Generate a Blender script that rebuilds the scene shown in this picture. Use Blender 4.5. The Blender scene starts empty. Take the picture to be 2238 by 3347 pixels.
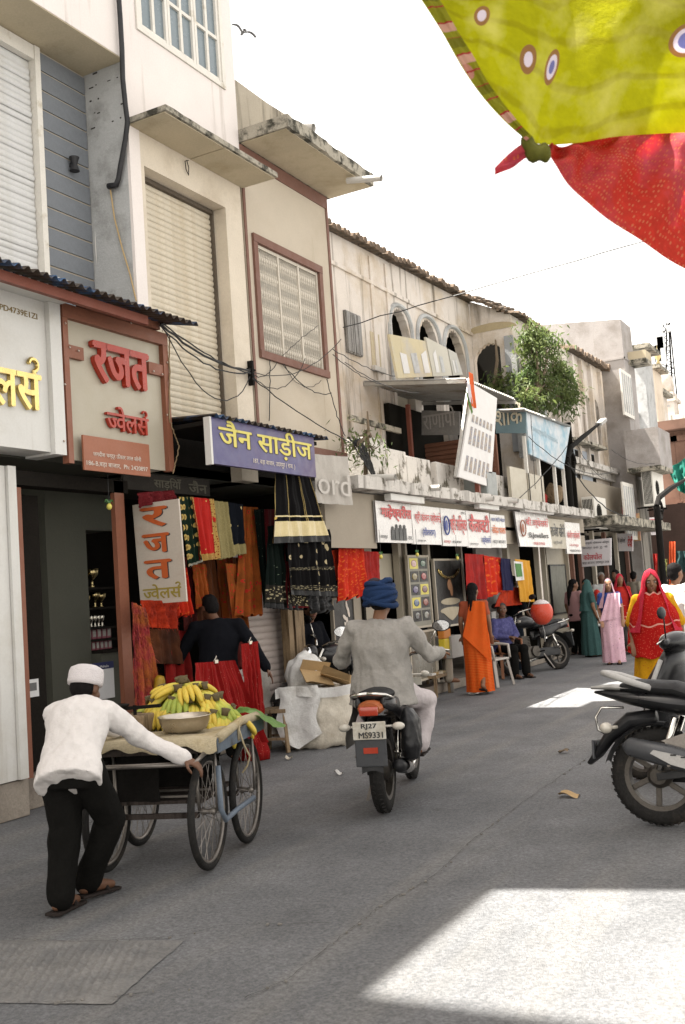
import bpy, bmesh, math, random
from mathutils import Vector as V, Matrix as M, noise as mnoise, Euler
R = math.radians
SC = bpy.context.scene
COL = SC.collection
rnd = random.Random(7)

# ---------------------------------------------------------------- camera
FPX, PITCH, ROLL, YAW, CH = 3355.0, R(4.69), R(4.0), R(28.4), 1.55
SW, SH, S0 = 2238.0, 3347.0, 2238.0 / 1568.0
FW = V((-math.sin(YAW) * math.cos(PITCH), math.cos(YAW) * math.cos(PITCH), math.sin(PITCH)))
R0 = V((math.cos(YAW), math.sin(YAW), 0)); U0 = R0.cross(FW)
RT = R0 * math.cos(ROLL) - U0 * math.sin(ROLL)
UP = R0 * math.sin(ROLL) + U0 * math.cos(ROLL)
CP = V((0, 0, CH))
cam_d = bpy.data.cameras.new('camera'); cam = bpy.data.objects.new('camera', cam_d); COL.objects.link(cam)
cam.matrix_world = M((( RT.x, UP.x, -FW.x, 0), (RT.y, UP.y, -FW.y, 0), (RT.z, UP.z, -FW.z, CH), (0, 0, 0, 1)))
cam_d.sensor_fit = 'HORIZONTAL'; cam_d.sensor_width = 24.0; cam_d.lens = 24.0 * FPX / SW
cam_d.clip_start = 0.05; cam_d.clip_end = 3000
cam_d.dof.use_dof = True; cam_d.dof.focus_distance = 8.5; cam_d.dof.aperture_fstop = 9.0
SC.camera = cam
# ---------------------------------------------------------------- sky, sun, exposure
SUN_EL = R(65.0); SUN_DIR = V((-0.972, -0.235, 0)).normalized()       # horizontal direction towards the sun
world = bpy.data.worlds.new('World'); SC.world = world; world.use_nodes = True
_n = world.node_tree.nodes; _l = world.node_tree.links; _n.clear()
_sky = _n.new('ShaderNodeTexSky'); _sky.sky_type = 'NISHITA'; _sky.sun_disc = False
_sky.sun_elevation = SUN_EL; _sky.sun_rotation = math.atan2(SUN_DIR.x, SUN_DIR.y)
_sky.air_density = 1.0; _sky.dust_density = 1.6; _sky.ozone_density = 1.0
_hs = _n.new('ShaderNodeHueSaturation'); _hs.inputs['Saturation'].default_value = 0.22
_tn = _n.new('ShaderNodeMix'); _tn.data_type = 'RGBA'; _tn.blend_type = 'MULTIPLY'; _tn.inputs['Factor'].default_value = 1.0; _tn.inputs['B'].default_value = (1.09, 1.0, 0.885, 1)
_bg = _n.new('ShaderNodeBackground'); _bg.inputs['Strength'].default_value = 0.10
_wo = _n.new('ShaderNodeOutputWorld')
_l.new(_sky.outputs[0], _hs.inputs['Color']); _l.new(_hs.outputs[0], _tn.inputs['A']); _l.new(_tn.outputs['Result'], _bg.inputs['Color']); _l.new(_bg.outputs[0], _wo.inputs['Surface'])
sun_d = bpy.data.lights.new('sun', 'SUN'); sun_d.energy = 5.0; sun_d.angle = R(0.53); sun_d.color = (1.0, 0.95, 0.87)
sun = bpy.data.objects.new('sun', sun_d); COL.objects.link(sun)
_sd = SUN_DIR * math.cos(SUN_EL) + V((0, 0, math.sin(SUN_EL)))
sun.rotation_euler = _sd.to_track_quat('Z', 'Y').to_euler(); sun.location = (0, 0, 30)
vs = SC.view_settings; vs.view_transform = 'Standard'; vs.look = 'None'; vs.exposure = 2.35; vs.gamma = 1.0
vs.use_curve_mapping = False
SC.cycles.max_bounces = 8; SC.cycles.diffuse_bounces = 5; SC.cycles.sample_clamp_indirect = 8
SC.cycles.use_denoising = True

# ---------------------------------------------------------------- picture point -> place in the street
def ray(u, v):
    return FW + RT * ((u * S0 - SW / 2) / FPX) - UP * ((v * S0 - SH / 2) / FPX)
def on_x(u, v, x):
    d = ray(u, v); return CP + d * ((x - CP.x) / d.x)
def on_y(u, v, y):
    d = ray(u, v); return CP + d * ((y - CP.y) / d.y)
def on_z(u, v, z=0.0):
    d = ray(u, v); return CP + d * ((z - CP.z) / d.z)
def depth(p): return (V(p) - CP).dot(FW)
def at_d(u, v, dist): return CP + ray(u, v) * dist

# ---------------------------------------------------------------- materials
def lin(h):
    h = h.lstrip('#'); o = []
    for i in (0, 2, 4):
        x = int(h[i:i + 2], 16) / 255.0
        o.append(x / 12.92 if x <= 0.04045 else ((x + 0.055) / 1.055) ** 2.4)
    return (o[0], o[1], o[2], 1.0)
MATS = {}
def mat(name, col, rough=0.8, var=0.12, scale=6.0, bump=0.15, bscale=None, metal=0.0, spec=0.35, col2=None, mix=(0.45, 0.62),
        streak=None, stcol=None, trans=0.0, sheen=0.0, coat=0.0, fine=60.0, cscale=1.4, hi=None):
    """base colour with soft large and fine variation, optional second colour in patches, optional vertical streaks"""
    if name in MATS: return MATS[name]
    m = bpy.data.materials.new(name); m.use_nodes = True; MATS[name] = m
    t = m.node_tree; N = t.nodes; L = t.links; b = N['Principled BSDF']
    c = lin(col) if isinstance(col, str) else tuple(col) + (1.0,)
    tc = N.new('ShaderNodeTexCoord')
    def noise(sc, det=5, rgh=0.6, vec=None):
        n = N.new('ShaderNodeTexNoise'); n.inputs['Scale'].default_value = sc; n.inputs['Detail'].default_value = det
        n.inputs['Roughness'].default_value = rgh; L.new(vec or tc.outputs['Object'], n.inputs['Vector']); return n
    def ramp(src, a, bb):
        r = N.new('ShaderNodeMapRange'); r.inputs['From Min'].default_value = a; r.inputs['From Max'].default_value = bb
        L.new(src, r.inputs['Value']); return r
    cur = None
    rgb = N.new('ShaderNodeRGB'); rgb.outputs[0].default_value = c; cur = rgb.outputs[0]
    if col2 is not None:
        c2 = lin(col2) if isinstance(col2, str) else tuple(col2) + (1.0,)
        n2 = noise(cscale, 8, 0.65); r2 = ramp(n2.outputs['Fac'], mix[0], mix[1])
        mx = N.new('ShaderNodeMix'); mx.data_type = 'RGBA'; L.new(r2.outputs[0], mx.inputs['Factor'])
        L.new(cur, mx.inputs['A']); mx.inputs['B'].default_value = c2; cur = mx.outputs['Result']
    if streak:
        mp = N.new('ShaderNodeMapping'); mp.inputs['Scale'].default_value = (streak[0], streak[0], streak[0] * 0.07)
        L.new(tc.outputs['Object'], mp.inputs['Vector'])
        n3 = noise(1.0, 6, 0.6, mp.outputs[0]); r3 = ramp(n3.outputs['Fac'], streak[1], streak[2])
        c3 = lin(stcol or '#3a352c')
        mx = N.new('ShaderNodeMix'); mx.data_type = 'RGBA'; L.new(r3.outputs[0], mx.inputs['Factor'])
        L.new(cur, mx.inputs['A']); mx.inputs['B'].default_value = c3; cur = mx.outputs['Result']
    if var > 0:
        n1 = noise(scale, 6, 0.7); nf = noise(fine, 3, 0.6)
        ad = N.new('ShaderNodeMath'); ad.operation = 'ADD'; L.new(n1.outputs['Fac'], ad.inputs[0]); L.new(nf.outputs['Fac'], ad.inputs[1])
        r1 = ramp(ad.outputs[0], 0.6, 1.4); r1.inputs['To Min'].default_value = 1.0 - var; r1.inputs['To Max'].default_value = 1.0 + var
        mu = N.new('ShaderNodeMix'); mu.data_type = 'RGBA'; mu.blend_type = 'MULTIPLY'; mu.inputs['Factor'].default_value = 1.0
        L.new(cur, mu.inputs['A']); L.new(r1.outputs[0], mu.inputs['B']); cur = mu.outputs['Result']
    L.new(cur, b.inputs['Base Color'])
    b.inputs['Roughness'].default_value = rough; b.inputs['Metallic'].default_value = metal
    b.inputs['Specular IOR Level'].default_value = spec if (rough < 0.7 or max(c[:3]) > 0.06) else 0.08
    if coat: b.inputs['Coat Weight'].default_value = coat; b.inputs['Coat Roughness'].default_value = 0.1
    if sheen: b.inputs['Sheen Weight'].default_value = sheen; b.inputs['Sheen Roughness'].default_value = 0.5
    if bump > 0:
        nb = noise(bscale or 30.0, 6, 0.65); bp = N.new('ShaderNodeBump'); bp.inputs['Strength'].default_value = bump
        bp.inputs['Distance'].default_value = 0.02; L.new(nb.outputs['Fac'], bp.inputs['Height']); L.new(bp.outputs[0], b.inputs['Normal'])
    if rough < 0.75 and rough > 0.12:
        nr = noise(9.0, 5, 0.6); rr = ramp(nr.outputs['Fac'], 0.3, 0.7)
        rr.inputs['To Min'].default_value = max(0.04, rough - 0.12); rr.inputs['To Max'].default_value = min(1, rough + 0.15)
        L.new(rr.outputs[0], b.inputs['Roughness'])
    if trans > 0:
        tr = N.new('ShaderNodeBsdfTranslucent'); L.new(cur, tr.inputs['Color'])
        ms = N.new('ShaderNodeMixShader'); ms.inputs[0].default_value = trans
        out = [n for n in N if n.type == 'OUTPUT_MATERIAL'][0]
        L.new(b.outputs[0], ms.inputs[1]); L.new(tr.outputs[0], ms.inputs[2]); L.new(ms.outputs[0], out.inputs['Surface'])
    return m
def dots_mat(name, base, dot, freq=(40, 40), size=0.28, rough=0.85, base2=None, stripe=None, trans=0.0, jitter=0.0, dot2=None, uv=True, rnd=1.0):
    """printed or embroidered cloth: motifs on a grid in UV, optional stripes (freq, width, colour)"""
    if name in MATS: return MATS[name]
    m = mat(name, base, rough, 0.18, 9.0, 0.25, 90.0, col2=base2, spec=0.2, trans=trans, cscale=3.0)
    t = m.node_tree; N = t.nodes; L = t.links; b = N['Principled BSDF']
    src = b.inputs['Base Color'].links[0].from_socket
    tc = N.new('ShaderNodeTexCoord')
    vo = N.new('ShaderNodeTexVoronoi'); vo.feature = 'F1'; vo.inputs['Scale'].default_value = 1.0; vo.inputs['Randomness'].default_value = jitter
    mp = N.new('ShaderNodeMapping'); mp.inputs['Scale'].default_value = (freq[0], freq[1], 1)
    L.new(tc.outputs['UV'], mp.inputs['Vector']); L.new(mp.outputs[0], vo.inputs['Vector'])
    lt = N.new('ShaderNodeMath'); lt.operation = 'LESS_THAN'; lt.inputs[1].default_value = size; L.new(vo.outputs['Distance'], lt.inputs[0])
    mx = N.new('ShaderNodeMix'); mx.data_type = 'RGBA'; L.new(lt.outputs[0], mx.inputs['Factor']); L.new(src, mx.inputs['A'])
    mx.inputs['B'].default_value = lin(dot); cur = mx.outputs['Result']
    if dot2:
        lt2 = N.new('ShaderNodeMath'); lt2.operation = 'LESS_THAN'; lt2.inputs[1].default_value = size * 0.5; L.new(vo.outputs['Distance'], lt2.inputs[0])
        m2 = N.new('ShaderNodeMix'); m2.data_type = 'RGBA'; L.new(lt2.outputs[0], m2.inputs['Factor']); L.new(cur, m2.inputs['A'])
        m2.inputs['B'].default_value = lin(dot2); cur = m2.outputs['Result']
    if stripe:
        for ax, fr, wd, sc in stripe:
            sx = N.new('ShaderNodeSeparateXYZ'); L.new(tc.outputs['UV'], sx.inputs[0])
            a = N.new('ShaderNodeMath'); a.operation = 'MULTIPLY'; a.inputs[1].default_value = fr; L.new(sx.outputs[ax], a.inputs[0])
            f = N.new('ShaderNodeMath'); f.operation = 'FRACT'; L.new(a.outputs[0], f.inputs[0])
            l = N.new('ShaderNodeMath'); l.operation = 'LESS_THAN'; l.inputs[1].default_value = wd; L.new(f.outputs[0], l.inputs[0])
            m3 = N.new('ShaderNodeMix'); m3.data_type = 'RGBA'; L.new(l.outputs[0], m3.inputs['Factor']); L.new(cur, m3.inputs['A'])
            m3.inputs['B'].default_value = lin(sc); cur = m3.outputs['Result']
    for l in list(b.inputs['Base Color'].links): L.remove(l)
    L.new(cur, b.inputs['Base Color'])
    for n in N:
        if n.type == 'BSDF_TRANSLUCENT': L.new(cur, n.inputs['Color'])
    return m

# ---------------------------------------------------------------- mesh builder
class MB:
    def __init__(s): s.v = []; s.f = []; s.uv = {}
    def add(s, vs_, fs_, uvs=None):
        o = len(s.v); s.v.extend([tuple(p) for p in vs_])
        for i, q in enumerate(fs_):
            if uvs is not None: s.uv[len(s.f)] = [uvs[k] for k in q]
            s.f.append(tuple(o + k for k in q))
        return s
    def box(s, c, d, rot=None, bev=0.0):
        c = V(c); hx, hy, hz = d[0] / 2, d[1] / 2, d[2] / 2
        if bev > 0:
            pts = []; b = min(bev, hx * .9, hy * .9, hz * .9)
            bm = bmesh.new(); bmesh.ops.create_cube(bm, size=1.0)
            for q in bm.verts: q.co = V((q.co.x * d[0], q.co.y * d[1], q.co.z * d[2]))
            bmesh.ops.bevel(bm, geom=bm.edges[:], offset=b, segments=2, profile=0.6, affect='EDGES', clamp_overlap=True)
            bm.verts.index_update(); vs_ = [q.co.copy() for q in bm.verts]; fs_ = [[q.index for q in f.verts] for f in bm.faces]; bm.free()
        else:
            vs_ = [V((x * hx, y * hy, z * hz)) for x, y, z in ((-1,-1,-1),(1,-1,-1),(1,1,-1),(-1,1,-1),(-1,-1,1),(1,-1,1),(1,1,1),(-1,1,1))]
            fs_ = [(0,3,2,1),(4,5,6,7),(0,1,5,4),(1,2,6,5),(2,3,7,6),(3,0,4,7)]
        if rot is not None:
            rm = rot if isinstance(rot, M) else Euler(rot).to_matrix()
            vs_ = [rm @ q for q in vs_]
        return s.add([q + c for q in vs_], fs_)
    def b2(s, a, b, bev=0.0):
        a = V(a); b = V(b); return s.box((a + b) / 2, [abs(b[i] - a[i]) for i in range(3)], None, bev)
    def bar(s, a, b, w, h=None, bev=0.0):
        a = V(a); b = V(b); d = b - a; q = d.to_track_quat('Y', 'Z').to_matrix()
        return s.box((a + b) / 2, (w, d.length, h or w), q, bev)
    def quad(s, a, b, c, d, uv=False):
        return s.add([a, b, c, d], [(0, 1, 2, 3)], [(0, 0), (1, 0), (1, 1), (0, 1)] if uv else None)
    def tube(s, path, rad, n=8, cap=True, closed=False, sq=None):
        P = [V(p) for p in path]; k = len(P); rr = rad if isinstance(rad, (list, tuple)) else [rad] * k
        vs_ = []; prev = None
        for i in range(k):
            if closed: d = P[(i + 1) % k] - P[i - 1]
            else: d = P[min(i + 1, k - 1)] - P[max(i - 1, 0)]
            if d.length < 1e-9: d = V((0, 0, 1))
            d.normalize()
            if prev is None:
                a = V((0, 0, 1)) if abs(d.z) < 0.9 else V((1, 0, 0)); x = d.cross(a).normalized()
            else:
                x = prev - d * prev.dot(d)
                x = x.normalized() if x.length > 1e-6 else d.orthogonal().normalized()
            prev = x; y = d.cross(x)
            for j in range(n):
                t = 2 * math.pi * j / n
                vs_.append(P[i] + x * (math.cos(t) * rr[i]) + y * (math.sin(t) * rr[i] * (sq or 1)))
        fs_ = []
        for i in range(k if closed else k - 1):
            for j in range(n):
                a = i * n + j; b = i * n + (j + 1) % n; c = ((i + 1) % k) * n + (j + 1) % n; e = ((i + 1) % k) * n + j
                fs_.append((a, b, c, e))
        if cap and not closed:
            fs_.append(tuple(range(n))[::-1]); fs_.append(tuple((k - 1) * n + j for j in range(n)))
        return s.add(vs_, fs_)
    def lathe(s, prof, c=(0, 0, 0), n=24, axis='Z', rot=None, cap=True):
        vs_ = []; k = len(prof)
        for r, h in prof:
            for j in range(n):
                t = 2 * math.pi * j / n; q = V((r * math.cos(t), r * math.sin(t), h))
                if axis == 'X': q = V((q.z, q.x, q.y))
                if axis == 'Y': q = V((q.y, q.z, q.x))
                if rot is not None: q = rot @ q
                vs_.append(q + V(c))
        fs_ = [(i * n + j, i * n + (j + 1) % n, (i + 1) * n + (j + 1) % n, (i + 1) * n + j) for i in range(k - 1) for j in range(n)]
        if cap:
            if prof[0][0] > 1e-5: fs_.append(tuple(range(n))[::-1])
            if prof[-1][0] > 1e-5: fs_.append(tuple((k - 1) * n + j for j in range(n)))
        return s.add(vs_, fs_)
    def ell(s, c, r, n=12, m=8, rot=None):
        vs_ = []; fs_ = []
        for i in range(m + 1):
            ph = math.pi * i / m
            for j in range(n):
                t = 2 * math.pi * j / n; q = V((r[0] * math.sin(ph) * math.cos(t), r[1] * math.sin(ph) * math.sin(t), -r[2] * math.cos(ph)))
                if rot is not None: q = (rot if isinstance(rot, M) else Euler(rot).to_matrix()) @ q
                vs_.append(q + V(c))
        fs_ = [(i * n + j, i * n + (j + 1) % n, (i + 1) * n + (j + 1) % n, (i + 1) * n + j) for i in range(m) for j in range(n)]
        return s.add(vs_, fs_)
    def prism(s, pts, off):
        """closed polygon pts (3-D, planar) pushed along off"""
        k = len(pts); off = V(off); a = [V(p) for p in pts]; b = [p + off for p in a]
        return s.add(a + b, [tuple(range(k))[::-1], tuple(range(k, 2 * k))] + [(i, (i + 1) % k, k + (i + 1) % k, k + i) for i in range(k)])
    def grid(s, fn, nu, nv, uvs=(1, 1), closed_u=False, flip=False):
        vs_ = []; uu = []
        for j in range(nv + 1):
            for i in range(nu + 1):
                vs_.append(V(fn(i / nu, j / nv))); uu.append((i / nu * uvs[0], j / nv * uvs[1]))
        w = nu + 1
        fs_ = [(j * w + i, j * w + i + 1, (j + 1) * w + i + 1, (j + 1) * w + i) for j in range(nv) for i in range(nu)]
        if flip: fs_ = [q[::-1] for q in fs_]
        return s.add(vs_, fs_, uu)
    def loft(s, rings, n=20, pleat=None, cap=True, uvs=(1, 1)):
        """rings: (centre, rx, ry, side vector or None). horizontal ellipses stacked into a body of cloth"""
        vs_ = []; uu = []; k = len(rings)
        for i, g in enumerate(rings):
            c, rx, ry = V(g[0]), g[1], g[2]
            nx = rings[min(i + 1, k - 1)][0]; pv = rings[max(i - 1, 0)][0]
            ax = (V(nx) - V(pv)); ax = ax.normalized() if ax.length > 1e-6 else V((0, 0, 1))
            sd = V(g[3]) if len(g) > 3 and g[3] is not None else V((1, 0, 0))
            sd = (sd - ax * sd.dot(ax)).normalized(); fd = ax.cross(sd)
            for j in range(n + 1):
                t = 2 * math.pi * j / n
                r = 1.0
                if pleat: r += pleat(t, i / (k - 1))
                vs_.append(c + sd * (rx * r * math.cos(t)) + fd * (ry * r * math.sin(t))); uu.append((j / n * uvs[0], i / (k - 1) * uvs[1]))
        w = n + 1
        fs_ = [(i * w + j, i * w + j + 1, (i + 1) * w + j + 1, (i + 1) * w + j) for i in range(k - 1) for j in range(n)]
        if cap: fs_.append(tuple(range(n))[::-1]); fs_.append(tuple((k - 1) * w + j for j in range(n)))
        return s.add(vs_, fs_, uu)
    def mesh(s, name, mats, smooth=False, angle=None):
        me = bpy.data.meshes.new(name); me.from_pydata(s.v, [], s.f)
        if s.uv:
            ul = me.uv_layers.new(name='UVMap')
            for p in me.polygons:
                q = s.uv.get(p.index)
                if q:
                    for k, li in enumerate(p.loop_indices): ul.data[li].uv = q[k]
        for m in (mats if isinstance(mats, (list, tuple)) else [mats]): me.materials.append(m)
        if smooth:
            me.polygons.foreach_set('use_smooth', [True] * len(me.polygons))
            if angle: me.set_sharp_from_angle(angle=R(angle))
        me.update()
        return me
    def build(s, name, mats, parent=None, smooth=False, angle=None, loc=None):
        o = bpy.data.objects.new(name, s.mesh(name, mats, smooth, angle)); COL.objects.link(o)
        if parent is not None: o.parent = parent
        if loc is not None: o.location = loc
        return o
def tag(o, label=None, cat=None, group=None, kind=None):
    if label: o['label'] = label
    if cat: o['category'] = cat
    if group: o['group'] = group
    if kind: o['kind'] = kind
    return o
def thing(name, label, cat, loc=(0, 0, 0), rz=0.0, group=None):
    o = bpy.data.objects.new(name, None); COL.objects.link(o); o.empty_display_size = 0.2
    o.location = loc; o.rotation_euler = (0, 0, rz)
    return tag(o, label, cat, group)
def copy_tree(o, parent=None):
    c = o.copy(); COL.objects.link(c); c.parent = parent
    for ch in list(o.children): copy_tree(ch, c)
    return c
def share(src, name, parent, loc=None, mw=None):
    """another object on the same mesh data"""
    o = bpy.data.objects.new(name, src.data); COL.objects.link(o); o.parent = parent
    if loc is not None: o.location = loc
    if mw is not None: o.matrix_local = mw
    return o
def hash01(i, k=0): return (math.sin(i * 127.1 + k * 311.7) * 43758.5453) % 1.0
def nz(p, s=1.0): return mnoise.noise(V(p) * s)

# remesh a soup of overlapping closed pieces into one continuous skin
def fuse(mb, voxel, smooth=4, disp=None):
    me = bpy.data.meshes.new('tmp'); me.from_pydata(mb.v, [], mb.f); me.update()
    o = bpy.data.objects.new('tmp', me); COL.objects.link(o)
    md = o.modifiers.new('r', 'REMESH'); md.mode = 'VOXEL'; md.voxel_size = voxel; md.use_smooth_shade = True
    if smooth:
        ms = o.modifiers.new('s', 'SMOOTH'); ms.factor = 0.5; ms.iterations = smooth
    dg = bpy.context.evaluated_depsgraph_get()
    out = bpy.data.meshes.new_from_object(o.evaluated_get(dg))
    bpy.data.objects.remove(o); bpy.data.meshes.remove(me)
    if disp:
        ns = [v.normal.copy() for v in out.vertices]
        for v, n_ in zip(out.vertices, ns): v.co = v.co + n_ * disp(v.co, n_)
    out.polygons.foreach_set('use_smooth', [True] * len(out.polygons)); out.update()
    return out
def fobj(name, mb, voxel, m, parent, smooth=4, disp=None):
    me = fuse(mb, voxel, smooth, disp); me.name = name; me.materials.append(m)
    o = bpy.data.objects.new(name, me); COL.objects.link(o); o.parent = parent; return o
def folds(amp, sx=9.0, sz=3.0, seed=0):
    def d(p, n):
        q = V((p.x * sx + seed, p.y * sx, p.z * sz)); return amp * (mnoise.noise(q) + 0.5 * mnoise.noise(q * 2.3))
    return d

# ---------------------------------------------------------------- lettering (Devanagari and Latin shapes cut as geometry)
_tc = {}
def glyphs(txt, ext, clip=None):
    key = (txt, ext, clip)
    if key in _tc: return _tc[key]
    cu = bpy.data.curves.new('t', 'FONT'); cu.body = txt; cu.size = 1.0; cu.extrude = ext; cu.resolution_u = 3
    o = bpy.data.objects.new('t', cu); COL.objects.link(o)
    dg = bpy.context.evaluated_depsgraph_get(); me = bpy.data.meshes.new_from_object(o.evaluated_get(dg))
    bpy.data.objects.remove(o); bpy.data.curves.remove(cu)
    if clip:
        xs = [v.co.x for v in me.vertices]; x1 = min(xs) + (max(xs) - min(xs)) * clip
        bm = bmesh.new(); bm.from_mesh(me)
        bmesh.ops.bisect_plane(bm, geom=bm.verts[:] + bm.edges[:] + bm.faces[:], plane_co=(x1, 0, 0), plane_no=(1, 0, 0), clear_outer=True)
        bm.to_mesh(me); bm.free()
    r = ([v.co.copy() for v in me.vertices], [tuple(p.vertices) for p in me.polygons]); bpy.data.meshes.remove(me)
    _tc[key] = r; return r
def letters(txt, ext=0.01, bold=0.0):
    """markup: {x} clipped (half) letter, ^ a hook over the letter just set"""
    out = MB(); x = 0.0; i = 0; segs = []; buf = ''
    while i < len(txt):
        if txt[i] == '{':
            if buf: segs.append((buf, None)); buf = ''
            segs.append((txt[i + 1], 0.66)); i += 3; continue
        if txt[i] == '^':
            if buf: segs.append((buf, None)); buf = ''
            segs.append(('^', None)); i += 1; continue
        buf += txt[i]; i += 1
    if buf: segs.append((buf, None))
    for s_, cl in segs:
        if s_ == '^':
            pts = [V((x - 0.16 + 0.13 * math.cos(t), 0.80 + 0.11 * math.sin(t), 0)) for t in [R(a) for a in range(-80, 171, 25)]]
            pts = pts[::-1] + [V((x - 0.13, 0.64, 0))]
            out.tube(pts[::-1], [0.045] * len(pts), 6, sq=max(0.3, ext / 0.045)); continue
        vs_, fs_ = glyphs(s_, ext, cl)
        if not vs_: x += 0.3; continue
        x0 = min(v.x for v in vs_) if len(segs) > 1 else 0
        dx = x - x0
        copies = [0.0] if bold == 0 else [-bold, bold]
        for k, b in enumerate(copies):
            out.add([v + V((dx + b, 0, -k * 0.02 * ext)) for v in vs_], fs_)
        if bold: 
            for k, b in enumerate((-bold * .6, bold * .6)):
                out.add([v + V((dx, b, -(k + 2) * 0.02 * ext)) for v in vs_], fs_)
        x = max(v.x for v in vs_) + dx - 0.012 + (0.28 if s_.endswith(' ') else 0)
    return out
def fit_text(name, txt, m, parent, org, rt, up, w, h, ext=0.01, bold=0.0, lift=0.003, shear=0.0):
    """lettering laid into the rectangle org + rt*w + up*h (org = lower left), standing proud along rt x up by lift"""
    b = letters(txt, ext / max(h, 1e-6) * 1.0 if ext > 0.004 else 0.004, bold)
    if not b.v: return None
    xs = [p[0] for p in b.v]; ys = [p[1] for p in b.v]; zs = [p[2] for p in b.v]
    x0, x1, y0, y1, z0, z1 = min(xs), max(xs), min(ys), max(ys), min(zs), max(zs)
    rt = V(rt).normalized(); up = V(up).normalized(); no = rt.cross(up)
    dz = max(ext, 0.0015)
    vv = []
    for p in b.v:
        a = (p[0] - x0) / (x1 - x0) * w; c = (p[1] - y0) / (y1 - y0) * h; e = (p[2] - z0) / max(1e-9, (z1 - z0)) * dz
        vv.append(V(org) + rt * (a + shear * c) + up * c + no * (lift + e))
    b.v = [tuple(p) for p in vv]
    return b.build(name, m, parent)
# ================================================================ THE SETTING
def road_material():
    m = mat('road_concrete', (0.172, 0.174, 0.178), 0.75, 0.34, 1.3, 0.9, 130.0, col2=(0.130, 0.133, 0.138), mix=(0.42, 0.6), cscale=0.55, fine=110.0, spec=0.3)
    t = m.node_tree; N = t.nodes; L = t.links; b = N['Principled BSDF']
    src = b.inputs['Base Color'].links[0].from_socket; tc = N.new('ShaderNodeTexCoord')
    # tyre-polished and dusty streaks along the street
    mp = N.new('ShaderNodeMapping'); mp.inputs['Scale'].default_value = (2.4, 0.16, 1); mp.inputs['Rotation'].default_value = (0, 0, R(-6))
    L.new(tc.outputs['Object'], mp.inputs['Vector'])
    n = N.new('ShaderNodeTexNoise'); n.inputs['Scale'].default_value = 1.5; n.inputs['Detail'].default_value = 6; L.new(mp.outputs[0], n.inputs['Vector'])
    r = N.new('ShaderNodeMapRange'); r.inputs['From Min'].default_value = 0.5; r.inputs['From Max'].default_value = 0.75; r.inputs['To Max'].default_value = 0.55
    L.new(n.outputs['Fac'], r.inputs['Value'])
    mx = N.new('ShaderNodeMix'); mx.data_type = 'RGBA'; L.new(r.outputs[0], mx.inputs['Factor']); L.new(src, mx.inputs['A']); mx.inputs['B'].default_value = (0.235, 0.225, 0.205, 1)
    # fine cracks
    wv = N.new('ShaderNodeTexNoise'); wv.inputs['Scale'].default_value = 2.2; wv.inputs['Detail'].default_value = 5; L.new(tc.outputs['Object'], wv.inputs['Vector'])
    av = N.new('ShaderNodeVectorMath'); av.operation = 'MULTIPLY_ADD'; L.new(wv.outputs['Color'], av.inputs[0]); av.inputs[1].default_value = (0.9, 0.9, 0); L.new(tc.outputs['Object'], av.inputs[2])
    vo = N.new('ShaderNodeTexVoronoi'); vo.feature = 'DISTANCE_TO_EDGE'; vo.inputs['Scale'].default_value = 0.33; L.new(av.outputs[0], vo.inputs['Vector'])
    lt = N.new('ShaderNodeMath'); lt.operation = 'LESS_THAN'; lt.inputs[1].default_value = 0.0016; L.new(vo.outputs['Distance'], lt.inputs[0])
    gate = N.new('ShaderNodeTexNoise'); gate.inputs['Scale'].default_value = 0.9; L.new(tc.outputs['Object'], gate.inputs['Vector'])
    g2 = N.new('ShaderNodeMath'); g2.operation = 'GREATER_THAN'; g2.inputs[1].default_value = 0.50; L.new(gate.outputs['Fac'], g2.inputs[0])
    mu = N.new('ShaderNodeMath'); mu.operation = 'MULTIPLY'; L.new(lt.outputs[0], mu.inputs[0]); L.new(g2.outputs[0], mu.inputs[1])
    m4 = N.new('ShaderNodeMath'); m4.operation = 'MULTIPLY'; m4.inputs[1].default_value = 0.0; L.new(mu.outputs[0], m4.inputs[0])
    m2 = N.new('ShaderNodeMix'); m2.data_type = 'RGBA'; L.new(m4.outputs[0], m2.inputs['Factor']); L.new(mx.outputs['Result'], m2.inputs['A']); m2.inputs['B'].default_value = (0.035, 0.033, 0.03, 1)
    # oil spots
    vo2 = N.new('ShaderNodeTexVoronoi'); vo2.inputs['Scale'].default_value = 1.1; L.new(tc.outputs['Object'], vo2.inputs['Vector'])
    r2 = N.new('ShaderNodeMapRange'); r2.inputs['From Min'].default_value = 0.02; r2.inputs['From Max'].default_value = 0.07; r2.inputs['To Min'].default_value = 0.55; r2.inputs['To Max'].default_value = 0.0
    L.new(vo2.outputs['Distance'], r2.inputs['Value'])
    m3 = N.new('ShaderNodeMix'); m3.data_type = 'RGBA'; L.new(r2.outputs[0], m3.inputs['Factor']); L.new(m2.outputs['Result'], m3.inputs['A']); m3.inputs['B'].default_value = (0.085, 0.082, 0.078, 1)
    # coarse aggregate
    sp = N.new('ShaderNodeTexNoise'); sp.inputs['Scale'].default_value = 48; sp.inputs['Detail'].default_value = 4; sp.inputs['Roughness'].default_value = 0.75; L.new(tc.outputs['Object'], sp.inputs['Vector'])
    sr_ = N.new('ShaderNodeMapRange'); sr_.inputs['From Min'].default_value = 0.36; sr_.inputs['From Max'].default_value = 0.64; sr_.inputs['To Min'].default_value = 0.72; sr_.inputs['To Max'].default_value = 1.28; L.new(sp.outputs['Fac'], sr_.inputs['Value'])
    m5 = N.new('ShaderNodeMix'); m5.data_type = 'RGBA'; m5.blend_type = 'MULTIPLY'; m5.inputs['Factor'].default_value = 1.0; L.new(m3.outputs['Result'], m5.inputs['A']); L.new(sr_.outputs[0], m5.inputs['B'])
    L.new(m5.outputs['Result'], b.inputs['Base Color'])
    return m
M_ROAD = road_material()
gm = MB()
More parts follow.
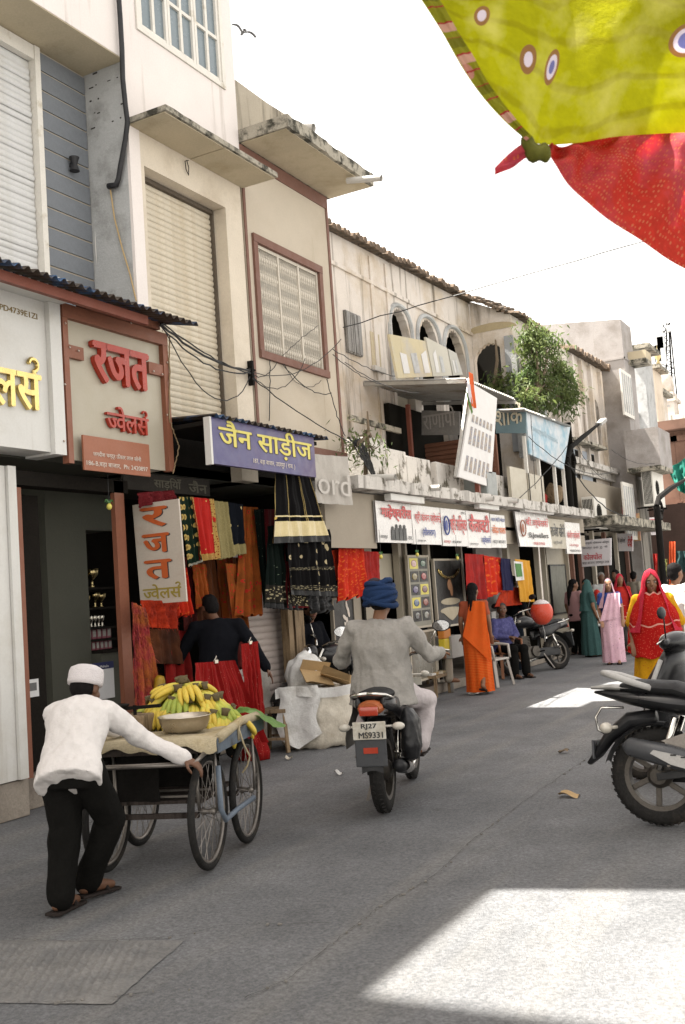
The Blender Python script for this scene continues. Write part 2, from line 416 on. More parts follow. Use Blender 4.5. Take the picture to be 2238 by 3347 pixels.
def gz(x, y): return 0.006 * nz((x * 0.7, y * 0.7, 3.1)) if abs(x) < 20 and -5 < y < 50 else 0.0
xs = [-900, -200, -60, -20] + [-12 + 0.4 * i for i in range(46)] + [8, 20, 60, 200, 900]
ys = [-900, -200, -40, -8] + [-2 + 0.4 * i for i in range(96)] + [40, 60, 120, 300, 1200]
vv = [(x, y, gz(x, y) - 0.006) for y in ys for x in xs]; w_ = len(xs)
gm.add(vv, [(j * w_ + i, j * w_ + i + 1, (j + 1) * w_ + i + 1, (j + 1) * w_ + i) for j in range(len(ys) - 1) for i in range(w_ - 1)])
road = tag(gm.build('road', M_ROAD, None, True), kind='structure')

# cast patch with pressed ridges, broken seams
M_PATCH = mat('patch_concrete', (0.165, 0.16, 0.152), 0.85, 0.35, 5.0, 0.6, 60.0, col2=(0.125, 0.124, 0.122), cscale=3.0)
pc = [on_z(-60, 2150, .004), on_z(420, 2150, .004), on_z(255, 2295, .004), on_z(-200, 2292, .004)]
pb = MB()
def patch_fn(a, b):
    p = pc[0].lerp(pc[1], a).lerp(pc[3].lerp(pc[2], a), b)
    edge = min(a, 1 - a, b, 1 - b); p = p + V((.010 * nz(p, 5) + .008 * nz(p, 17), .012 * nz(p + V((9, 0, 0)), 5), 0))
    rz = 0.5 + 0.5 * math.sin((p.x * 0.85 + p.y * 0.5) * 150)
    rz *= 0.6 + 0.4 * math.sin((p.x * 0.5 - p.y * 0.9) * 110)
    return V((p.x, p.y, -0.002 + (0.006 + 0.013 * rz + 0.008 * nz(p, 9)) * min(1, edge * 7)))
pb.grid(patch_fn, 170, 60, flip=True); tag(pb.build('ridged_patch', M_PATCH, road, True))
M_CRACK = mat('crack_fill', (0.06, 0.057, 0.052), 0.9, 0.3, 20, 0.4)
M_CHIP = mat('crack_chip', (0.17, 0.16, 0.145), 0.9, 0.3, 20, 0.4)
def crack(pts, w, seed, chips=True):
    path = [on_z(u, v, 0.0) for u, v in pts]; out = []; up_ = []; lo = []
    for i in range(len(path) - 1):
        n = max(2, int((path[i + 1] - path[i]).length / 0.03))
        for k in range(n): out.append(path[i].lerp(path[i + 1], k / n))
    d = (path[-1] - path[0]).normalized(); nrm = V((-d.y, d.x, 0))
    b = MB(); c = MB(); vv = []
    for i, p in enumerate(out):
        off = nrm * (0.016 * nz((i * 0.11, seed, 0)) + 0.012 * nz((i * 0.5, seed, 5)))
        h = w * max(0.05, 0.55 + 0.9 * nz((i * 0.23, seed, 9)))
        z = gz(p.x, p.y) + 0.002
        vv += [p + off + nrm * h + V((0, 0, z)), p + off - nrm * h + V((0, 0, z))]
        if chips and hash01(i, seed) > 0.80:
            q = p + off - nrm * (h + 0.012 * hash01(i, 3)); s = 0.003 + 0.011 * hash01(i, 4) ** 2
            c.box(q + V((0, 0, 0.001)), (s * 1.7, s, 0.008), (0, 0, hash01(i, 6) * 6))
    b.add(vv, [(2 * i, 2 * i + 1, 2 * i + 3, 2 * i + 2) for i in range(len(out) - 1)])
    b.build('crack', M_CRACK, road)
    if c.v: tag(c.build('crack_rubble', M_CHIP, road), kind='stuff')
crack([(40, 2292), (130, 2296), (330, 2272), (400, 2262), (560, 2285), (660, 2240), (800, 2130), (870, 2075), (1000, 2000), (1090, 1915), (1200, 1835), (1330, 1745), (1400, 1700)], 0.0024, 1)
crack([(20, 2150), (180, 2158), (420, 2143), (500, 2120), (770, 2112)], 0.003, 2)
crack([(740, 1865), (870, 1857), (1000, 1838)], 0.003, 3, False)
crack([(990, 1722), (1200, 1728), (1380, 1726)], 0.003, 4, False)
crack([(1040, 2060), (1300, 2055), (1568, 2062)], 0.002, 5, False)
crack([(330, 1800), (560, 1755), (650, 1725)], 0.004, 6, False)

# ================================================================ BUILDING PIECES
def slat_mesh(length, pitch, m, bow=0.012):
    b = MB(); n = 6; prof = [(bow * math.sin(math.pi * k / n) ** 0.7, pitch * (k / n) * 0.94) for k in range(n + 1)]
    vs_ = [(x, y, z) for y in (0, length) for x, z in prof] + [(-0.006, 0, 0), (-0.006, length, 0), (-0.006, 0, pitch), (-0.006, length, pitch)]
    k = n + 1; fs_ = [(i, k + i, k + i + 1, i + 1) for i in range(n)] + [(n, k + n, 2 * k + 3, 2 * k + 2)]
    b.add(vs_, fs_); return b.mesh('slat', m, True, 40)
def shutter(parent, x, y0, y1, z0, z1, pitch, m, warp=0.0):
    n = int((z1 - z0) / pitch); me = slat_mesh(y1 - y0, pitch, m)
    for i in range(n):
        o = bpy.data.objects.new('slat', me); COL.objects.link(o); o.parent = parent
        o.location = (x + 0.003 * nz((i * 1.7, x, y0)), y0, z0 + i * pitch)
        o.rotation_euler = (0.0015 * nz((i * 0.9, 4.4, y0)), 0.03 * nz((i * 2.3, 1.1, y0)), 0.004 * nz((i * 1.3, 2.1, y0)))
def rough_slab(b, p0, p1, n=24, jag=0.01, seed=0.0):
    """a cast slab with an eroded edge: box p0..p1 with wobbling outer (x1) edge, runs along y"""
    x0, y0, z0 = p0; x1, y1, z1 = p1; vs_ = []
    for i in range(n + 1):
        t = i / n; y = y0 + (y1 - y0) * t
        a = jag * nz((y * 3, seed, 1)) + jag * .6 * nz((y * 9, seed, 2)); c = jag * nz((y * 4, seed, 7))
        vs_ += [(x0, y, z0), (x1 + a, y, z0 + c * .6), (x1 + a * .6, y, z1 + c), (x0, y, z1 + c * .5)]
    fs_ = [(4 * i + k, 4 * i + (k + 1) % 4, 4 * i + 4 + (k + 1) % 4, 4 * i + 4 + k) for i in range(n) for k in range(4)]
    fs_ = [q[::-1] for q in fs_] + [(0, 1, 2, 3), (4 * n + 3, 4 * n + 2, 4 * n + 1, 4 * n)]
    b.add(vs_, fs_)
def arch_wall(b, x, y0, y1, z0, z1, ops, thick=0.35, top=None, axis='y'):
    """wall in the plane x running along y (or in the plane y running along x when axis='x') with arched openings ops: (centre, width, base, spring, rise, cusps)"""
    def pt(a, z, d): return V((x - d, a, z)) if axis == 'y' else V((a, x + d, z))
    T = top or (lambda a: z1)
    def strip(a0, a1, zb0, zb1, zt0, zt1):
        b.add([pt(a0, zb0, 0), pt(a1, zb1, 0), pt(a1, zt1, 0), pt(a0, zt0, 0)], [(0, 1, 2, 3)])
        b.add([pt(a0, zb0, thick), pt(a1, zb1, thick), pt(a1, zt1, thick), pt(a0, zt0, thick)], [(3, 2, 1, 0)])
        b.add([pt(a0, zt0, 0), pt(a1, zt1, 0), pt(a1, zt1, thick), pt(a0, zt0, thick)], [(0, 1, 2, 3)])
    a = y0
    for (c, w, zb, sp, rise, cus) in sorted(ops):
        l, r = c - w / 2, c + w / 2
        for k in range(4): strip(a + (l - a) * k / 4, a + (l - a) * (k + 1) / 4, z0, z0, T(a + (l - a) * k / 4), T(a + (l - a) * (k + 1) / 4))
        n = 40 if cus else 24
        def az(t):
            s = math.sin(math.pi * min(1, max(0, t))); base = sp + rise * (s ** 0.62)
            return base + (0.045 * w * abs(math.sin(math.pi * t * cus)) if cus else 0)
        prev = None
        for k in range(n):
            t0, t1 = k / n, (k + 1) / n; q0, q1 = l + w * t0, l + w * t1
            strip(q0, q1, az(t0), az(t1), T(q0), T(q1))
            b.add([pt(q0, az(t0), 0), pt(q1, az(t1), 0), pt(q1, az(t1), thick), pt(q0, az(t0), thick)], [(3, 2, 1, 0)])
        if zb > z0 + 0.01: strip(l, r, z0, z0, zb, zb)
        for q in (l, r): b.add([pt(q, zb, 0), pt(q, sp, 0), pt(q, sp, thick), pt(q, zb, thick)], [(0, 1, 2, 3)])
        a = r
    for k in range(4): strip(a + (y1 - a) * k / 4, a + (y1 - a) * (k + 1) / 4, z0, z0, T(a + (y1 - a) * k / 4), T(a + (y1 - a) * (k + 1) / 4))
def corrugated(name, m, parent, e0, e1, back, pitch=0.085, amp=0.014, thick=0.006):
    """sheet from the eave e0-e1 back along vector back"""
    e0 = V(e0); e1 = V(e1); back = V(back); Ln = (e1 - e0).length; n = int(Ln / pitch * 8); b = MB()
    nr = back.cross(e1 - e0).normalized(); nr = nr if nr.z > 0 else -nr
    def fn(a, c):
        p = e0.lerp(e1, a) + back * c; w = math.sin(a * Ln / pitch * 2 * math.pi)
        w = math.copysign(abs(w) ** 0.7, w)
        return p + nr * (amp * w + 0.006 * nz((a * Ln, c, 2.0)))
    b.grid(fn, n, 4); k = len(b.v)
    b.grid(lambda a, c: fn(a, c) - nr * thick, n, 4, flip=True)
    w = n + 1
    for i in range(n): b.f.append((i, k + i, k + i + 1, i + 1))
    return b.build(name, m, parent, True, 50)
def wire(b, a, c, sag, r=0.006, n=10, wob=0.0, seed=0.0):
    a = V(a); c = V(c); b.tube([a.lerp(c, i / n) + V((wob * nz((i * .7, seed, 1)), wob * nz((i * .7, seed, 5)), -sag * 4 * (i / n) * (1 - i / n) + wob * nz((i * .8, seed, 9)))) for i in range(n + 1)], r, 5)

M_WHITE = mat('white_plaster', (0.70, 0.645, 0.61), 0.85, 0.07, 2.0, 0.12, 40, streak=(5.0, 0.58, 0.80), stcol='#a0968a')
M_WHITE2 = mat('warm_white_plaster', (0.60, 0.53, 0.43), 0.88, 0.1, 3.0, 0.2, 40, col2=(0.44, 0.37, 0.28), mix=(0.5, 0.75), streak=(6.0, 0.66, 0.9), stcol='#7a6547')
M_BEIGE = mat('beige_render', (0.48, 0.42, 0.335), 0.9, 0.08, 2.0, 0.15, 120, col2=(0.42, 0.355, 0.27), mix=(0.45, 0.7), cscale=0.6, streak=(5, .6, .82), stcol='#857459')
M_BROWN = mat('brown_trim', (0.17, 0.085, 0.062), 0.7, 0.14, 5.0, 0.15, 60)
M_GREYCOL = mat('peeling_grey_plaster', (0.42, 0.425, 0.42), 0.9, 0.14, 5.0, 0.35, 35, col2=(0.27, 0.27, 0.26), mix=(0.5, 0.68), cscale=3.0)
M_DIRTY = mat('mouldy_concrete', (0.34, 0.31, 0.25), 0.95, 0.25, 6.0, 0.6, 35, col2=(0.05, 0.047, 0.035), mix=(0.46, 0.58), cscale=5.0)
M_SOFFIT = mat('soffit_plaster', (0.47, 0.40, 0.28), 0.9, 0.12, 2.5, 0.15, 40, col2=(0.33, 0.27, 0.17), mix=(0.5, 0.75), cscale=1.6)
M_BLUEP = mat('blue_grey_panel', (0.165, 0.178, 0.195), 0.7, 0.2, 18.0, 0.2, 120, fine=150)
M_GROUT = mat('panel_joint', (0.42, 0.37, 0.29), 0.9, 0.1)
M_SHUT_W = mat('white_shutter_steel', (0.56, 0.56, 0.55), 0.55, 0.08, 3.0, 0.08, 30, col2=(0.45, 0.43, 0.36), mix=(0.55, 0.8), cscale=1.2, spec=0.4)
M_SHUT_C = mat('cream_shutter_steel', (0.56, 0.50, 0.395), 0.6, 0.12, 3.0, 0.15, 30, col2=(0.42, 0.335, 0.21), mix=(0.5, 0.72), cscale=1.8, streak=(9, 0.60, 0.8), stcol='#8a6238', spec=0.4)
M_GLASS = mat('window_glass', (0.16, 0.20, 0.22), 0.18, 0.15, 3.0, 0.02, spec=0.6)
M_PAINTW = mat('white_paint', (0.66, 0.63, 0.57), 0.55, 0.1, 6.0, 0.1, col2=(0.42, 0.36, 0.26), mix=(0.58, 0.75), cscale=5)
M_PVC = mat('grey_plastic_pipe', (0.55, 0.53, 0.49), 0.5, 0.08, 6.0, 0.05)
M_BLACKP = mat('black_rubber_pipe', (0.022, 0.022, 0.024), 0.55, 0.2, 6.0, 0.1)
M_IRON = mat('dark_iron', (0.010, 0.009, 0.008), 0.8, 0.3, 9.0, 0.2)
M_RUST = mat('red_oxide_steel', (0.20, 0.062, 0.04), 0.55, 0.15, 6.0, 0.12, 60)
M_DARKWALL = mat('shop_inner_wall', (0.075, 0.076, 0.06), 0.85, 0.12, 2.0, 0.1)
M_DARK = mat('near_black_timber', (0.014, 0.012, 0.01), 0.9, 0.3, 5.0, 0.3)  # near-black base for shop fittings and the sari shop walls
M_STONE = mat('plinth_concrete', (0.30, 0.26, 0.215), 0.9, 0.2, 6.0, 0.5, 40, col2=(0.20, 0.17, 0.14), cscale=3)
M_TIN_B = mat('blue_roof_tin', (0.04, 0.10, 0.21), 0.6, 0.25, 6.0, 0.15, col2=(0.055, 0.042, 0.032), mix=(0.38, 0.50), cscale=4, spec=0.3)
M_TIN = mat('galvanised_tin', (0.33, 0.32, 0.30), 0.55, 0.2, 6.0, 0.15, col2=(0.18, 0.13, 0.09), mix=(0.52, 0.7), cscale=2.5, metal=0.35)
FX = -6.3

# ---------------------------------------------------------------- shuttered house at the left
zs = on_x(275, 130, FX).z                                    # soffit height
YC = 7.75
h0 = thing('shuttered_house', 'house with white roller shutter and blue-grey cladding at far left', 'building', (-7, 5, 0))
def hb(parent, name, m, f, **k):
    """build a part in world coordinates under a thing that sits elsewhere"""
    b = MB(); f(b)
    o = b.build(name, m, None, **k); o.parent = parent; o.matrix_parent_inverse = M.Translation(-V(parent.location)) if parent.parent is None else M()
    return o
XB0 = -6.82
yp = on_x(97, 350, XB0).y
hb(h0, 'wall', M_WHITE, lambda b: (b.b2((-14, 1.956, 3.3), (XB0 - 0.12, YC, zs)), b.b2((-14, 4.05, zs), (FX, YC, 15.5)), b.b2((-14, 1.956, zs), (FX, 4.05, 9.46)), b.b2((-14, 3.0, 0), (-8.1, YC, 3.3)), b.b2((-14, -9, 3.3), (FX, 1.95, 15.5))))  # unseen end blocks: roof heights and ends shaped to frame the sun patch
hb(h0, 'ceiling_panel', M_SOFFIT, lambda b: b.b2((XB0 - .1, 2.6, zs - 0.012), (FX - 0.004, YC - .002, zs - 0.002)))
sj = hb(h0, 'cladding', M_GROUT, lambda b: b.b2((XB0 - 0.1, yp, 3.3), (XB0 - 0.012, YC - .003, zs - 0.02)))
bm_ = MB(); bm_.box((0, 0, 0), (0.016, YC - yp - 0.02, 0.175), None, 0.004); pm_ = bm_.mesh('cladding_board', M_BLUEP)
z = zs - 0.13; 
while z > 3.6:
    o = bpy.data.objects.new('cladding_board', pm_); COL.objects.link(o); o.parent = sj
    o.location = (XB0 - 0.005, (yp + YC) / 2 - .002, z); z -= 0.193
hb(h0, 'shutter_rail', M_PAINTW, lambda b: (b.b2((XB0 - .06, yp - 0.07, 3.3), (XB0 + 0.03, yp - 0.002, zs - 0.02)), b.b2((XB0 - .05, 2.7, zs - 0.16), (XB0 + 0.02, yp - .072, zs - 0.02))))
sr = hb(h0, 'roller_shutter', M_SHUT_W, lambda b: b.b2((XB0 - .1, 2.7, 3.3), (XB0 - 0.06, yp - 0.071, zs - .16)))
_e = bpy.data.objects.new
def sub(parent):  # children of a part that uses world coordinates
    return parent
def shutter_on(part, *a):
    before = len(part.children); shutter(part, *a)
shutter_on(sr, XB0 - 0.055, 2.7, yp - 0.08, 3.5, zs - 0.18, 0.062, M_SHUT_W)
tf = on_x(160, 380, XB0)
hb(h0, 'wall_lamp', M_BLACKP, lambda b: (b.lathe([(0.035, -0.075), (0.05, -0.07), (0.028, 0), (0.05, 0.07), (0.035, 0.075)], tf + V((0.06, 0, 0)), 14), b.box(tf + V((0.02, 0, 0)), (0.05, 0.03, 0.04))))

# ---------------------------------------------------------------- white house with cream shutter
h1 = thing('white_house', 'tall white plastered house with grilled window and cream roller shutter', 'building', (-7, 8.7, 0))
Y1 = on_x(553, 430, FX).y                                     # right end
oL, oR = on_x(330, 372, FX), on_x(517, 482, FX)
oy0, oy1, oz1 = oL.y, oR.y, (oL.z + oR.z) / 2
zc = (on_x(296, 285, FX).z)                                   # slab underside height
wy0, wy1 = on_x(311, 71, FX).y, on_x(515, 200, FX).y; wz0 = (on_x(311, 71, FX).z + on_x(515, 204, FX).z) / 2
hb(h1, 'wall', M_WHITE, lambda b: (
    b.b2((-14, YC + .004, zc + 0.06), (FX, Y1, wz0)), b.b2((-14, YC + .004, wz0), (FX, wy0, 15.5)), b.b2((-14, wy1, wz0), (FX, Y1, 15.5)),
    b.b2((-14, wy0, wz0), (FX - .16, wy1, 15.5)), b.b2((-14, wy0, wz0 + 1.75), (FX - 0.001, wy1, 15.5))))
hb(h1, 'side_wall', M_GREYCOL, lambda b: b.b2((XB0 - .5, YC, 3.0), (FX - 0.03, YC + 0.06, zs - .005)))
hb(h1, 'pier', M_WHITE2, lambda b: (b.b2((-7, YC + .062, 2.9), (FX - 0.004, oy0, zc + .055)), b.b2((-7, oy1, 2.9), (FX - .004, Y1 - .03, zc + .055)), b.b2((-7, oy0, oz1), (FX - .004, oy1, zc + .055))))
hb(h1, 'corner_strip', M_WHITE, lambda b: b.b2((FX - .03, YC + .002, 2.9), (FX + 0.004, oy0 - .06, zc + .05)))
sr = hb(h1, 'roller_shutter', M_SHUT_C, lambda b: b.b2((FX - 0.26, oy0 - .02, 3.3), (FX - 0.22, oy1 + .02, oz1)))
shutter_on(sr, FX - 0.215, oy0 + .002, oy1 - 0.035, 3.42, oz1 - 0.03, 0.0655, M_SHUT_C)
hb(h1, 'shutter_rail', mat('rusty_rail', (.10, .08, .06), .8, .3), lambda b: (b.b2((FX - 0.23, oy1 - 0.035, 3.3), (FX - 0.17, oy1 - .003, oz1 - .01)), b.b2((FX - .215, oy0 + .003, oz1 - .05), (FX - .16, oy1 - .037, oz1 - .004))))
# concrete sunshade
yl, yr = on_x(296, 278, FX).y - .03, on_x(550, 425, FX).y + .06
px = on_y(380, 262, yl).x
def slab(b): rough_slab(b, (FX - .02, yl, zc), (px, yr, zc + 0.055), 30, 0.008, 1.0)
hb(h1, 'sunshade', M_DIRTY, slab)
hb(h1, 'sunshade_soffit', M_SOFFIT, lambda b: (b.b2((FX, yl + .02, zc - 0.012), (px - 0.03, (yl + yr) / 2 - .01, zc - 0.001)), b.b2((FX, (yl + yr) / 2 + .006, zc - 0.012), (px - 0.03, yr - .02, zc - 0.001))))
def hook(b):
    p = on_x(420, 370, FX); b.tube([p + V((0.03, 0.05, .02)), p + V((0.02, 0, 0)), p + V((0.02, .01, -.09)), p + V((0.02, .05, -.14)), p + V((0.02, .06, -.05)), p + V((0.02, .03, .02))], 0.005, 5)
hb(h1, 'wire_loop', M_IRON, hook)
# window: frame, casements with panes
wf = hb(h1, 'window', M_PAINTW, lambda b: (b.b2((FX - .1, wy0 + .003, wz0 + .003), (FX + .02, wy0 + .06, wz0 + 1.7)), b.b2((FX - .1, wy1 - .06, wz0 + .003), (FX + .02, wy1 - .003, wz0 + 1.7)), b.b2((FX - .1, wy0 + .061, wz0 + .003), (FX + .018, wy1 - .061, wz0 + .06))))
nca = 3; cw = (wy1 - wy0 - .12) / nca
for k in range(nca):
    a = wy0 + .06 + k * cw
    def cas(b, a=a):
        x0, x1 = FX - .05, FX + .005
        for q in (a + .004, a + cw - .044): b.b2((x0, q, wz0 + .062), (x1, q + .04, wz0 + 1.7))
        b.b2((x0, a + cw / 2 - .02, wz0 + .103), (x1 - .004, a + cw / 2 + .02, wz0 + 1.7))
        for zz in (wz0 + .062, wz0 + .56, wz0 + 1.1): b.b2((x0, a + .045, zz), (x1 - .006, a + cw - .045, zz + .04))
    cs = hb(wf, 'casement', M_PAINTW, cas)
    for (q0, q1) in ((a + .04, a + cw / 2 - .018), (a + cw / 2 + .018, a + cw - .04)):
        for zz in (wz0 + .1, wz0 + .6, wz0 + 1.14): pass
    hb(wf, 'pane', M_GLASS, lambda b, a=a: b.b2((FX - .032, a + .03, wz0 + .08), (FX - .026, a + cw - .03, wz0 + 1.7)))
# brick-course scars on the side wall
M_MORTAR = mat('dark_mortar_gap', (0.05, 0.045, 0.04), 0.95, 0.2)
def scars(b):
    for r_ in range(5):
        zz = zs - 0.02 - 0.135 * r_ * 1.05
        x = XB0 + .05
        while x < FX - .06:
            w = 0.012 + 0.05 * hash01(r_ * 7 + x * 31) ** 2
            if hash01(x * 17, r_) > 0.62: b.box((x + w / 2, YC - 0.001, zz + 0.022 * nz((x * 30, r_, 0))), (w, 0.006, 0.005 + 0.012 * hash01(x * 11, r_)), (0, 0.1 * nz((x * 9, r_, 4)), 0))
            x += w + 0.02 + .03 * hash01(x * 57)
tag(hb(h1, 'mortar_gap', M_MORTAR, scars), kind='stuff')
# drain hose down the corner
drain = thing('drain_hose', 'black drain hose bending down the corner of the white house', 'pipe', (FX, YC, 4))
pts = [on_x(u, v, FX + .05) for u, v in ((268, -60), (275, 40), (279, 110), (281, 180), (287, 240), (292, 280))] + [on_y(u, v, YC - .05) for u, v in ((287, 320), (276, 380), (271, 410), (266, 424), (248, 427))]
hb(drain, 'hose', M_BLACKP, lambda b: b.tube(pts, [0.026] * 9 + [0.03, 0.03], 10), smooth=True)
cable = thing('wall_cable', 'thin tan cable hanging down the grey corner pier', 'cable', (FX - .3, YC, 4))
hb(cable, 'cable', mat('tan_cable', (0.42, 0.30, 0.15), 0.6, 0.1), lambda b: b.tube([on_y(u, v, YC - .03) for u, v in ((252, 430), (262, 500), (280, 570), (298, 630), (312, 690))], 0.008, 6))
cable2 = thing('conduit_cable', 'pair of thin white cables down the edge of blue-grey cladding', 'cable', (XB0, YC, 5))
hb(cable2, 'cable', M_PVC, lambda b: [b.tube([on_x(u + k * 4, v, XB0 + .03) for u, v in ((205, 150), (207, 250), (213, 350), (216, 450), (219, 570), (224, 630), (233, 655))], 0.006, 5) for k in (0, 1)])

# ---------------------------------------------------------------- beige house
h2 = thing('beige_house', 'beige rendered house with brown borders and ornamental grille window', 'building', (-7, 10.8, 0))
Y2 = 11.80; zb2 = 3.42; zt2 = 6.88
wa, wb_ = on_x(575, 536, FX), on_x(751, 868, FX)
ga, gb, gz0, gz1 = wa.y, wb_.y, wb_.z, (wa.z + on_x(738, 612, FX).z) / 2
hb(h2, 'wall', M_BEIGE, lambda b: (b.b2((-14, Y1 + .003, zb2), (FX, ga, zt2)), b.b2((-14, gb, zb2), (FX, Y2, zt2)), b.b2((-14, ga, zb2), (FX, gb, gz0)), b.b2((-14, ga, gz1), (FX, gb, zt2)), b.b2((-14, ga, gz0), (FX - .25, gb, gz1))))
hb(h2, 'brown_border', M_BROWN, lambda b: (b.b2((FX, Y1 + .004, zb2 + .002), (FX + .012, Y1 + .05, zt2 - .17)), b.b2((FX, Y2 - .05, zb2 + .002), (FX + .012, Y2 + .004, zt2 - .17)), b.b2((FX, Y1 + .004, zt2 - .168), (FX + .014, Y2 + .003, zt2 - .002)), b.b2((FX - .02, Y1 + .004, zb2 - .11), (FX + .03, Y2 + .05, zb2))))
hb(h2, 'window_surround', M_BROWN, lambda b: (b.b2((FX - .05, ga + .002, gz0 + .092), (FX + .03, ga + .085, gz1 - .1)), b.b2((FX - .05, gb - .085, gz0 + .092), (FX + .03, gb - .002, gz1 - .1)), b.b2((FX - .05, ga + .002, gz1 - .098), (FX + .034, gb - .002, gz1 - .002)), b.b2((FX - .05, ga + .002, gz0 + .002), (FX + .04, gb - .002, gz0 + .09))))
hb(h2, 'shaded_glass', M_GLASS, lambda b: b.b2((FX - .2, ga + .09, gz0 + .1), (FX - .18, gb - .09, gz1 - .1)))
M_GRILLE = mat('cream_grille_iron', (0.55, 0.50, 0.42), 0.6, 0.15, 9, 0.1)
gr = hb(h2, 'window_grille', M_GRILLE, lambda b: ([b.b2((FX - .04, q, gz0 + .093), (FX - .005, q + .03, gz1 - .1)) for q in (ga + .09, ga + .09 + (gb - ga - .21) / 3, ga + .09 + 2 * (gb - ga - .21) / 3, gb - .12)], b.b2((FX - .04, ga + .121, gz1 - .14), (FX - .008, gb - .121, gz1 - .102))))
i0, i1 = ga + .12, gb - .12; nb = 27
bb = MB()
prof = [(0.006, 0)]; Lr = gz1 - gz0 - .24
for k in range(6):
    zc_ = Lr * (k + .5) / 6; prof += [(0.006, zc_ - .07), (0.012, zc_ - .05), (0.007, zc_ - .035), (0.024, zc_), (0.007, zc_ + .035), (0.012, zc_ + .05), (0.006, zc_ + .07)]
prof.append((0.006, Lr)); bb.lathe(prof, (0, 0, 0), 6); plain = MB(); plain.tube([(0, 0, 0), (0, 0, Lr)], 0.0065, 5)
me1 = bb.mesh('grille_rod', M_GRILLE, True, 60); me2 = plain.mesh('grille_rod', M_GRILLE, True)
for k in range(nb * 2):
    q = i0 + (i1 - i0) * (k + .5) / (nb * 2)
    o = bpy.data.objects.new('grille_rod', me1 if k % 2 == 0 else me2); COL.objects.link(o); o.parent = gr; o.location = (FX - .03, q, gz0 + .095)
# eroded sunshade, parapet and spouts
cxa = on_y(625, 303, Y1 + .05).x; cz = on_x(553, 345, FX).z
sl_z = zt2 + 0.02
fx = on_x(815, 440, FX)
PX2 = -5.62
hb(h2, 'sunshade', M_DIRTY, lambda b: rough_slab(b, (FX - .3, Y1 + .004, sl_z), (PX2, Y2 + .12, sl_z + 0.15), 40, 0.03, 5.0))
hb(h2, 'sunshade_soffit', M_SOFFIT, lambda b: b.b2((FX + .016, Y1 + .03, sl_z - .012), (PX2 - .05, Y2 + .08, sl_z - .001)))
def parapet(b):
    x = FX - .35; pz = [(Y1 + .004, on_x(540, 183, x).z), (on_x(610, 235, x).y, on_x(610, 235, x).z), (on_x(700, 292, x).y, on_x(700, 292, x).z), (on_x(729, 318, x).y, on_x(729, 318, x).z)]
    b.prism([(x, Y1 + .004, sl_z + .1)] + [(x, a, c) for a, c in pz] + [(x, pz[-1][0], sl_z + .1)], (-.2, 0, 0))
hb(h2, 'parapet', mat('weathered_parapet', (0.36, 0.32, 0.255), 0.95, 0.15, 3, 0.3, streak=(7, .5, .75), stcol='#4a4438'), parapet)
def spout(name, lab, u0, v0, u1, v1, x0, r=0.045):
    a = on_x(u0, v0, x0); 
    c = on_y(u1, v1, a.y)
    t = thing(name, lab, 'pipe', a)
    b = MB(); b.tube([(0, 0, 0), (c.x - a.x, 0, c.z - a.z)], r, 14, False); b.tube([(.01, 0, 0), (c.x - a.x, 0, c.z - a.z)], r * .85, 14, False); b.build('spout_tube', M_PVC, t, True)
spout('rain_spout', 'grey rain spout above the left end of the beige house sunshade', 590, 302, 718, 293, FX - .1, .05)
spout('rain_spout', 'grey rain spout at the right end of the beige house sunshade', 795, 414, 873, 408, -5.75, .04)
hb(h2, 'parapet_return', M_WHITE2, lambda b: b.b2((-14, Y1 + .01, zt2 + .002), (FX - .6, Y2 - .05, 7.3)))
# ================================================================ SHOPS AT THE LEFT: signs, roofs, insides
XS = -6.0
ORD = ['first', 'second', 'third', 'fourth', 'fifth', 'sixth', 'seventh', 'eighth', 'ninth', 'tenth', 'eleventh']
EY, EZ, EX = V((0, 1, 0)), V((0, 0, 1)), V((1, 0, 0))
def rect_x(u0, v0, u1, v1, x):
    """lower left (u0,v0), right side at u1, upper left at v1, in the plane x"""
    a, b = on_x(u0, v0, x), on_x(u1, v0, x); return a, b.y - a.y, on_x(u0, v1, x).z - a.z
def text_x(name, txt, m, parent, u0, v0, u1, v1, x, ext=0.002, bold=0.0, lift=0.003, inv=None):
    a, w, h = rect_x(u0, v0, u1, v1, x)
    o = fit_text(name, txt, m, None, a, EY, EZ, w, h, ext, bold, lift)
    if o: adopt(o, parent)
    return o
def adopt(o, parent):
    o.parent = parent
    q = parent; t = V((0, 0, 0))
    while q is not None: t += V(q.location) if q.matrix_parent_inverse == M() or q.parent is None else V((0, 0, 0)); q = q.parent
    o.matrix_parent_inverse = M.Translation(-t); return o
def board(parent, name, m, y0, y1, z0, z1, x, th=0.03, bev=0.0):
    b = MB(); b.b2((x - th, y0, z0), (x, y1, z1), bev); return adopt(b.build(name, m), parent)
M_SIGNW = mat('white_composite_panel', (0.60, 0.59, 0.56), 0.45, 0.06, 1.5, 0.03, col2=(0.50, 0.475, 0.42), mix=(0.48, 0.75), streak=(6, .6, .85), stcol='#9b9283', spec=0.4)
M_GOLD = mat('gold_mirror_letter', (0.60, 0.46, 0.18), 0.22, 0.15, 8, 0.1, metal=1.0)
M_SIGNB = mat('beige_aluminium_panel', (0.40, 0.36, 0.28), 0.5, 0.05, 2.0, 0.04, spec=0.5)
M_FRAME = mat('brown_sign_frame', (0.22, 0.083, 0.047), 0.5, 0.12, 6.0, 0.1)
M_REDL = mat('red_letter_acrylic', (0.36, 0.032, 0.014), 0.32, 0.15, 5.0, 0.05, spec=0.4, coat=0.1)
M_PLAQ = mat('copper_brown_plaque', (0.29, 0.105, 0.055), 0.45, 0.12, 4.0, 0.05)
M_LETW = mat('pale_lettering', (0.62, 0.55, 0.48), 0.6, 0.1)
M_SCREW = mat('screw_cap', (0.5, 0.42, 0.36), 0.3, 0.1, metal=0.8)
M_BROWNT = mat('brown_print', (0.20, 0.14, 0.05), 0.6, 0.1)

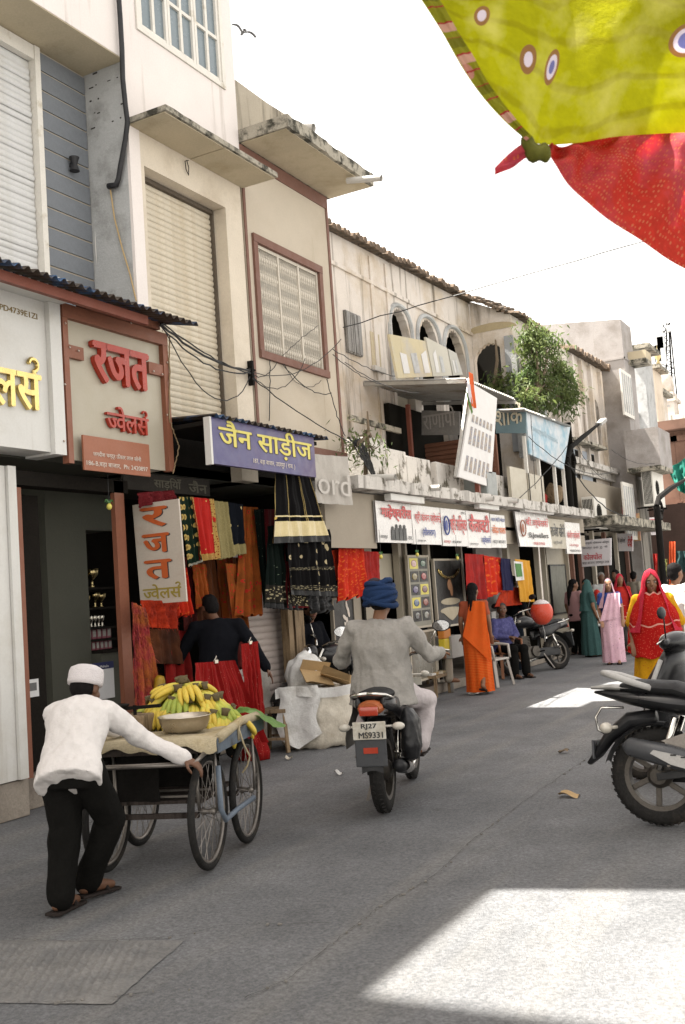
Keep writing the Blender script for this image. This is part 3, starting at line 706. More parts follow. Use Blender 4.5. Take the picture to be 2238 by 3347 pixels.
# white sign with gold letters
ws = thing('white_shop_sign', 'white box sign with gold mirror letters at the left edge', 'sign', (XS, 6, 3))
wy = on_x(140, 850, XS).y; wzb = on_x(140, 1042, XS).z; wzt = on_x(138, 700, XS).z
board(ws, 'panel', M_SIGNW, 4.4, wy - .13, wzb + .02, wzt, XS - .03, .3)
board(ws, 'edge_column', M_SIGNW, wy - .128, wy, wzb, wzt, XS + .02, .34)
fz = on_x(166, 680, XS + .16).z
board(ws, 'top_fascia', M_SIGNW, 4.4, on_x(168, 690, XS + .16).y, wzt + .002, wzt + .17, XS + .16, .5, .006)
text_x('lettering', '{ज}वेलस^', M_GOLD, ws, -120, 910, 88, 775, XS - .03, .04, .02, .004)
text_x('lettering', '08BAHGPD4739E1ZI', M_BROWNT, ws, -70, 690, 83, 676, XS - .03, .001, .012)
# Rajat sign
rs = thing('beige_jewellers_sign', 'beige sign in brown frame with raised red letters', 'sign', (XS, 7.4, 3.4))
ry0, ry1 = on_x(146, 880, XS).y, on_x(387, 920, XS).y
rz1 = (on_x(150, 705, XS).z + on_x(387, 762, XS).z) / 2; rz0 = (on_x(142, 1045, XS).z + on_x(386, 1085, XS).z) / 2
board(rs, 'panel', M_SIGNB, ry0 + .02, ry1 - .03, rz0 + .01, rz1 - .02, XS - .03, .03)
def fr(b):
    x0, x1 = XS - .05, XS + .02
    b.b2((x0, ry0, rz0 - .03), (x1, ry0 + .06, rz1 - .12)); b.b2((x0, ry1 - .075, rz0), (x1, ry1, rz1 - .12)); b.b2((x0, ry0, rz1 - .118), (x1 + .003, ry1, rz1))
b = MB(); fr(b); adopt(b.build('frame', M_FRAME), rs)
for (u0, v0, u1, v1) in ((151, 825, 190, 785), (340, 862, 380, 835)):
    a, w, h = rect_x(u0, v0, u1, v1, XS); board(rs, 'bracket', M_FRAME, a.y, a.y + w, a.z + .03, a.z + .14, XS + .012, .045)
sc_ = MB(); sc_.lathe([(0, .006), (.008, .005), (.011, 0)], (0, 0, 0), 8, 'X'); scm = sc_.mesh('screw', M_SCREW, True)
for (u, v) in ((160, 795), (180, 803), (352, 850), (372, 857), (150, 740), (149, 880), (147, 1010), (383, 830), (383, 950), (300, 740), (372, 757)):
    o = bpy.data.objects.new('screw', scm); COL.objects.link(o); o.location = on_x(u, v, XS + .025); adopt(o, rs)
text_x('lettering', 'रजत', M_REDL, rs, 205, 874, 333, 781, XS - .03, .05, .035, .006)
text_x('lettering', '{ज}वेलस^', M_REDL, rs, 239, 985, 334, 925, XS - .03, .035, .02, .006)
a, w, h = rect_x(192, 1068, 343, 1012, XS + .04)
pq = board(rs, 'plaque', M_PLAQ, a.y, a.y + w, a.z - .03, a.z + h + .06, XS + .045, .02, .004)
text_x('lettering', 'जगदीश चन्द्र ऊँकार लाल सोनी', M_LETW, rs, 213, 1047, 322, 1032, XS + .045, .0015)
text_x('lettering', '186-B,बड़ा बाजार,  Ph: 2420897', M_LETW, rs, 198, 1067, 337, 1054, XS + .045, .0015)

# blue tin roof over these two signs
r1 = thing('tin_awning', 'corrugated awning with blue paint above the jewellers signs', 'awning', (-6, 7, 4.3))
xe = -5.55; e0, e1 = on_x(-40, 572, xe), on_x(455, 748, xe); ez = (e0.z + e1.z) / 2
o = corrugated('corrugated_sheet', M_TIN_B, None, (xe, 4.6, ez), (xe, e1.y, ez), (-.75, 0, .17), .095, .016); adopt(o, r1)
b = MB(); b.b2((-5.75, 4.6, ez - .09), (-5.70, e1.y - .55, ez - .01)); b.b2((-6.25, 4.6, ez - .02), (-6.2, e1.y - .2, ez + .06)); adopt(b.build('purlin', M_RUST), r1)
b = MB(); b.b2((-6.1, ry0 + .3, rz1 + .01), (-5.95, on_x(366, 740, -5.95).y, rz1 + .16)); adopt(b.build('fascia_beam', M_FRAME), r1)

# --- shop under the signs
pl = thing('shop_plinth', 'low beige concrete plinth under the left shops', 'plinth', (-6.3, 8, 0))
py0 = on_x(60, 1830, FX).y
def plinth(b):
    b.b2((-9.5, 3.0, 0.0), (-6.26, py0, .29), .012)
    b.b2((-9.5, py0 + .002, 0), (-6.42, 11.6, .27), .01)
b = MB(); plinth(b); adopt(b.build('plinth_block', M_STONE), pl)
shop = thing('jewellers_shop', 'dark open jewellers shop with silverware shelves and reddish posts', 'shop', (-7, 6.8, .29))
SX = -6.24
wyl = on_x(44, 1400, SX).y
b = MB(); b.b2((SX - .1, 4.4, .30), (SX, wyl - .09, 2.78)); b.b2((SX - .06, wyl - .085, .30), (SX + .03, wyl, 2.78)); adopt(b.build('folded_door', M_SIGNW), shop)
pa = on_x(40, 1400, SX - .06).y
b = MB(); b.b2((SX - .16, wyl + .004, .28), (SX - .03, wyl + .105, 2.62)); adopt(b.build('post', M_FRAME), shop)
q0, q1 = on_x(278, 1400, SX).y, on_x(298, 1400, SX).y
b = MB(); b.b2((SX - .07, q0 + .01, .28), (SX - .02, q1 + .02, 2.75)); adopt(b.build('post', M_FRAME), shop)
b = MB(); b.b2((SX - .2, wyl - .3, 2.64), (SX - .02, q0 + .2, 2.76)); adopt(b.build('lintel', M_DARK), shop)
IX = -6.95
g2 = on_x(268, 1400, IX).y
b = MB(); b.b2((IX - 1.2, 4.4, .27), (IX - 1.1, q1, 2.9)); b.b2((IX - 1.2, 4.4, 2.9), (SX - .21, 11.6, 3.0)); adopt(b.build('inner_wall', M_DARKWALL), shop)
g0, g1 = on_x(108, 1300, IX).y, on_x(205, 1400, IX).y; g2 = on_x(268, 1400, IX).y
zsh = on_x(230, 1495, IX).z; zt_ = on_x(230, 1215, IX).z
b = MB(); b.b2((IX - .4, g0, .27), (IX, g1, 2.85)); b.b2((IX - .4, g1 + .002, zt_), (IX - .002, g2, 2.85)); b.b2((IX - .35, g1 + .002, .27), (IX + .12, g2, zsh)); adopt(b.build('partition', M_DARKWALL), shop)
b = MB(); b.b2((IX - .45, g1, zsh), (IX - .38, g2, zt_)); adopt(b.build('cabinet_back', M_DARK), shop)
shelves = []
for v in (1345, 1390, 1435, 1462, 1487):
    zz = on_x(235, v, IX - .1).z; shelves.append(zz)
    board(shop, 'shelf', M_DARK, g1 + .003, g2 - .003, zz - .02, zz, IX - .02, .34)
b = MB(); b.b2((IX + .0, g1 + .003, zsh), (IX + .14, g2, zsh + .03)); adopt(b.build('counter_top', M_DARK), shop)
M_SILV = mat('silver_cup', (0.55, 0.52, 0.45), 0.25, 0.1, 9, 0.05, metal=1.0)
M_SGOLD = mat('gilt_trophy', (0.5, 0.4, 0.2), 0.25, 0.1, 9, 0.05, metal=1.0)
cup = MB(); cup.lathe([(.016, 0), (.02, .004), (.011, .02), (.011, .05), (.022, .07), (.026, .11), (.024, .112), (.020, .075), (0, .072)], (0, 0, 0), 14); cupm = cup.mesh('silver_cup', M_SILV, True)
bowl = MB(); bowl.lathe([(.03, 0), (.012, .02), (.012, .06), (.05, .1), (.06, .15), (.055, .15), (.04, .1), (0, .08)], (0, 0, 0), 14); bowlm = bowl.mesh('trophy', M_SGOLD, True)
def item(me, name, lab, cat, grp, loc, s=1.0):
    o = bpy.data.objects.new(name, me); COL.objects.link(o); o.location = loc; o.scale = (s, s, s); return tag(o, lab, cat, grp)
for k in range(6):
    item(cupm, 'silver_cup', ORD[k] + ' silver cup from the left on the jewellers shelf', 'cup', 'silver cups on shelf', (IX - .13, g1 + .05 + k * (g2 - g1 - .08) / 6, shelves[2] + .002), 1.0)
for k, (t, zi, s) in enumerate(((.18, 0, .9), (.55, 0, 1.25), (.3, 1, .8), (.62, 1, 1.0), (.85, 1, .9))):
    item(bowlm, 'trophy', ['low gilt bowl on the upper left of the jewellers shelves', 'tall gilt cup on the upper jewellers shelf', 'left small gilt bowl on the second jewellers shelf', 'middle gilt bowl on the second jewellers shelf', 'right gilt bowl on the second jewellers shelf'][k], 'trophy', None, (IX - .15, g1 + t * (g2 - g1), shelves[zi] + .002), s)
M_BOXP = mat('pink_gift_box', (0.20, 0.05, 0.07), 0.4, 0.2); M_BOXW = mat('box_window', (0.28, 0.27, 0.25), 0.2, 0.25, 20, 0.1)
for r_ in (3, 4):
    for k in range(5 + (r_ == 4)):
        n_ = 5 + (r_ == 4); wd = (g2 - g1 - .04) / n_
        t = thing('gift_box', '%s pink window box from the left on the %s jewellers box shelf' % (ORD[k], 'upper' if r_ == 3 else 'lower'), 'box', (IX - .1, g1 + .02 + (k + .5) * wd, shelves[r_] + .002), 0, 'pink boxes on the %s box shelf' % ('upper' if r_ == 3 else 'lower'))
        hgt = .105 if r_ == 3 else .085
        b = MB(); b.b2((-.03, -wd * .44, 0), (.03, wd * .44, hgt), .004); b.build('carton', M_BOXP, t)
        b = MB(); b.b2((.03, -wd * .3, hgt * .2), (.033, wd * .3, hgt * .85)); b.build('window', M_BOXW, t)
# payment cards
M_CARD = mat('white_card', (0.6, 0.6, 0.6), 0.5, 0.05); M_NAVY = mat('navy_print', (0.02, 0.025, 0.09), 0.5, 0.1); M_GREYP = mat('grey_print', (0.12, 0.12, 0.12), 0.6, 0.2)
cx = IX + .125
cd = thing('payment_card', 'white card with navy header on the jewellers counter front', 'card', (cx, 7, 1))
a, w, h = rect_x(212, 1605, 262, 1520, cx); board(cd, 'card', M_CARD, a.y, a.y + w, a.z, a.z + h + .0, cx + .01, .006); board(cd, 'header', M_NAVY, a.y, a.y + w, a.z + h * .82, a.z + h + .004, cx + .013, .003)
fit = fit_text('lettering', 'Mahalo', M_CARD, None, V((cx + .013, a.y + w * .35, a.z + h * .86)), EY, EZ, w * .4, h * .07, .001); adopt(fit, cd)
cd = thing('payment_card', 'small white card low on the left dark door of the jewellers', 'card', (-6.5, 6.4, .9))
a, w, h = rect_x(63, 1598, 90, 1557, -6.5); board(cd, 'card', M_CARD, a.y, a.y + w, a.z, a.z + h, -6.5, .006); board(cd, 'grey_print', M_GREYP, a.y + w * .2, a.y + w * .8, a.z + h * .35, a.z + h * .8, -6.497, .003)
b = MB(); b.b2((-6.56, on_x(62, 1400, -6.5).y, .28), (-6.51, on_x(100, 1400, -6.5).y, 2.6)); adopt(b.build('dark_door', M_DARK), shop)
cd = thing('notice_card', 'tan notice taped on the grey partition of the jewellers shop', 'card', (IX, 7, 1))
a, w, h = rect_x(180, 1572, 222, 1540, IX); board(cd, 'card', mat('tan_card', (.25, .22, .15), .7, .1), a.y, a.y + w * .9, a.z, a.z + h + .03, IX + .005, .004)
# hanging vertical banner, square to the shop front
vb = thing('vertical_banner', 'upright cream banner with orange letters hung beside the jewellers shop', 'banner', (-6, 7.5, 2))
YB = 7.55
c4 = [on_y(u, v, YB) for u, v in ((322, 1385), (427, 1377), (408, 1142), (303, 1157))]
M_BAN = mat('cream_flex_print', (0.50, 0.44, 0.37), 0.5, 0.1, 3, 0.05, col2=(0.42, 0.29, 0.22), mix=(0.55, 0.8), cscale=2.4)
b = MB(); b.prism(c4, (0, .02, 0)); adopt(b.build('panel', M_BAN), vb)
M_ORL = mat('orange_print', (0.48, 0.10, 0.025), 0.5, 0.08); M_OLV = mat('olive_gold_print', (0.30, 0.23, 0.04), 0.5, 0.08); M_SHAD = mat('dark_print', (0.06, 0.05, 0.05), 0.6, 0.1)
def btxt(txt, a0, a1, t0, t1, m, bold=.03, lift=.004):
    o_ = c4[0].lerp(c4[1], a0); ux = (c4[1] - c4[0]); uz = (c4[3] - c4[0]); p = c4[0] + ux * a0 + uz * t0
    o = fit_text('lettering', txt, m, None, p, ux, uz, ux.length * (a1 - a0), uz.length * (t1 - t0), .002, bold, lift); adopt(o, vb)
for txt, t0, t1 in (('र', .755, .955), ('ज', .50, .69), ('त', .24, .43)):
    btxt(txt, .18, .78, t0 - .006, t1 - .006, M_SHAD, .03, .002); btxt(txt, .16, .76, t0, t1, M_ORL, .03, .006)
btxt('{ज}वेलस^', .08, .92, .045, .2, M_OLV, .02, .004)

# ================================================================ SARI SHOP
ss = thing('sari_shop', 'dark sari shop recess hung with bright garments', 'shop', (-7, 9.5, .27))
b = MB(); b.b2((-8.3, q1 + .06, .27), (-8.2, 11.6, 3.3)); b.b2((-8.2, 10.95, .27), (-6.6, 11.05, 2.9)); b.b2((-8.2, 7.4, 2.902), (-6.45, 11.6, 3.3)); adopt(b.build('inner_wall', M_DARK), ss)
r2 = thing('tin_awning', 'corrugated awning with blue edge above the purple sari sign', 'awning', (-6, 9, 3.6))
xe = -5.5; e0, e1 = on_x(390, 942, xe), on_x(752, 1003, xe); ez = e1.z; e0.y = ry1 + .03
adopt(corrugated('corrugated_sheet', M_TIN_B, None, (xe, e0.y, ez), (xe, e1.y, ez), (-.8, 0, .06), .11, .017), r2)
b = MB(); b.b2((-6.25, e0.y, ez - .08), (-5.6, e1.y - .1, ez - .04)); adopt(b.build('purlin', M_DARK), r2)
js = thing('purple_sari_sign', 'purple-blue sign with yellow letters under the awning', 'sign', (-5.55, 9, 3.2))
JX = -5.55
j0, j1 = on_x(482, 1000, JX).y, on_x(721, 1050, JX).y; jz1 = (on_x(481, 953, JX).z + on_x(722, 1004, JX).z) / 2; jz0 = (on_x(485, 1058, JX).z + on_x(720, 1095, JX).z) / 2
M_PURP = mat('purple_print', (0.075, 0.068, 0.17), 0.45, 0.1, 2, 0.03, col2=(0.095, 0.055, 0.11), mix=(0.45, 0.7), cscale=1.2, spec=0.5)
board(js, 'panel', M_PURP, j0 + .02, j1, jz0, jz1, JX, .05); board(js, 'edge_trim', M_SIGNW, j0 - .012, j0 + .018, jz0 - .01, jz1, JX + .006, .07)
M_YEL = mat('yellow_print', (0.60, 0.52, 0.11), 0.45, 0.06)
hgt = jz1 - jz0; wid = j1 - j0
fit = fit_text('lettering', 'जैन साड़ीज', M_SHAD, None, V((JX, j0 + wid * .075, jz0 + hgt * .29)), EY, EZ, wid * .9, hgt * .68, .001, .018, .002); adopt(fit, js)
fit = fit_text('lettering', 'जैन साड़ीज', M_YEL, None, V((JX, j0 + wid * .065, jz0 + hgt * .305)), EY, EZ, wid * .9, hgt * .68, .002, .018, .005); adopt(fit, js)
fit = fit_text('lettering', '187, बड़ा बाजार, उदयपुर ( राज. )', M_LETW, None, V((JX, j0 + wid * .36, jz0 + hgt * .10)), EY, EZ, wid * .41, hgt * .14, .001, 0, .003); adopt(fit, js)
fb = thing('dim_name_board', 'dim old name board in the dark above the hung saris', 'sign', (-6.4, 8.5, 2.8))
a, w, h = rect_x(345, 1120, 480, 1085, -6.4); board(fb, 'panel', mat('faded_black_board', (.05, .045, .04), .8, .3, 8), a.y - .4, a.y + w, a.z - .02, a.z + h, -6.4, .03)
M_FADE = mat('faded_print', (0.13, 0.12, 0.09), .8, .3)
for txt, x0_, x1_ in (('जैन', .62, .95), ('साड़ियाँ', .05, .5)):
    fit = fit_text('lettering', txt, M_FADE, None, V((-6.4, a.y + w * x0_, a.z)), EY, EZ, w * (x1_ - x0_), h * .85, .001, .02, .003); adopt(fit, fb)
# lower shutter and timber at the right of the sari shop
ls = thing('lower_roller_shutter', 'pinkish white roller shutter half hidden behind the sari rack', 'shutter', (-6.6, 10, .3))
a, b_ = on_x(545, 1500, -6.55), on_x(655, 1500, -6.55)
me = slat_mesh(b_.y - a.y, .075, mat('pinkish_shutter', (.42, .36, .33), .6, .08))
for k in range(26):
    o = bpy.data.objects.new('slat', me); COL.objects.link(o); o.location = (-6.55, a.y, .3 + k * .075); adopt(o, ls)
M_WOOD = mat('old_timber', (0.24, 0.17, 0.10), 0.8, 0.25, 6, 0.3, 40, streak=(30, .5, .7), stcol='#3b2a18')
tp = thing('timber_post', 'weathered timber post beside the pinkish shutter', 'post', (-6.35, 10.9, .27))
a = on_x(662, 1450, -6.35); b_ = on_x(696, 1450, -6.35)
b = MB(); b.b2((-6.45, a.y, .27), (-6.35, a.y + .1, 2.6)); b.b2((-6.43, a.y + .13, .27), (-6.34, b_.y, 2.6)); adopt(b.build('upright', M_WOOD), tp)
# ================================================================ GARMENTS HUNG AT THE SARI SHOP
def drape(name, lab, cat, corners, m, amp=.02, nf=5, uvs=(1, 1), grp=None, nu=36, nv=24, seed=0.0, sag=0.0, band=None, parts=None, hem=0.0, par=None, th=.004, flare=1.0):
    """cloth hung between TL, TR and hanging to BR, BL, with folds that deepen towards the hem"""
    TL, TR, BR, BL = [V(c) for c in corners]
    nr = (TR - TL).cross(BL - TL).normalized()
    if nr.dot(CP - TL) < 0: nr = -nr
    def fn(a, t):
        p = TL.lerp(TR, a).lerp(BL.lerp(BR, a), t)
        ph = a * nf * 2 * math.pi + 1.2 * nz((a * 3, t * 1.5, seed)) + seed
        d = amp * (0.35 + 0.65 * t ** flare) * (math.sin(ph) + 0.45 * math.sin(2.3 * ph + seed * 2))
        d += amp * .6 * nz((a * 7, t * 5, seed + 3))
        z = -sag * math.sin(math.pi * a) * t + hem * t * (0.5 * math.sin(ph * 1.0) + nz((a * 9, seed, 0)))
        return p + nr * d + V((0, 0, z))
    b = MB(); b.grid(lambda a, t: fn(a, t), nu, nv, uvs, flip=True)
    k = len(b.v); b.grid(lambda a, t: fn(a, t) - nr * th, nu, nv, uvs)
    o = b.build(name, m, None, True)
    if par is not None: adopt(o, par)
    else: tag(o, lab, cat, grp)
    return o, fn, nr
def band_on(parent, fn, nr, a0, a1, t0, t1, m, name='border', lift=.004, nu=30, nv=4, uvs=(1, 1)):
    b = MB(); b.grid(lambda a, t: fn(a0 + (a1 - a0) * a, t0 + (t1 - t0) * t) + nr * lift, nu, nv, uvs, flip=True)
    o = b.build(name, m, None, True); o.parent = parent; return o
def q4(x, *uv): return [on_x(u, v, x) for u, v in uv]
def qy(y, *uv): return [on_y(u, v, y) for u, v in uv]
GX = -6.0
C_GREEN = dots_mat('green_gold_brocade', '#16251b', '#b39a5a', (3, 7), .30, jitter=.12, dot2='#8c7440')
C_RED = dots_mat('red_gold_sari', '#a8201a', '#c9a95c', (5, 9), .12, jitter=.5)
C_OLIVE = dots_mat('olive_tissue', '#857a52', '#a0946a', (30, 40), .2, jitter=1.0)
C_NAVY = dots_mat('black_dotted', '#10131a', '#c4b480', (4, 5), .17, jitter=.5)
C_FLOR = dots_mat('rust_floral', '#8a4517', '#a8281c', (9, 16), .3, jitter=.9, base2='#6f3a10', dot2='#3a4a20')
C_BROWN = mat('brown_curtain', '#5a2f12', .9, .25, 8, .3, 80, col2='#3a1c0c')
C_MAROON = dots_mat('maroon_sequin', '#5a1318', '#a8605a', (14, 40), .12, jitter=.9)
C_MAR2 = mat('maroon_curtain', '#5b1a16', .9, .25, 8, .3, 80, col2='#3a100e')
C_DKGR = dots_mat('dark_green_sequin', '#0d1512', '#7d8a76', (8, 40), .12, jitter=.9)
C_BLKG = dots_mat('black_gold_lehenga', '#0c0b0c', '#c8a85a', (2.0, 3.2), .1, jitter=.25, stripe=[(0, 3.0, .035, '#a8935c'), (0, 3.1, .02, '#a8935c')])
C_CREAM = mat('cream_satin', '#c9b888', .45, .15, 5, .2, 60, sheen=.3)
C_BLACK = mat('black_satin', '#0b0b0d', .5, .2, 6, .2)
C_PEAC = dots_mat('black_peacock_print', '#0c0b0c', '#a89a7a', (7, 6), .27, jitter=.95, dot2='#4a4438')
C_SILV = dots_mat('silver_zari_border', '#26231f', '#a09678', (26, 7), .36, jitter=.8)
C_FEATH = mat('pink_orange_feather', '#a83a3f', .95, .3, 14, .8, 60, col2='#b0622e', mix=(.4, .6), cscale=6, streak=(40, .5, .7), stcol='#5c1f2c')
C_ORAN = mat('orange_tulle', '#c23a14', .9, .25, 12, .6, 70, col2='#8f2410', trans=.25)
C_REDS = dots_mat('red_sequin_lehenga', '#85100f', '#e0b8a4', (16, 26), .09, jitter=.9, stripe=[(0, 7, .03, '#c05a4a')])
C_YEL = mat('yellow_tissue', '#9a7a1c', .4, .25, 8, .3)
C_ORPAT = dots_mat('orange_red_print', '#b52a12', '#c6561f', (8, 12), .33, jitter=.9, base2='#a31d12')
C_CRIM = mat('crimson_cloth', '#9c1c14', .9, .2, 6, .3, 60, col2='#7d120f')
C_GOLDB = dots_mat('gold_zari_border', '#a8874a', '#6b1c14', (3, 24), .3, jitter=.4)
grp = None
o, f, n = drape('dupatta', 'dark green gold-spotted cloth hanging beside the upright banner', 'garment', q4(GX, (409, 1138), (437, 1138), (458, 1288), (430, 1300)), C_GREEN, .024, 2, seed=1.0, hem=.015)
band_on(o, f, n, 0, 1, .97, 1.0, mat('silver_lace', '#8f8d80', .6, .3, 40, .5), 'lace_hem')
o, f, n = drape('sari', 'red sari cloth with gold border in the hanging row', 'garment', q4(GX + .02, (437, 1138), (487, 1143), (500, 1280), (458, 1284)), C_RED, .02, 3, seed=2.0, hem=.012)
band_on(o, f, n, 0, .1, 0, 1, C_GOLDB); band_on(o, f, n, .85, 1, 0, 1, C_GOLDB); band_on(o, f, n, .1, .85, .9, 1, C_GOLDB)
drape('sari', 'plain olive beige sari cloth in the hanging row', 'garment', q4(GX, (486, 1146), (521, 1150), (537, 1275), (500, 1281)), C_OLIVE, .02, 3, seed=3.0, hem=.015)
o, f, n = drape('sari', 'black cloth with gold dots and pale hem in the hanging row', 'garment', q4(GX, (522, 1150), (557, 1155), (564, 1268), (534, 1272)), C_NAVY, .022, 2, seed=4.0, hem=.012)
band_on(o, f, n, 0, 1, .8, 1, C_OLIVE)
drape('curtain', 'rust brown floral drape hanging left of the black skirts', 'garment', q4(GX - .05, (556, 1160), (592, 1162), (604, 1408), (541, 1412)), C_FLOR, .035, 3, seed=5.0, hem=.02)
for k, (u0, u1, m_, lab) in enumerate(((405, 440, C_MAR2, 'maroon'), (440, 492, C_BROWN, 'dark brown'), (492, 548, C_FLOR, 'rust'))):
    drape('curtain', '%s drape at the back of the sari shop above the shopkeeper' % lab, 'garment', q4(GX - .3, (u0, 1275), (u1, 1277), (u1 + 18, 1440), (u0 + 14, 1445)), m_, .03, 3, seed=6.0 + k)
drape('sari', 'orange floral drape low behind the hanging row', 'garment', q4(GX - .1, (515, 1290), (552, 1292), (568, 1412), (530, 1418)), C_FLOR, .02, 2, seed=9.0)
drape('dupatta', 'dark green sequined strip hanging left of the maroon strip', 'garment', q4(GX, (582, 1166), (606, 1166), (628, 1385), (606, 1388)), C_DKGR, .015, 2, seed=10.0)
drape('dupatta', 'maroon sequined strip hanging behind the black skirts', 'garment', q4(GX + .02, (606, 1166), (640, 1166), (650, 1380), (618, 1384)), C_MAROON, .015, 2, seed=11.0)
SKX = -5.72
def skirt(name, lab, pts, x, m, bands, seed, nf=5, amp=.03):
    t = thing(name, lab, 'garment', on_x(pts[0][0], pts[0][1], x))
    o, f, n = drape('cloth', None, None, q4(x, *pts), m, amp, nf, seed=seed, par=t, nu=48)
    for (t0, t1, bm, lf) in bands: 
        bb_ = MB(); bb_.grid(lambda a, tt: f(a, t0 + (t1 - t0) * tt) + n * lf, 48, 4, (1, 1), flip=True)
        q = bb_.build('border', bm, None, True); adopt(q, t)
    return t
skirt('lehenga_skirt', 'black silver-hemmed skirt hanging left of the peacock skirt', [(612, 1205), (650, 1200), (690, 1398), (605, 1392)], SKX - .12, C_DKGR, [(.72, .93, C_SILV, .005), (.94, 1, C_BLACK, .006)], 13.0)
skirt('lehenga_skirt', 'maroon skirt with worked hem between two black skirts', [(650, 1215), (672, 1212), (700, 1392), (652, 1392)], SKX - .1, C_MAROON, [(.8, .98, C_SILV, .005)], 13.5, 3)
skirt('lehenga_skirt', 'black skirt with pale peacock print under the purple sign', [(655, 1225), (752, 1212), (768, 1366), (662, 1362)], SKX - .03, C_PEAC, [(.55, .6, C_SILV, .005), (.84, .92, C_SILV, .005), (.925, 1, C_BLACK, .006)], 14.0)
skirt('lehenga_skirt', 'black gold-striped skirt with wide cream band under the purple sign', [(628, 1078), (706, 1082), (752, 1240), (625, 1244)], SKX + .03, C_BLKG, [(.62, .64, C_CREAM, .005), (.7, .91, C_CREAM, .006), (.915, 1, C_BLACK, .006)], 15.0, 4, .02)
# feather-edged scarf, tulle, cellophane parcel
def fuzzy(name, lab, pts, x, m, n_hair, seed, amp=.03, hair=.05):
    o, f, n = drape(name, lab, 'garment', q4(x, *pts), m, amp, 3, seed=seed)
    b = MB(); rr = random.Random(seed)
    for k in range(n_hair):
        a, t = rr.random(), rr.random(); p = f(a, t); d = V((rr.uniform(.2, 1), rr.uniform(-1, 1), rr.uniform(-2.2, .2))).normalized() * hair * rr.uniform(.5, 1.4)
        s = d.cross(V((0, 0, 1))).normalized() * .003
        b.add([p - s, p + s, p + d], [(0, 1, 2)])
    q = tag(b.build('fringe', m, None), kind='stuff'); q.parent = o
    return o
fuzzy('feather_scarf', 'pink and orange feathery scarf hanging by the red post', [(302, 1378), (330, 1392), (372, 1640), (308, 1640)], -5.95, C_FEATH, 1500, 21, .03, .07)
fuzzy('tulle_cloth', 'bright orange tulle bunched under the upright banner', [(322, 1374), (410, 1376), (402, 1440), (335, 1436)], -6.05, C_ORAN, 350, 22, .035, .05)
drape('curtain', 'amber sequined drape behind the feathery scarf', 'garment', q4(-6.3, (345, 1440), (410, 1440), (420, 1520), (352, 1520)), C_BROWN, .03, 3, seed=23.0)
yb = thing('cloth_parcel', 'yellow wrapped cloth roll standing by the feathery scarf', 'parcel', on_x(366, 1600, -5.9)); yb.location.z = .27
b = MB(); b.loft([((0, 0, 0), .055, .05), ((0, 0, .3), .06, .055), ((0, 0, .6), .055, .05), ((.01, 0, .66), .05, .045), ((.02, 0, .69), .03, .03)], 14, lambda t, k: .08 * math.sin(5 * t + k * 9)); b.build('wrap', C_YEL, yb, True)

# red lehengas on display and on the floor
def cone_skirt(name, lab, base, r0, r1, h, m, seed, tilt=0.0):
    t = thing(name, lab, 'garment', base)
    b = MB(); rings = []
    for k in range(9):
        q = k / 8; rings.append(((tilt * q, 0, h * q), r1 + (r0 - r1) * q ** 1.15, (r1 + (r0 - r1) * q ** 1.15) * .75))
    b.loft(rings, 60, lambda a, k: (1 - k) * .09 * math.sin(11 * a + seed) + (1 - k) * .05 * math.sin(23 * a), uvs=(3, 1)); b.build('skirt', m, t, True)
    b = MB(); b.loft([((tilt, 0, h - .01), r0 * 1.03, r0 * .78), ((tilt, 0, h + .04), r0 * 1.02, r0 * .77)], 30); b.build('waistband', C_GOLDB, t, True)
    return t
def clipped(lab, pts, x, seed, nf=5):
    t = thing('red_lehenga', lab, 'garment', on_x(pts[0][0], pts[0][1], x))
    o, f, n = drape('skirt', None, None, q4(x, *pts), C_REDS, .035, nf, uvs=(3, 1), seed=seed, par=t, nu=60)
    b = MB(); p = f(.5, 0) + n * .02; b.box(p, (.02, .05, .03)); b.tube([p + V((0, -.02, .01)), p + V((.01, 0, .05)), p + V((0, .02, .01))], .004, 5); adopt(b.build('bulldog_clip', M_SILV), t)
clipped('red sequined skirt clipped up in front of the shopkeeper', [(446, 1518), (535, 1512), (606, 1700), (448, 1700)], -5.55, 1.0)
p = on_x(575, 1640, -5.6)
clipped('red sequined skirt hanging under the shopkeepers right hand', [(552, 1475), (592, 1468), (606, 1640), (560, 1640)], -5.62, 31.0, 4)
p = on_z(600, 1738, 0)
t = thing('red_bundle', 'red sequined cloth bundle on the ground by the stool', 'garment', (p.x - .1, p.y, 0))
b = MB(); b.loft([((0, 0, 0), .17, .13), ((0, 0, .08), .18, .14), ((0, .01, .2), .14, .1), ((0, .02, .33), .08, .06), ((0, .02, .36), .03, .03)], 30, lambda a, k: .06 * math.sin(7 * a + 4 * k) * (1 - k * .5), uvs=(2, 1)); b.build('cloth', C_REDS, t, True)
# ---------------------------------------------------------------- orange cloths further along
drape('dupatta', 'large orange red printed cloth hanging behind the turbaned rider', 'garment', q4(-6.1, (775, 1240), (833, 1246), (840, 1362), (773, 1376)), C_ORPAT, .035, 3, seed=41, uvs=(2, 2), hem=.03)
drape('dupatta', 'darker red cloth hanging right of the orange printed cloth', 'garment', q4(-6.14, (833, 1262), (868, 1264), (872, 1345), (840, 1350)), C_CRIM, .02, 2, seed=42)
drape('dupatta', 'orange cloth folded diagonally left of the orange printed cloth', 'garment', q4(-6.16, (745, 1262), (795, 1255), (790, 1330), (752, 1330)), C_ORAN, .015, 2, seed=43)

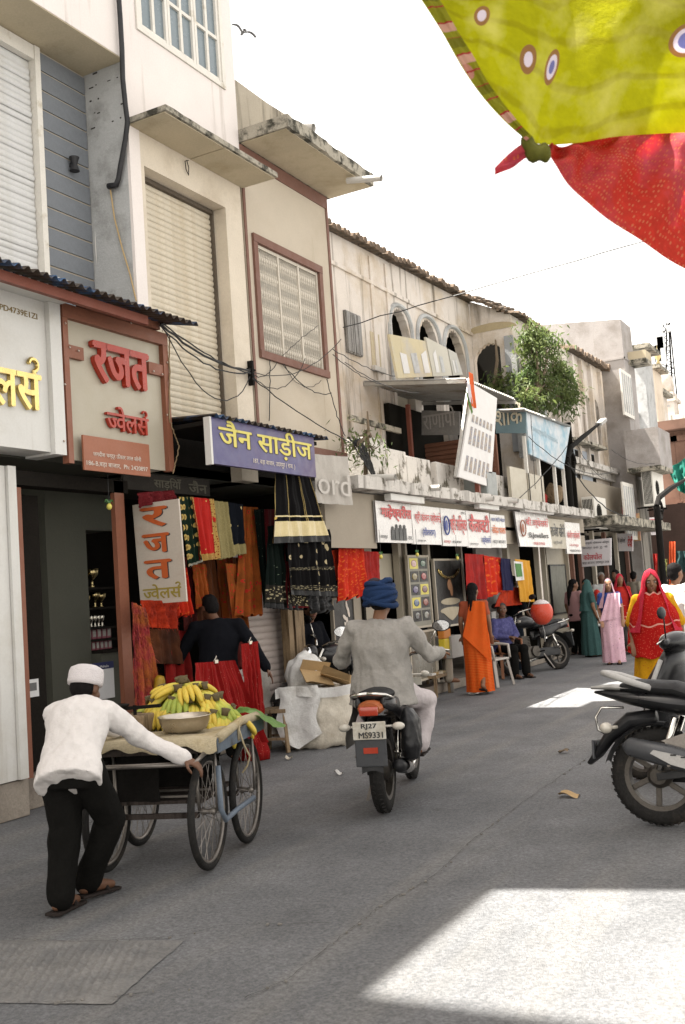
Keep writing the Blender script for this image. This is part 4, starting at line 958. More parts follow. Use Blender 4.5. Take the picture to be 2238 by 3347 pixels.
for k, (pts, m_, x, lab) in enumerate((([(372, 1440), (425, 1445), (440, 1600), (380, 1600)], C_CRIM, -6.35, 'crimson drape low behind the shopkeepers left arm'), ([(520, 1425), (558, 1428), (566, 1530), (524, 1530)], C_MAR2, -6.2, 'maroon drape right of the shopkeepers shoulder'), ([(318, 1128), (402, 1122), (406, 1150), (324, 1160)], C_MAROON, -6.12, 'maroon cloth folded over the top of the upright banner'), ([(395, 1300), (430, 1300), (444, 1410), (402, 1410)], C_ORPAT, -6.15, 'orange printed drape right of the upright banner'), ([(440, 1292), (470, 1292), (482, 1390), (450, 1392)], C_FLOR, -6.18, 'rust printed drape under the red sari cloth'), ([(700, 1360), (756, 1362), (760, 1400), (706, 1402)], C_BLACK, -5.85, 'black satin hem hanging below the peacock skirt'))):
    drape('hung_cloth', lab, 'garment', q4(x, *pts), m_, .035, 3, seed=90 + k, hem=.03)
# ================================================================ ROW OF SMALL JEWELLERS WITH TERRACE ABOVE
M_OLDW = mat('stained_limewash', (0.60, 0.545, 0.49), 0.95, 0.14, 2.5, 0.35, 30, col2=(0.50, 0.42, 0.325), mix=(0.48, 0.64), cscale=1.1, streak=(4.5, 0.55, 0.70), stcol='#5c5243')
M_OLDS = mat('streaked_parapet', (0.52, 0.49, 0.45), 0.95, 0.15, 4, 0.4, 40, streak=(3.5, 0.54, 0.70), stcol='#3a3428', col2=(0.10, 0.088, 0.065), mix=(0.52, 0.62), cscale=4.5)
M_GREYW = mat('grey_pink_render', (0.34, 0.315, 0.30), 0.95, 0.16, 2.2, 0.35, 30, col2=(0.25, 0.225, 0.205), mix=(0.45, 0.65), cscale=1.6, streak=(5, .66, .85), stcol='#6b6156')
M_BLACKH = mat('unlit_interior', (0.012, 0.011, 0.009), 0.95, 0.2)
M_ALU = mat('cream_door_frame', (0.40, 0.355, 0.28), 0.5, 0.1, 5, 0.05)
M_FASC = mat('dull_beige_fascia', (0.30, 0.26, 0.205), 0.8, 0.1, 3, 0.1)
M_FLEX = mat('white_flex_banner', (0.63, 0.61, 0.59), 0.25, 0.05, 3, 0.35, 9, spec=0.6)
M_REDP = mat('red_print', (0.45, 0.03, 0.03), 0.35, 0.15, 9); M_BLUEPR = mat('blue_print', (0.03, 0.05, 0.22), 0.35, 0.15); M_BLKP = mat('black_print', (0.03, 0.03, 0.03), 0.4, 0.15); M_ORP = mat('orange_red_print_ink', (0.55, 0.13, 0.03), 0.4, 0.15)
XR = -5.95
yr0 = on_x(760, 1200, XR).y; yr1 = on_x(1345, 1200, XR).y
zrb, zrt = 2.16, 2.78
row = thing('shop_row', 'low row of small jewellers shops under a stained terrace', 'building', (-7, 17, 0))
SH0 = -6.75
M_FLOORP = mat('row_floor', (0.16, 0.14, 0.12), .9, .2)
b = MB(); b.b2((-9.5, yr0 + .4, 0), (SH0 + .45, yr1, .14), .01); adopt(b.build('floor_slab', M_STONE), row)
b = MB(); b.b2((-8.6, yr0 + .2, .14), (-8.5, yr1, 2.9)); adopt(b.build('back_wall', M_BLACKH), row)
b = MB(); b.b2((-8.5, yr0 - .3, 2.5), (XR - .09, yr1, 2.56)); adopt(b.build('ceiling_slab', M_FASC), row)
zl0, zl1 = 2.86, 3.02
b = MB(); rough_slab(b, (-8.0, yr0 + .35, zl0), (XR + .22, yr1 - .2, zl1 + .0), 60, .03, 11.0); adopt(b.build('terrace_slab', M_OLDS), row)
b = MB(); b.b2((XR - .18, yr0 + .3, zrb + .1), (XR - .09, yr1, zl0 - .004)); adopt(b.build('fascia', M_FASC), row)
board(row, 'blank_fascia', M_FASC, yr0 - .1, on_x(864, 1200, XR).y, zrb - .02, 2.84, XR - .03, .05)
# shop bays: piers, glass doors, dark openings
bays = [760, 825, 922, 945, 990, 1000, 1062, 1072, 1165, 1172, 1242, 1258, 1312, 1322, 1345]
for k, u in enumerate((922, 938, 990, 1066, 1172, 1243, 1258, 1311, 1322)):
    y = on_x(u, 1400, SH0 + .3).y; w = (.10, .06, .08, .06, .12, .05, .05, .05, .09)[k]
    mm = M_BROWN if k == 8 else M_ALU
    b = MB(); b.b2((SH0 + .2, y, .14), (SH0 + .3, y + w, 2.5)); adopt(b.build('door_post', mm), row)
for (u0, u1, mm, x) in ((795, 860, M_FASC, SH0 + .15), (1262, 1312, M_SIGNB, SH0 + .2), (1175, 1200, M_FASC, SH0 + .1), (1100, 1160, mat('pale_shutter', (.33, .30, .28), .7, .1, 3, .3, 60, streak=None), SH0 + .1)):
    y0, y1 = on_x(u0, 1400, x).y, on_x(u1, 1400, x).y
    b = MB(); b.b2((x - .06, y0, .14), (x, y1, 2.49)); adopt(b.build('wall_panel', mm), row)
for u in (835, 1000, 1240):
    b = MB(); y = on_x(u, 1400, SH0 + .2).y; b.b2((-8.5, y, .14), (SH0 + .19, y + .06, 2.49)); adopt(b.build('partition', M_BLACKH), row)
# --- banners of the row
def flex(lab, u0, u1, vt, vb, texts, x=XR, tilt=0.0, name='shop_banner', m=None):
    y0, y1 = on_x(u0, vb, x).y, on_x(u1, vb, x).y; z0 = on_x(u0, vb, x).z; z1 = on_x(u0, vt, x).z
    t = thing(name, lab, 'banner', (x, (y0 + y1) / 2, z0))
    b = MB(); w, h = y1 - y0, z1 - z0
    b.grid(lambda a, c: V((x + .02 + .012 * nz((a * w * 2.5, c * h * 2, u0 * .1)) + tilt * (1 - c), y0 + w * a, z0 + h * c)), 24, 10)
    b.grid(lambda a, c: V((x - .01 + tilt * (1 - c), y0 + w * a, z0 + h * c)), 1, 1, flip=True)
    adopt(b.build('panel', m or M_FLEX, None, True), t)
    for (txt, a0, a1, c0, c1, mm, bold) in texts:
        if txt == 'O':
            b = MB(); c = V((x + .04 + tilt * (1 - c0), y0 + w * (a0 + a1) / 2, z0 + h * (c0 + c1) / 2)); b.tube([c + V((0, math.cos(q) * w * (a1 - a0) / 2, math.sin(q) * h * (c1 - c0) / 2)) for q in [k * math.pi / 12 for k in range(24)]], .012, 5, closed=True)
            b.ell(c, (.004, w * (a1 - a0) * .28, h * (c1 - c0) * .3), 12, 6); adopt(b.build('emblem', mm), t); continue
        if txt == 'P':
            b = MB()
            for q in range(4): 
                cy = y0 + w * (a0 + (a1 - a0) * (q + .5) / 4); hh = h * (c1 - c0) * (.7 + .3 * hash01(q, u0)); b.b2((x + .03, cy - w * .05, z0 + h * c0), (x + .036, cy + w * .05, z0 + h * c0 + hh * .8), .01); b.ell((x + .034, cy, z0 + h * c0 + hh * .9), (.005, w * .035, .03), 8, 6)
            adopt(b.build('printed_goods', mm), t); continue
        if txt == '#':
            b = MB(); b.b2((x + .033, y0 + w * a0, z0 + h * c0), (x + .036, y0 + w * a1, z0 + h * c1)); adopt(b.build('printed_block', mm), t); continue
        o = fit_text('lettering', txt, mm, None, V((x + .032 + tilt * (1 - c0), y0 + w * a0, z0 + h * c0)), EY, EZ, w * (a1 - a0), h * (c1 - c0), .002, bold, .002); adopt(o, t)
    return t
flex('banner with bold dark red heading, first in the jewellers row', 862, 943, 1147, 1242, [('माहेश्वरीस', .12, .98, .52, .93, M_REDP, .04), ('P', .35, .8, .06, .45, M_BLKP, 0), ('उदयपुर', .05, .25, .08, .17, M_GREYP, 0), ('राज.', .84, .96, .08, .17, M_GREYP, 0)])
flex('banner with red heading and blue bracketed line, second in the row', 944, 1010, 1157, 1246, [('श्री कंचन ज्वेलस^', .08, .97, .52, .86, M_REDP, .02), ('(सीताराम)', .3, .75, .18, .44, M_BLUEPR, .02), ('उदयपुर राज.', .12, .4, .05, .11, M_GREYP, 0)])
flex('banner with blue ring emblem and red heading, third in the row', 1011, 1069, 1164, 1250, [('O', .06, .26, .3, .78, M_BLUEPR, 0), ('श्री सिल्वर', .32, .98, .3, .85, M_REDP, .03), ('उदयपुर', .03, .28, .06, .14, M_REDP, 0), ('बड़ा बाजार', .36, .7, .06, .14, M_BLKP, 0), ('MO.', .8, .95, .88, .95, M_BLKP, 0)])
flex('banner with sweeping red heading and small blue word, fourth in the row', 1070, 1123, 1170, 1254, [('कैलावटी', .06, .95, .42, .92, M_REDP, .035), ('ज्वेलस^', .55, .95, .08, .34, M_BLUEPR, .03), ('उदयपुर', .05, .4, .06, .12, M_GREYP, 0)])
flex('narrow banner with orange heading, fifth in the row', 1124, 1158, 1178, 1254, [('रतन चांदी भंडार', .05, .95, .78, .93, M_BLUEPR, .01), ('लोढ़ा वाला', .05, .95, .38, .68, M_ORP, .03), ('बड़ा बाजार', .05, .9, .1, .22, M_GREYP, 0)])
flex('tilted banner with gold medallion and bold dark letters in the row', 1182, 1256, 1172, 1252, [('O', .05, .2, .3, .75, M_PLAQ, 0), ('बी.ज्वेलस^', .25, .95, .55, .88, M_REDP, .02), ('B.Jewellers', .3, .9, .22, .42, M_BLKP, .02), ('98290', .4, .75, .06, .14, M_REDP, 0)], tilt=.05)
flex('grey worn banner with dark letters near the end of the row', 1257, 1296, 1188, 1256, [('राजेश सोनी', .1, .92, .4, .85, M_BLKP, .02), ('ज्वेलस^', .2, .7, .12, .28, M_GREYP, 0)], m=M_SIGNB)
flex('banner with bright red heading at the end of the row', 1296, 1330, 1196, 1268, [('संजोग ज्वेलस^', .08, .92, .42, .75, M_REDP, .03), ('उदयपुर', .2, .8, .22, .3, M_REDP, 0), ('98290', .2, .9, .06, .13, M_BLKP, 0)])
def lightbox(lab, u0, u1, v0, v1):
    a = on_x(u0, v1, XR + .06); y1 = on_x(u1, v1, XR + .06).y; t = thing('light_box', lab, 'light', a)
    b = MB(); b.b2((0, 0, 0), (.1, y1 - a.y, on_x(u0, v0, XR + .06).z - a.z), .01); b.build('housing', M_SIGNW, t)
lightbox('white strip light box above the first banner of the row', 880, 957, 1131, 1147)
lightbox('white strip light box above the fourth banner of the row', 1085, 1130, 1150, 1165)
lightbox('pale box above the medallion banner', 1190, 1256, 1172 - 12, 1172)
# hanging cloth banner with turned letters
cb = thing('cloth_banner', 'creased off-white cloth banner with outlined letters left of the row', 'banner', on_x(760, 1100, -5.75))
M_CBAN = mat('off_white_canvas', (0.40, 0.37, 0.33), .8, .12, 6, .5, 14)
o, f, n = drape('canvas', None, None, q4(-5.75, (718, 1040), (795, 1046), (806, 1157), (722, 1152)), M_CBAN, .02, 2, seed=51, par=cb)
a = on_x(728, 1130, -5.72); fit = fit_text('lettering', 'ord', mat('chalk_outline', (.47, .44, .40), .8, .1), None, a, EY, EZ, on_x(800, 1130, -5.72).y - a.y, .26, .002, 0, .01); adopt(fit, cb)
# --- terrace: parapet blocks, ledge, spouts
def pblock(lab, u0, v0, u1, v1, x=-6.15, dp=.35):
    y0, y1 = on_x(u0, v1, x).y, on_x(u1, v1, x).y; z1 = on_x(u0, v0, x).z
    t = thing('parapet_block', lab, 'wall', (x, y0, zl1))
    b = MB(); n = 6; w = y1 - y0; h = z1 - zl1
    b.box((-dp / 2, w / 2, h / 2), (dp, w, h), None, .02); me = b
    b.v = [tuple(V(p) + V((.012, .012, .02)) * nz((p[0] * 4 + u0, p[1] * 4, p[2] * 4))) for p in b.v]
    b.build('masonry', M_OLDS, t)
pblock('tall mossy parapet block beside the beige house', 850, 1000, 891, 1085)
pblock('squat stained parapet block, second from the beige house', 892, 1027, 934, 1104)
pblock('wide stained parapet block in the middle of the terrace', 936, 1044, 989, 1115)
pblock('rounded stained parapet block left of the tall poster', 1004, 1058, 1056, 1128)
pblock('grey parapet block behind the small cabinet', 1085, 1075, 1122, 1135, -6.2)
pblock('pale parapet wall under the faded blue sign', 1128, 1085, 1200, 1150, -6.2)
for k, (u0, v0, u1, v1, lab) in enumerate(((840, 1094, 905, 1093, 'first rain spout from the beige house on the terrace edge'), (948, 1119, 1008, 1117, 'second rain spout from the beige house on the terrace edge'), (1018, 1136, 1056, 1135, 'third rain spout from the beige house on the terrace edge'), (1075, 1144, 1130, 1142, 'fourth rain spout from the beige house on the terrace edge'), (1128, 1148, 1186, 1147, 'last rain spout on the terrace edge'))):
    spout('rain_spout', lab, u0, v0, u1, v1, XR - .05, .042)
cab = thing('meter_cabinet', 'small grey-green cabinet on the terrace edge below the tall poster', 'cabinet', on_x(1090, 1140, -6.05)); cab.location.z = zl1
b = MB(); b.b2((-.2, 0, 0), (.2, .5, .42), .01); b.build('casing', mat('grey_green_steel', (.22, .24, .23), .5, .15), cab)
b = MB(); b.b2((.2, .03, .03), (.205, .46, .39)); b.build('door', mat('grey_green_steel2', (.26, .27, .26), .5, .15), cab)

# ================================================================ ARCADED OLD HOUSE BEHIND THE TERRACE
AX = -7.8
ah = thing('arcaded_house', 'old limewashed house with a row of arched windows above the terrace', 'building', (-8, 18, 0))
ya0 = on_x(752, 640, AX).y; YA = on_x(1073, 690, AX).y
ztop0, ztop1 = on_x(755, 528, AX).z, on_x(1073, 692, AX).z
zt_f = lambda a: ztop0 + (ztop1 - ztop0) * max(0, min(1, (a - ya0) / (YA - ya0)))
ops = []
for (ul, ur, vt) in ((893, 938, 712), (957, 1004, 738), (1018, 1064, 763)):
    c = (on_x(ul, vt + 40, AX).y + on_x(ur, vt + 40, AX).y) / 2; w = on_x(ur, vt + 40, AX).y - on_x(ul, vt + 40, AX).y
    zt = on_x((ul + ur) / 2, vt, AX).z; ops.append((c, w, zt - 2.0, zt - .62 * w, .62 * w, 9))
wl, wr = on_x(788, 760, AX), on_x(821, 760, AX); wzt, wzb_ = on_x(788, 712, AX).z, on_x(790, 806, AX).z
b = MB(); arch_wall(b, AX, ya0 - 1.0, YA, 3.0, ztop1, ops, .16, zt_f); adopt(b.build('wall', M_OLDW), ah)
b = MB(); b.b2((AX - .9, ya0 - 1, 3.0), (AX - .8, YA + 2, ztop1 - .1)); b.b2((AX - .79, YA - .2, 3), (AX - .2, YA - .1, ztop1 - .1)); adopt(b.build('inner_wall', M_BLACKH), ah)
for k, op in enumerate(ops):
    b = MB(); n = 22; pts = [V((AX + .015, op[0] - op[1] / 2 * 1.12 * math.cos(math.pi * j / n), op[3] + op[4] * 1.16 * math.sin(math.pi * j / n) ** .62)) for j in range(n + 1)]
    b.tube([pts[0] - V((0, 0, .9))] + pts + [pts[-1] - V((0, 0, .9))], .045, 6); adopt(b.build('arch_moulding', M_GREYCOL), ah)
b = MB(); b.b2((AX - .2, ops[0][0] - ops[0][1] * .48, ops[0][2]), (AX - .15, ops[0][0] + ops[0][1] * .48, ops[0][3] + .1)); adopt(b.build('arch_board', M_SIGNB), ah)
b = MB(); b.b2((AX, wl.y, wzb_), (AX + .05, wr.y, wzt)); 
for k in range(4): b.b2((AX + .05, wl.y + (wr.y - wl.y) * (k + .1) / 4, wzb_ + .02), (AX + .065, wl.y + (wr.y - wl.y) * (k + .9) / 4, wzt - .02))
adopt(b.build('plank_window', mat('weathered_plank', (.27, .26, .25), .9, .3, 8, .4, streak=(20, .5, .65), stcol='#4a4742')), ah)
a = on_x(852, 838, AX); c = on_x(868, 785, AX)
b = MB(); b.b2((AX - .001, a.y, a.z), (AX + .012, c.y, a.z + .62)); adopt(b.build('niche', M_SOFFIT), ah)
b = MB(); b.b2((AX, a.y - .05, a.z - .09), (AX + .08, c.y + .05, a.z - .001), .01); adopt(b.build('niche_sill', M_OLDS), ah)
# string courses and cracks
b = MB(); zb_ = ops[0][3] + ops[0][4] + .22; b.b2((AX, ya0, zb_), (AX + .04, YA, zb_ + .07), .01); adopt(b.build('string_course', M_OLDW), ah)
# pilaster at the left bay
for u in (845, 880):
    y = on_x(u, 640, AX).y; b = MB(); b.b2((AX, y, 3.2), (AX + .03, y + .12, zt_f(y) - .12)); adopt(b.build('pilaster', M_OLDW), ah)
# ragged roof edge of broken tiles
M_TILE = mat('sooty_roof_tile', (0.075, 0.062, 0.048), 0.95, 0.35, 8, .5, 30, col2=(.14, .10, .07), cscale=4)
def ragged(parent, p0, p1, out, n, seed, m=None):
    """roof edge made of loose overlapping tiles along p0-p1"""
    p0 = V(p0); p1 = V(p1); d = (p1 - p0) / n; L_ = d.length
    b = MB(); b.lathe([(.09, 0), (.08, .34)], (0, 0, 0), 8, 'X'); 
    b.v = [(p[0], p[1], p[2] if p[2] > -.02 else -.02) for p in b.v]; me = b.mesh('roof_tile', m or M_TILE)
    ang = math.atan2(out[1], out[0])
    for k in range(n):
        for r_ in range(2):
            o = bpy.data.objects.new('roof_tile', me); COL.objects.link(o)
            o.location = p0 + d * (k + .5 * r_) + V(out) * (-.12 - .2 * r_ + .07 * nz((k * 1.3, seed, r_))) + V((0, 0, .03 + .07 * r_ + .035 * nz((k * .9, seed, 4 + r_))))
            o.rotation_euler = (.2 * nz((k, seed, 7)), .18 + .15 * nz((k * 1.1, seed, 8)), ang + .25 * nz((k * 1.7, seed, 9)))
            s = L_ / .16 * (1 + .25 * nz((k * 2.1, seed, 3))); o.scale = (1, s, s); adopt(o, parent)
ragged(ah, (AX, ya0 - .2, ztop0), (AX, YA, ztop1), (1, 0, 0), 42, 3.3)
b = MB(); b.prism([(AX + .02, ya0 - .5, ztop0 - .04), (AX + .02, YA, ztop1 - .04), (AX - 2.4, YA, ztop1 + .5), (AX - 2.4, ya0 - .5, ztop0 + .5)], (0, 0, .05)); adopt(b.build('roof_deck', M_TILE), ah)

# ---------------------------------------------------------------- projecting bay with the cusped arch
pbay = thing('cusped_arch_bay', 'projecting limewashed bay with a scalloped arch beside the tree', 'building', (-7, 22, 0))
xc = on_y(1168, 720, YA).x
zb0 = on_y(1075, 690, YA).z; zb1 = on_y(1168, 718, YA).z
uc = (on_y(1088, 850, YA).x + on_y(1160, 850, YA).x) / 2; uw = on_y(1160, 850, YA).x - on_y(1088, 850, YA).x; uzt = on_y(1124, 785, YA).z
b = MB(); arch_wall(b, YA + .004, AX, xc, 3.0, zb0, [(uc, uw, uzt - 1.9, uzt - .5 * uw, .46 * uw, 7)], .14, lambda a: zb0 + (zb1 - zb0) * (a - AX) / (xc - AX), 'x'); adopt(b.build('side_wall', M_OLDW), pbay)
yb1 = on_x(1246, 760, xc).y
b = MB(); b.b2((xc - .3, YA + .31, 3.0), (xc, yb1, zb1 - .02)); b.b2((xc - .299, YA + .006, 3), (xc - .001, YA + .309, zb1 - .02)); b.b2((AX - 1, yb1 - .3, 3), (xc - .31, yb1, zb1 - .02)); adopt(b.build('front_wall', M_OLDW), pbay)
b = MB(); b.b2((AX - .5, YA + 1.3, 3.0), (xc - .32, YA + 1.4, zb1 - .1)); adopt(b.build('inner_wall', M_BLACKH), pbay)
b = MB(); b.b2((on_y(1162, 850, YA).x, YA - .08, on_y(1165, 930, YA).z - 1.0), (xc + .02, YA - .002, on_y(1165, 770, YA).z)); adopt(b.build('corner_pilaster', mat('blue_grey_stone', (.30, .31, .32), .9, .12, 4, .2)), pbay)
ragged(pbay, (AX + .1, YA, zb0 + .02), (xc, YA, zb1 + .02), (0, -1, 0), 9, 5.1); ragged(pbay, (xc, YA, zb1), (xc, yb1, zb1 - .05), (1, 0, 0), 22, 6.1)
M_FADEP = mat('faded_ochre_paint', (.38, .31, .19), .9, .2)
c = on_y(1120, 755, YA)
b = MB(); n_ = 16
b.add([c + V((math.cos(math.pi * k / n_) * .62, -.004, math.sin(math.pi * k / n_) * .17 - .03)) for k in range(n_ + 1)], [tuple(range(n_ + 1))[::-1]]); adopt(b.build('painted_lunette', M_FADEP), pbay)
for k, u in enumerate((1180, 1205, 1235)):
    p = on_x(u, 880, xc + .05); b = MB(); b.b2((xc, p.y, 4.2), (xc + .12, p.y + .16, 6.4 - k * .1)); adopt(b.build('engaged_column', M_GREYCOL), pbay)

# ---------------------------------------------------------------- dilapidated house under the tree, large pale house beyond
XD = -7.0
dh = thing('dilapidated_house', 'peeling old house with sloping tile roof behind the small tree', 'building', (-7.5, 27, 0))
yd0 = yb1 + .02; yd1 = on_x(1382, 900, XD).y; zd0, zd1 = on_x(1300, 808, XD).z, on_x(1380, 850, XD).z
dops = []
for u in (1268, 1290): 
    p = on_x(u, 905, XD); dops.append((p.y, .9, 4.9, 6.3, .35, 0))
for u in (1342, 1362):
    p = on_x(u, 905, XD); dops.append((p.y, .55, 5.1, 6.2, .25, 0))
b = MB(); arch_wall(b, XD, yd0, yd1, 0, zd1, dops, .3, lambda a: zd0 + (zd1 - zd0) * (a - yd0) / (yd1 - yd0)); adopt(b.build('wall', M_OLDW), dh)
b = MB(); b.b2((XD - 1, yd0, 3), (XD - .6, yd1, zd1 - .1)); adopt(b.build('inner_wall', mat('grey_blue_plaster', (.25, .27, .28), .9, .2)), dh)
ragged(dh, (XD + .05, on_x(1296, 805, XD).y, zd0 + .05), (XD + .05, yd1 + .4, zd1), (1, 0, 0), 18, 8.1)
for u in (1310, 1330, 1350, 1372):
    p = on_x(u, 920, XD); b = MB(); b.b2((XD, p.y, 4.6), (XD + .1, p.y + .14, zd1 - .15)); adopt(b.build('pilaster', M_OLDW), dh)
for (u0, v0, u1, v1, mm) in ((1302, 1120, 1322, 1040, M_BLACKH), (1335, 1130, 1358, 1050, M_BLACKH)):
    p, q = on_x(u0, v0, XD), on_x(u1, v1, XD); b = MB(); b.b2((XD + .001, p.y, p.z), (XD + .03, q.y, q.z + .1)); o = adopt(b.build('window', mat('blue_grey_shutter', (.33, .36, .40), .8, .1)), dh)
    b = MB(); b.b2((XD + .031, q.y - .35, p.z + .02), (XD + .035, q.y - .02, q.z + .08)); adopt(b.build('window', mm), dh)
    b = MB(); b.b2((XD, p.y - .2, q.z + .2), (XD + .35, q.y + .2, q.z + .27)); adopt(b.build('window_hood', M_DIRTY), dh)
b = MB(); b.b2((XD, yd0, 4.4), (XD + .25, yd1, 4.55)); b.b2((XD, yd0, 4.2), (XD + .12, yd1, 4.397)); adopt(b.build('cornice', M_OLDS), dh)

YW = 29.0
bh = thing('pale_corner_house', 'tall plain pale grey-pink house behind the tree with balconies', 'building', (-8, 32, 0))
xw0 = -12.0; zw = on_y(1418, 732, YW).z
pa, pb_ = on_y(1268, 742, YW), on_y(1420, 731, YW)
XW = pb_.x; yw1 = on_x(1447, 790, XW).y
b = MB(); b.prism([(xw0, YW, 0), (XW, YW, 0), (XW, YW, pb_.z), (xw0, YW, pb_.z + (pa.z - pb_.z) * (XW - xw0) / (XW - pa.x))], (0, yw1 - YW, 0)); adopt(b.build('wall', M_GREYW), bh)
b = MB(); p = on_y(1400, 826, YW); b.b2((xw0, YW - .03, p.z), (XW + .03, YW - .001, p.z + .05)); b.b2((XW, YW - .03, p.z), (XW + .03, yw1, p.z + .05)); adopt(b.build('string_course', M_GREYW), bh)
def balcony(parent, x, y0, y1, z, h, dep, m):
    b = MB(); b.b2((x + .001, y0, z), (x + dep, y1, z + .12)); adopt(b.build('balcony_slab', M_DIRTY), parent)
    b = MB(); b.b2((x + .001, y0, z + .121), (x + dep, y0 + .1, z + h)); b.b2((x + dep - .1, y0 + .101, z + .121), (x + dep - .001, y1, z + h)); adopt(b.build('balcony_parapet', m), parent)
p = on_x(1425, 1080, XW); 
balcony(bh, XW, YW - .01 - .9, yw1 - .5, p.z, 1.15, .9, M_GREYW)
balcony(bh, XW, YW + .5, yw1, on_x(1432, 830, XW).z, .35, .5, M_SOFFIT)
for (u0, v0, u1, v1) in ((1426, 950, 1440, 860), (1432, 1235, 1445, 1110)):
    q0, q1 = on_x(u0, v0, XW), on_x(u1, v1, XW); w = hb(bh, 'window', M_PAINTW, lambda b: b.b2((XW + .001, q0.y, q0.z), (XW + .05, q1.y, q1.z)))
    for k in range(5):
        b = MB(); y = q0.y + (q1.y - q0.y) * (k + .5) / 5; b.b2((XW + .05, y - .06, q0.z + .1), (XW + .06, y + .06, q1.z - .1)); adopt(b.build('shutter_slat', M_GREYCOL), bh)
b = MB(); b.b2((XW + .001, YW + .1, 0), (XW + .03, YW + 1.2, p.z - .1)); adopt(b.build('streaked_panel', mat('dark_streaked_wall', (.24, .22, .19), .95, .25, 3, .3, streak=(3, .45, .65), stcol='#1c1a16')), bh)  # darker panel with vertical streaks below the balcony
# ---------------------------------------------------------------- things on the terrace
tr = thing('terrace_roof', 'flat tin roof on rusty posts over the terrace', 'roof', (-7, 17, 3))
kc = on_x(1065, 867, -5.95); ke = on_x(1178, 905, -5.95); xl_ = on_y(777, 875, kc.y).x
adopt(corrugated('corrugated_sheet', M_TIN, None, (-5.95, kc.y, kc.z), (-5.95, ke.y, kc.z), (xl_ + 5.95, 0, on_y(777, 875, kc.y).z - kc.z), .09, .018), tr)
b = MB(); b.bar((xl_, kc.y, on_y(777, 875, kc.y).z - .05), (-5.95, kc.y, kc.z - .05), .05, .06); b.bar((xl_, ke.y, on_y(777, 875, kc.y).z - .06), (-5.95, ke.y, kc.z - .06), .05, .06); adopt(b.build('edge_beam', M_TIN), tr)
for (u, yy) in ((1080, kc.y + .1), (935, kc.y + 1.2)):
    p = on_y(u, 950, yy); b = MB(); b.b2((p.x - .035, yy - .035, zl1), (p.x + .035, yy + .035, kc.z - .03)); adopt(b.build('post', M_RUST), tr)
b = MB(); b.b2((-7.78, kc.y + 2.2, zl1), (-6.3, kc.y + 2.26, 4.3)); adopt(b.build('board_wall', mat('brown_slats', (.17, .075, .045), .8, .2, 4, .4, streak=None)), tr)
for k in range(14):
    z = zl1 + .1 + k * .085; b = MB(); b.b2((-7.7, kc.y + 2.17, z), (-6.35, kc.y + 2.199, z + .06)); adopt(b.build('slat', mat('brown_slats', (.17, .075, .045))), tr)
p = on_y(800, 960, kc.y + .3)
bs = thing('blue_sheet', 'bright blue tarpaulin strip hanging at the corner of the beige house', 'sheet', p)
o, f, n = drape('sheet', None, None, [on_y(u, v, kc.y - .2) for u, v in ((777, 882), (790, 880), (788, 990), (779, 990))], mat('blue_tarpaulin', (.03, .16, .36), .5, .1), .02, 1, par=bs)
lw = thing('terrace_wall', 'low cream wall at the back of the terrace under the tin roof', 'wall', (-7.3, 15, 3))
a0, a1 = on_x(800, 1010, -7.3), on_x(915, 1010, -7.3)
b = MB(); b.b2((-7.5, a0.y, zl1), (-7.3, a1.y, zl1 + .75)); adopt(b.build('masonry', M_WHITE2), lw)
b = MB(); b.bar((-7.28, a0.y, on_x(795, 955, -7.28).z), (-7.28, a1.y, on_x(905, 985, -7.28).z), .05, .09); adopt(b.build('coping', M_DIRTY), lw)
# painted boards lying on the roof
M_OLDB = mat('faded_cream_board', (.46, .40, .26), .8, .12, 3, .1, col2=(.40, .37, .31), cscale=2, streak=(8, .6, .8), stcol='#8a8170')
for k, (lab, pts, m_) in enumerate((('large faded cream painted board leaning on the tin roof', [(891, 765), (973, 781), (990, 862), (911, 866)], M_OLDB), ('grey faded painted board in the middle on the tin roof', [(975, 772), (1023, 797), (1035, 860), (992, 862)], mat('faded_grey_board', (.43, .41, .35), .8, .12, 3, .1)), ('small faded board at the right end on the tin roof', [(1026, 799), (1045, 809), (1060, 858), (1038, 860)], mat('faded_grey_board2', (.40, .39, .35), .8, .12, 3, .1)))):
    xo = -6.6 - k * .1
    q = [on_x(u, v, xo) for u, v in pts]; t = thing('painted_board', lab, 'board', q[3]); b = MB(); b.prism(q[::-1], (-.04, 0, 0)); adopt(b.build('panel', m_), t)
    if k == 0:
        cols = [(M_SIGNW, 930, 815, 960, 863)]
    fr_ = q[3].lerp(q[2], .25); 
    for j in range(3 if k == 0 else 2):
        p0 = q[3].lerp(q[2], .18 + .3 * j); p1 = q[0].lerp(q[1], .18 + .3 * j); w = (q[2] - q[3]) * .17
        b = MB(); b.add([p0 + (p1 - p0) * .1 + V((.006, 0, 0)), p0 + (p1 - p0) * .1 + w + V((.006, 0, 0)), p0 + (p1 - p0) * (.55 + .2 * hash01(j, k)) + w + V((.006, 0, 0)), p0 + (p1 - p0) * .6 + V((.006, 0, 0))], [(0, 1, 2, 3)]); adopt(b.build('painted_figure', mat('faded_figure', (.55, .54, .52), .8, .1) if j % 2 == 0 else M_GREYCOL), t)
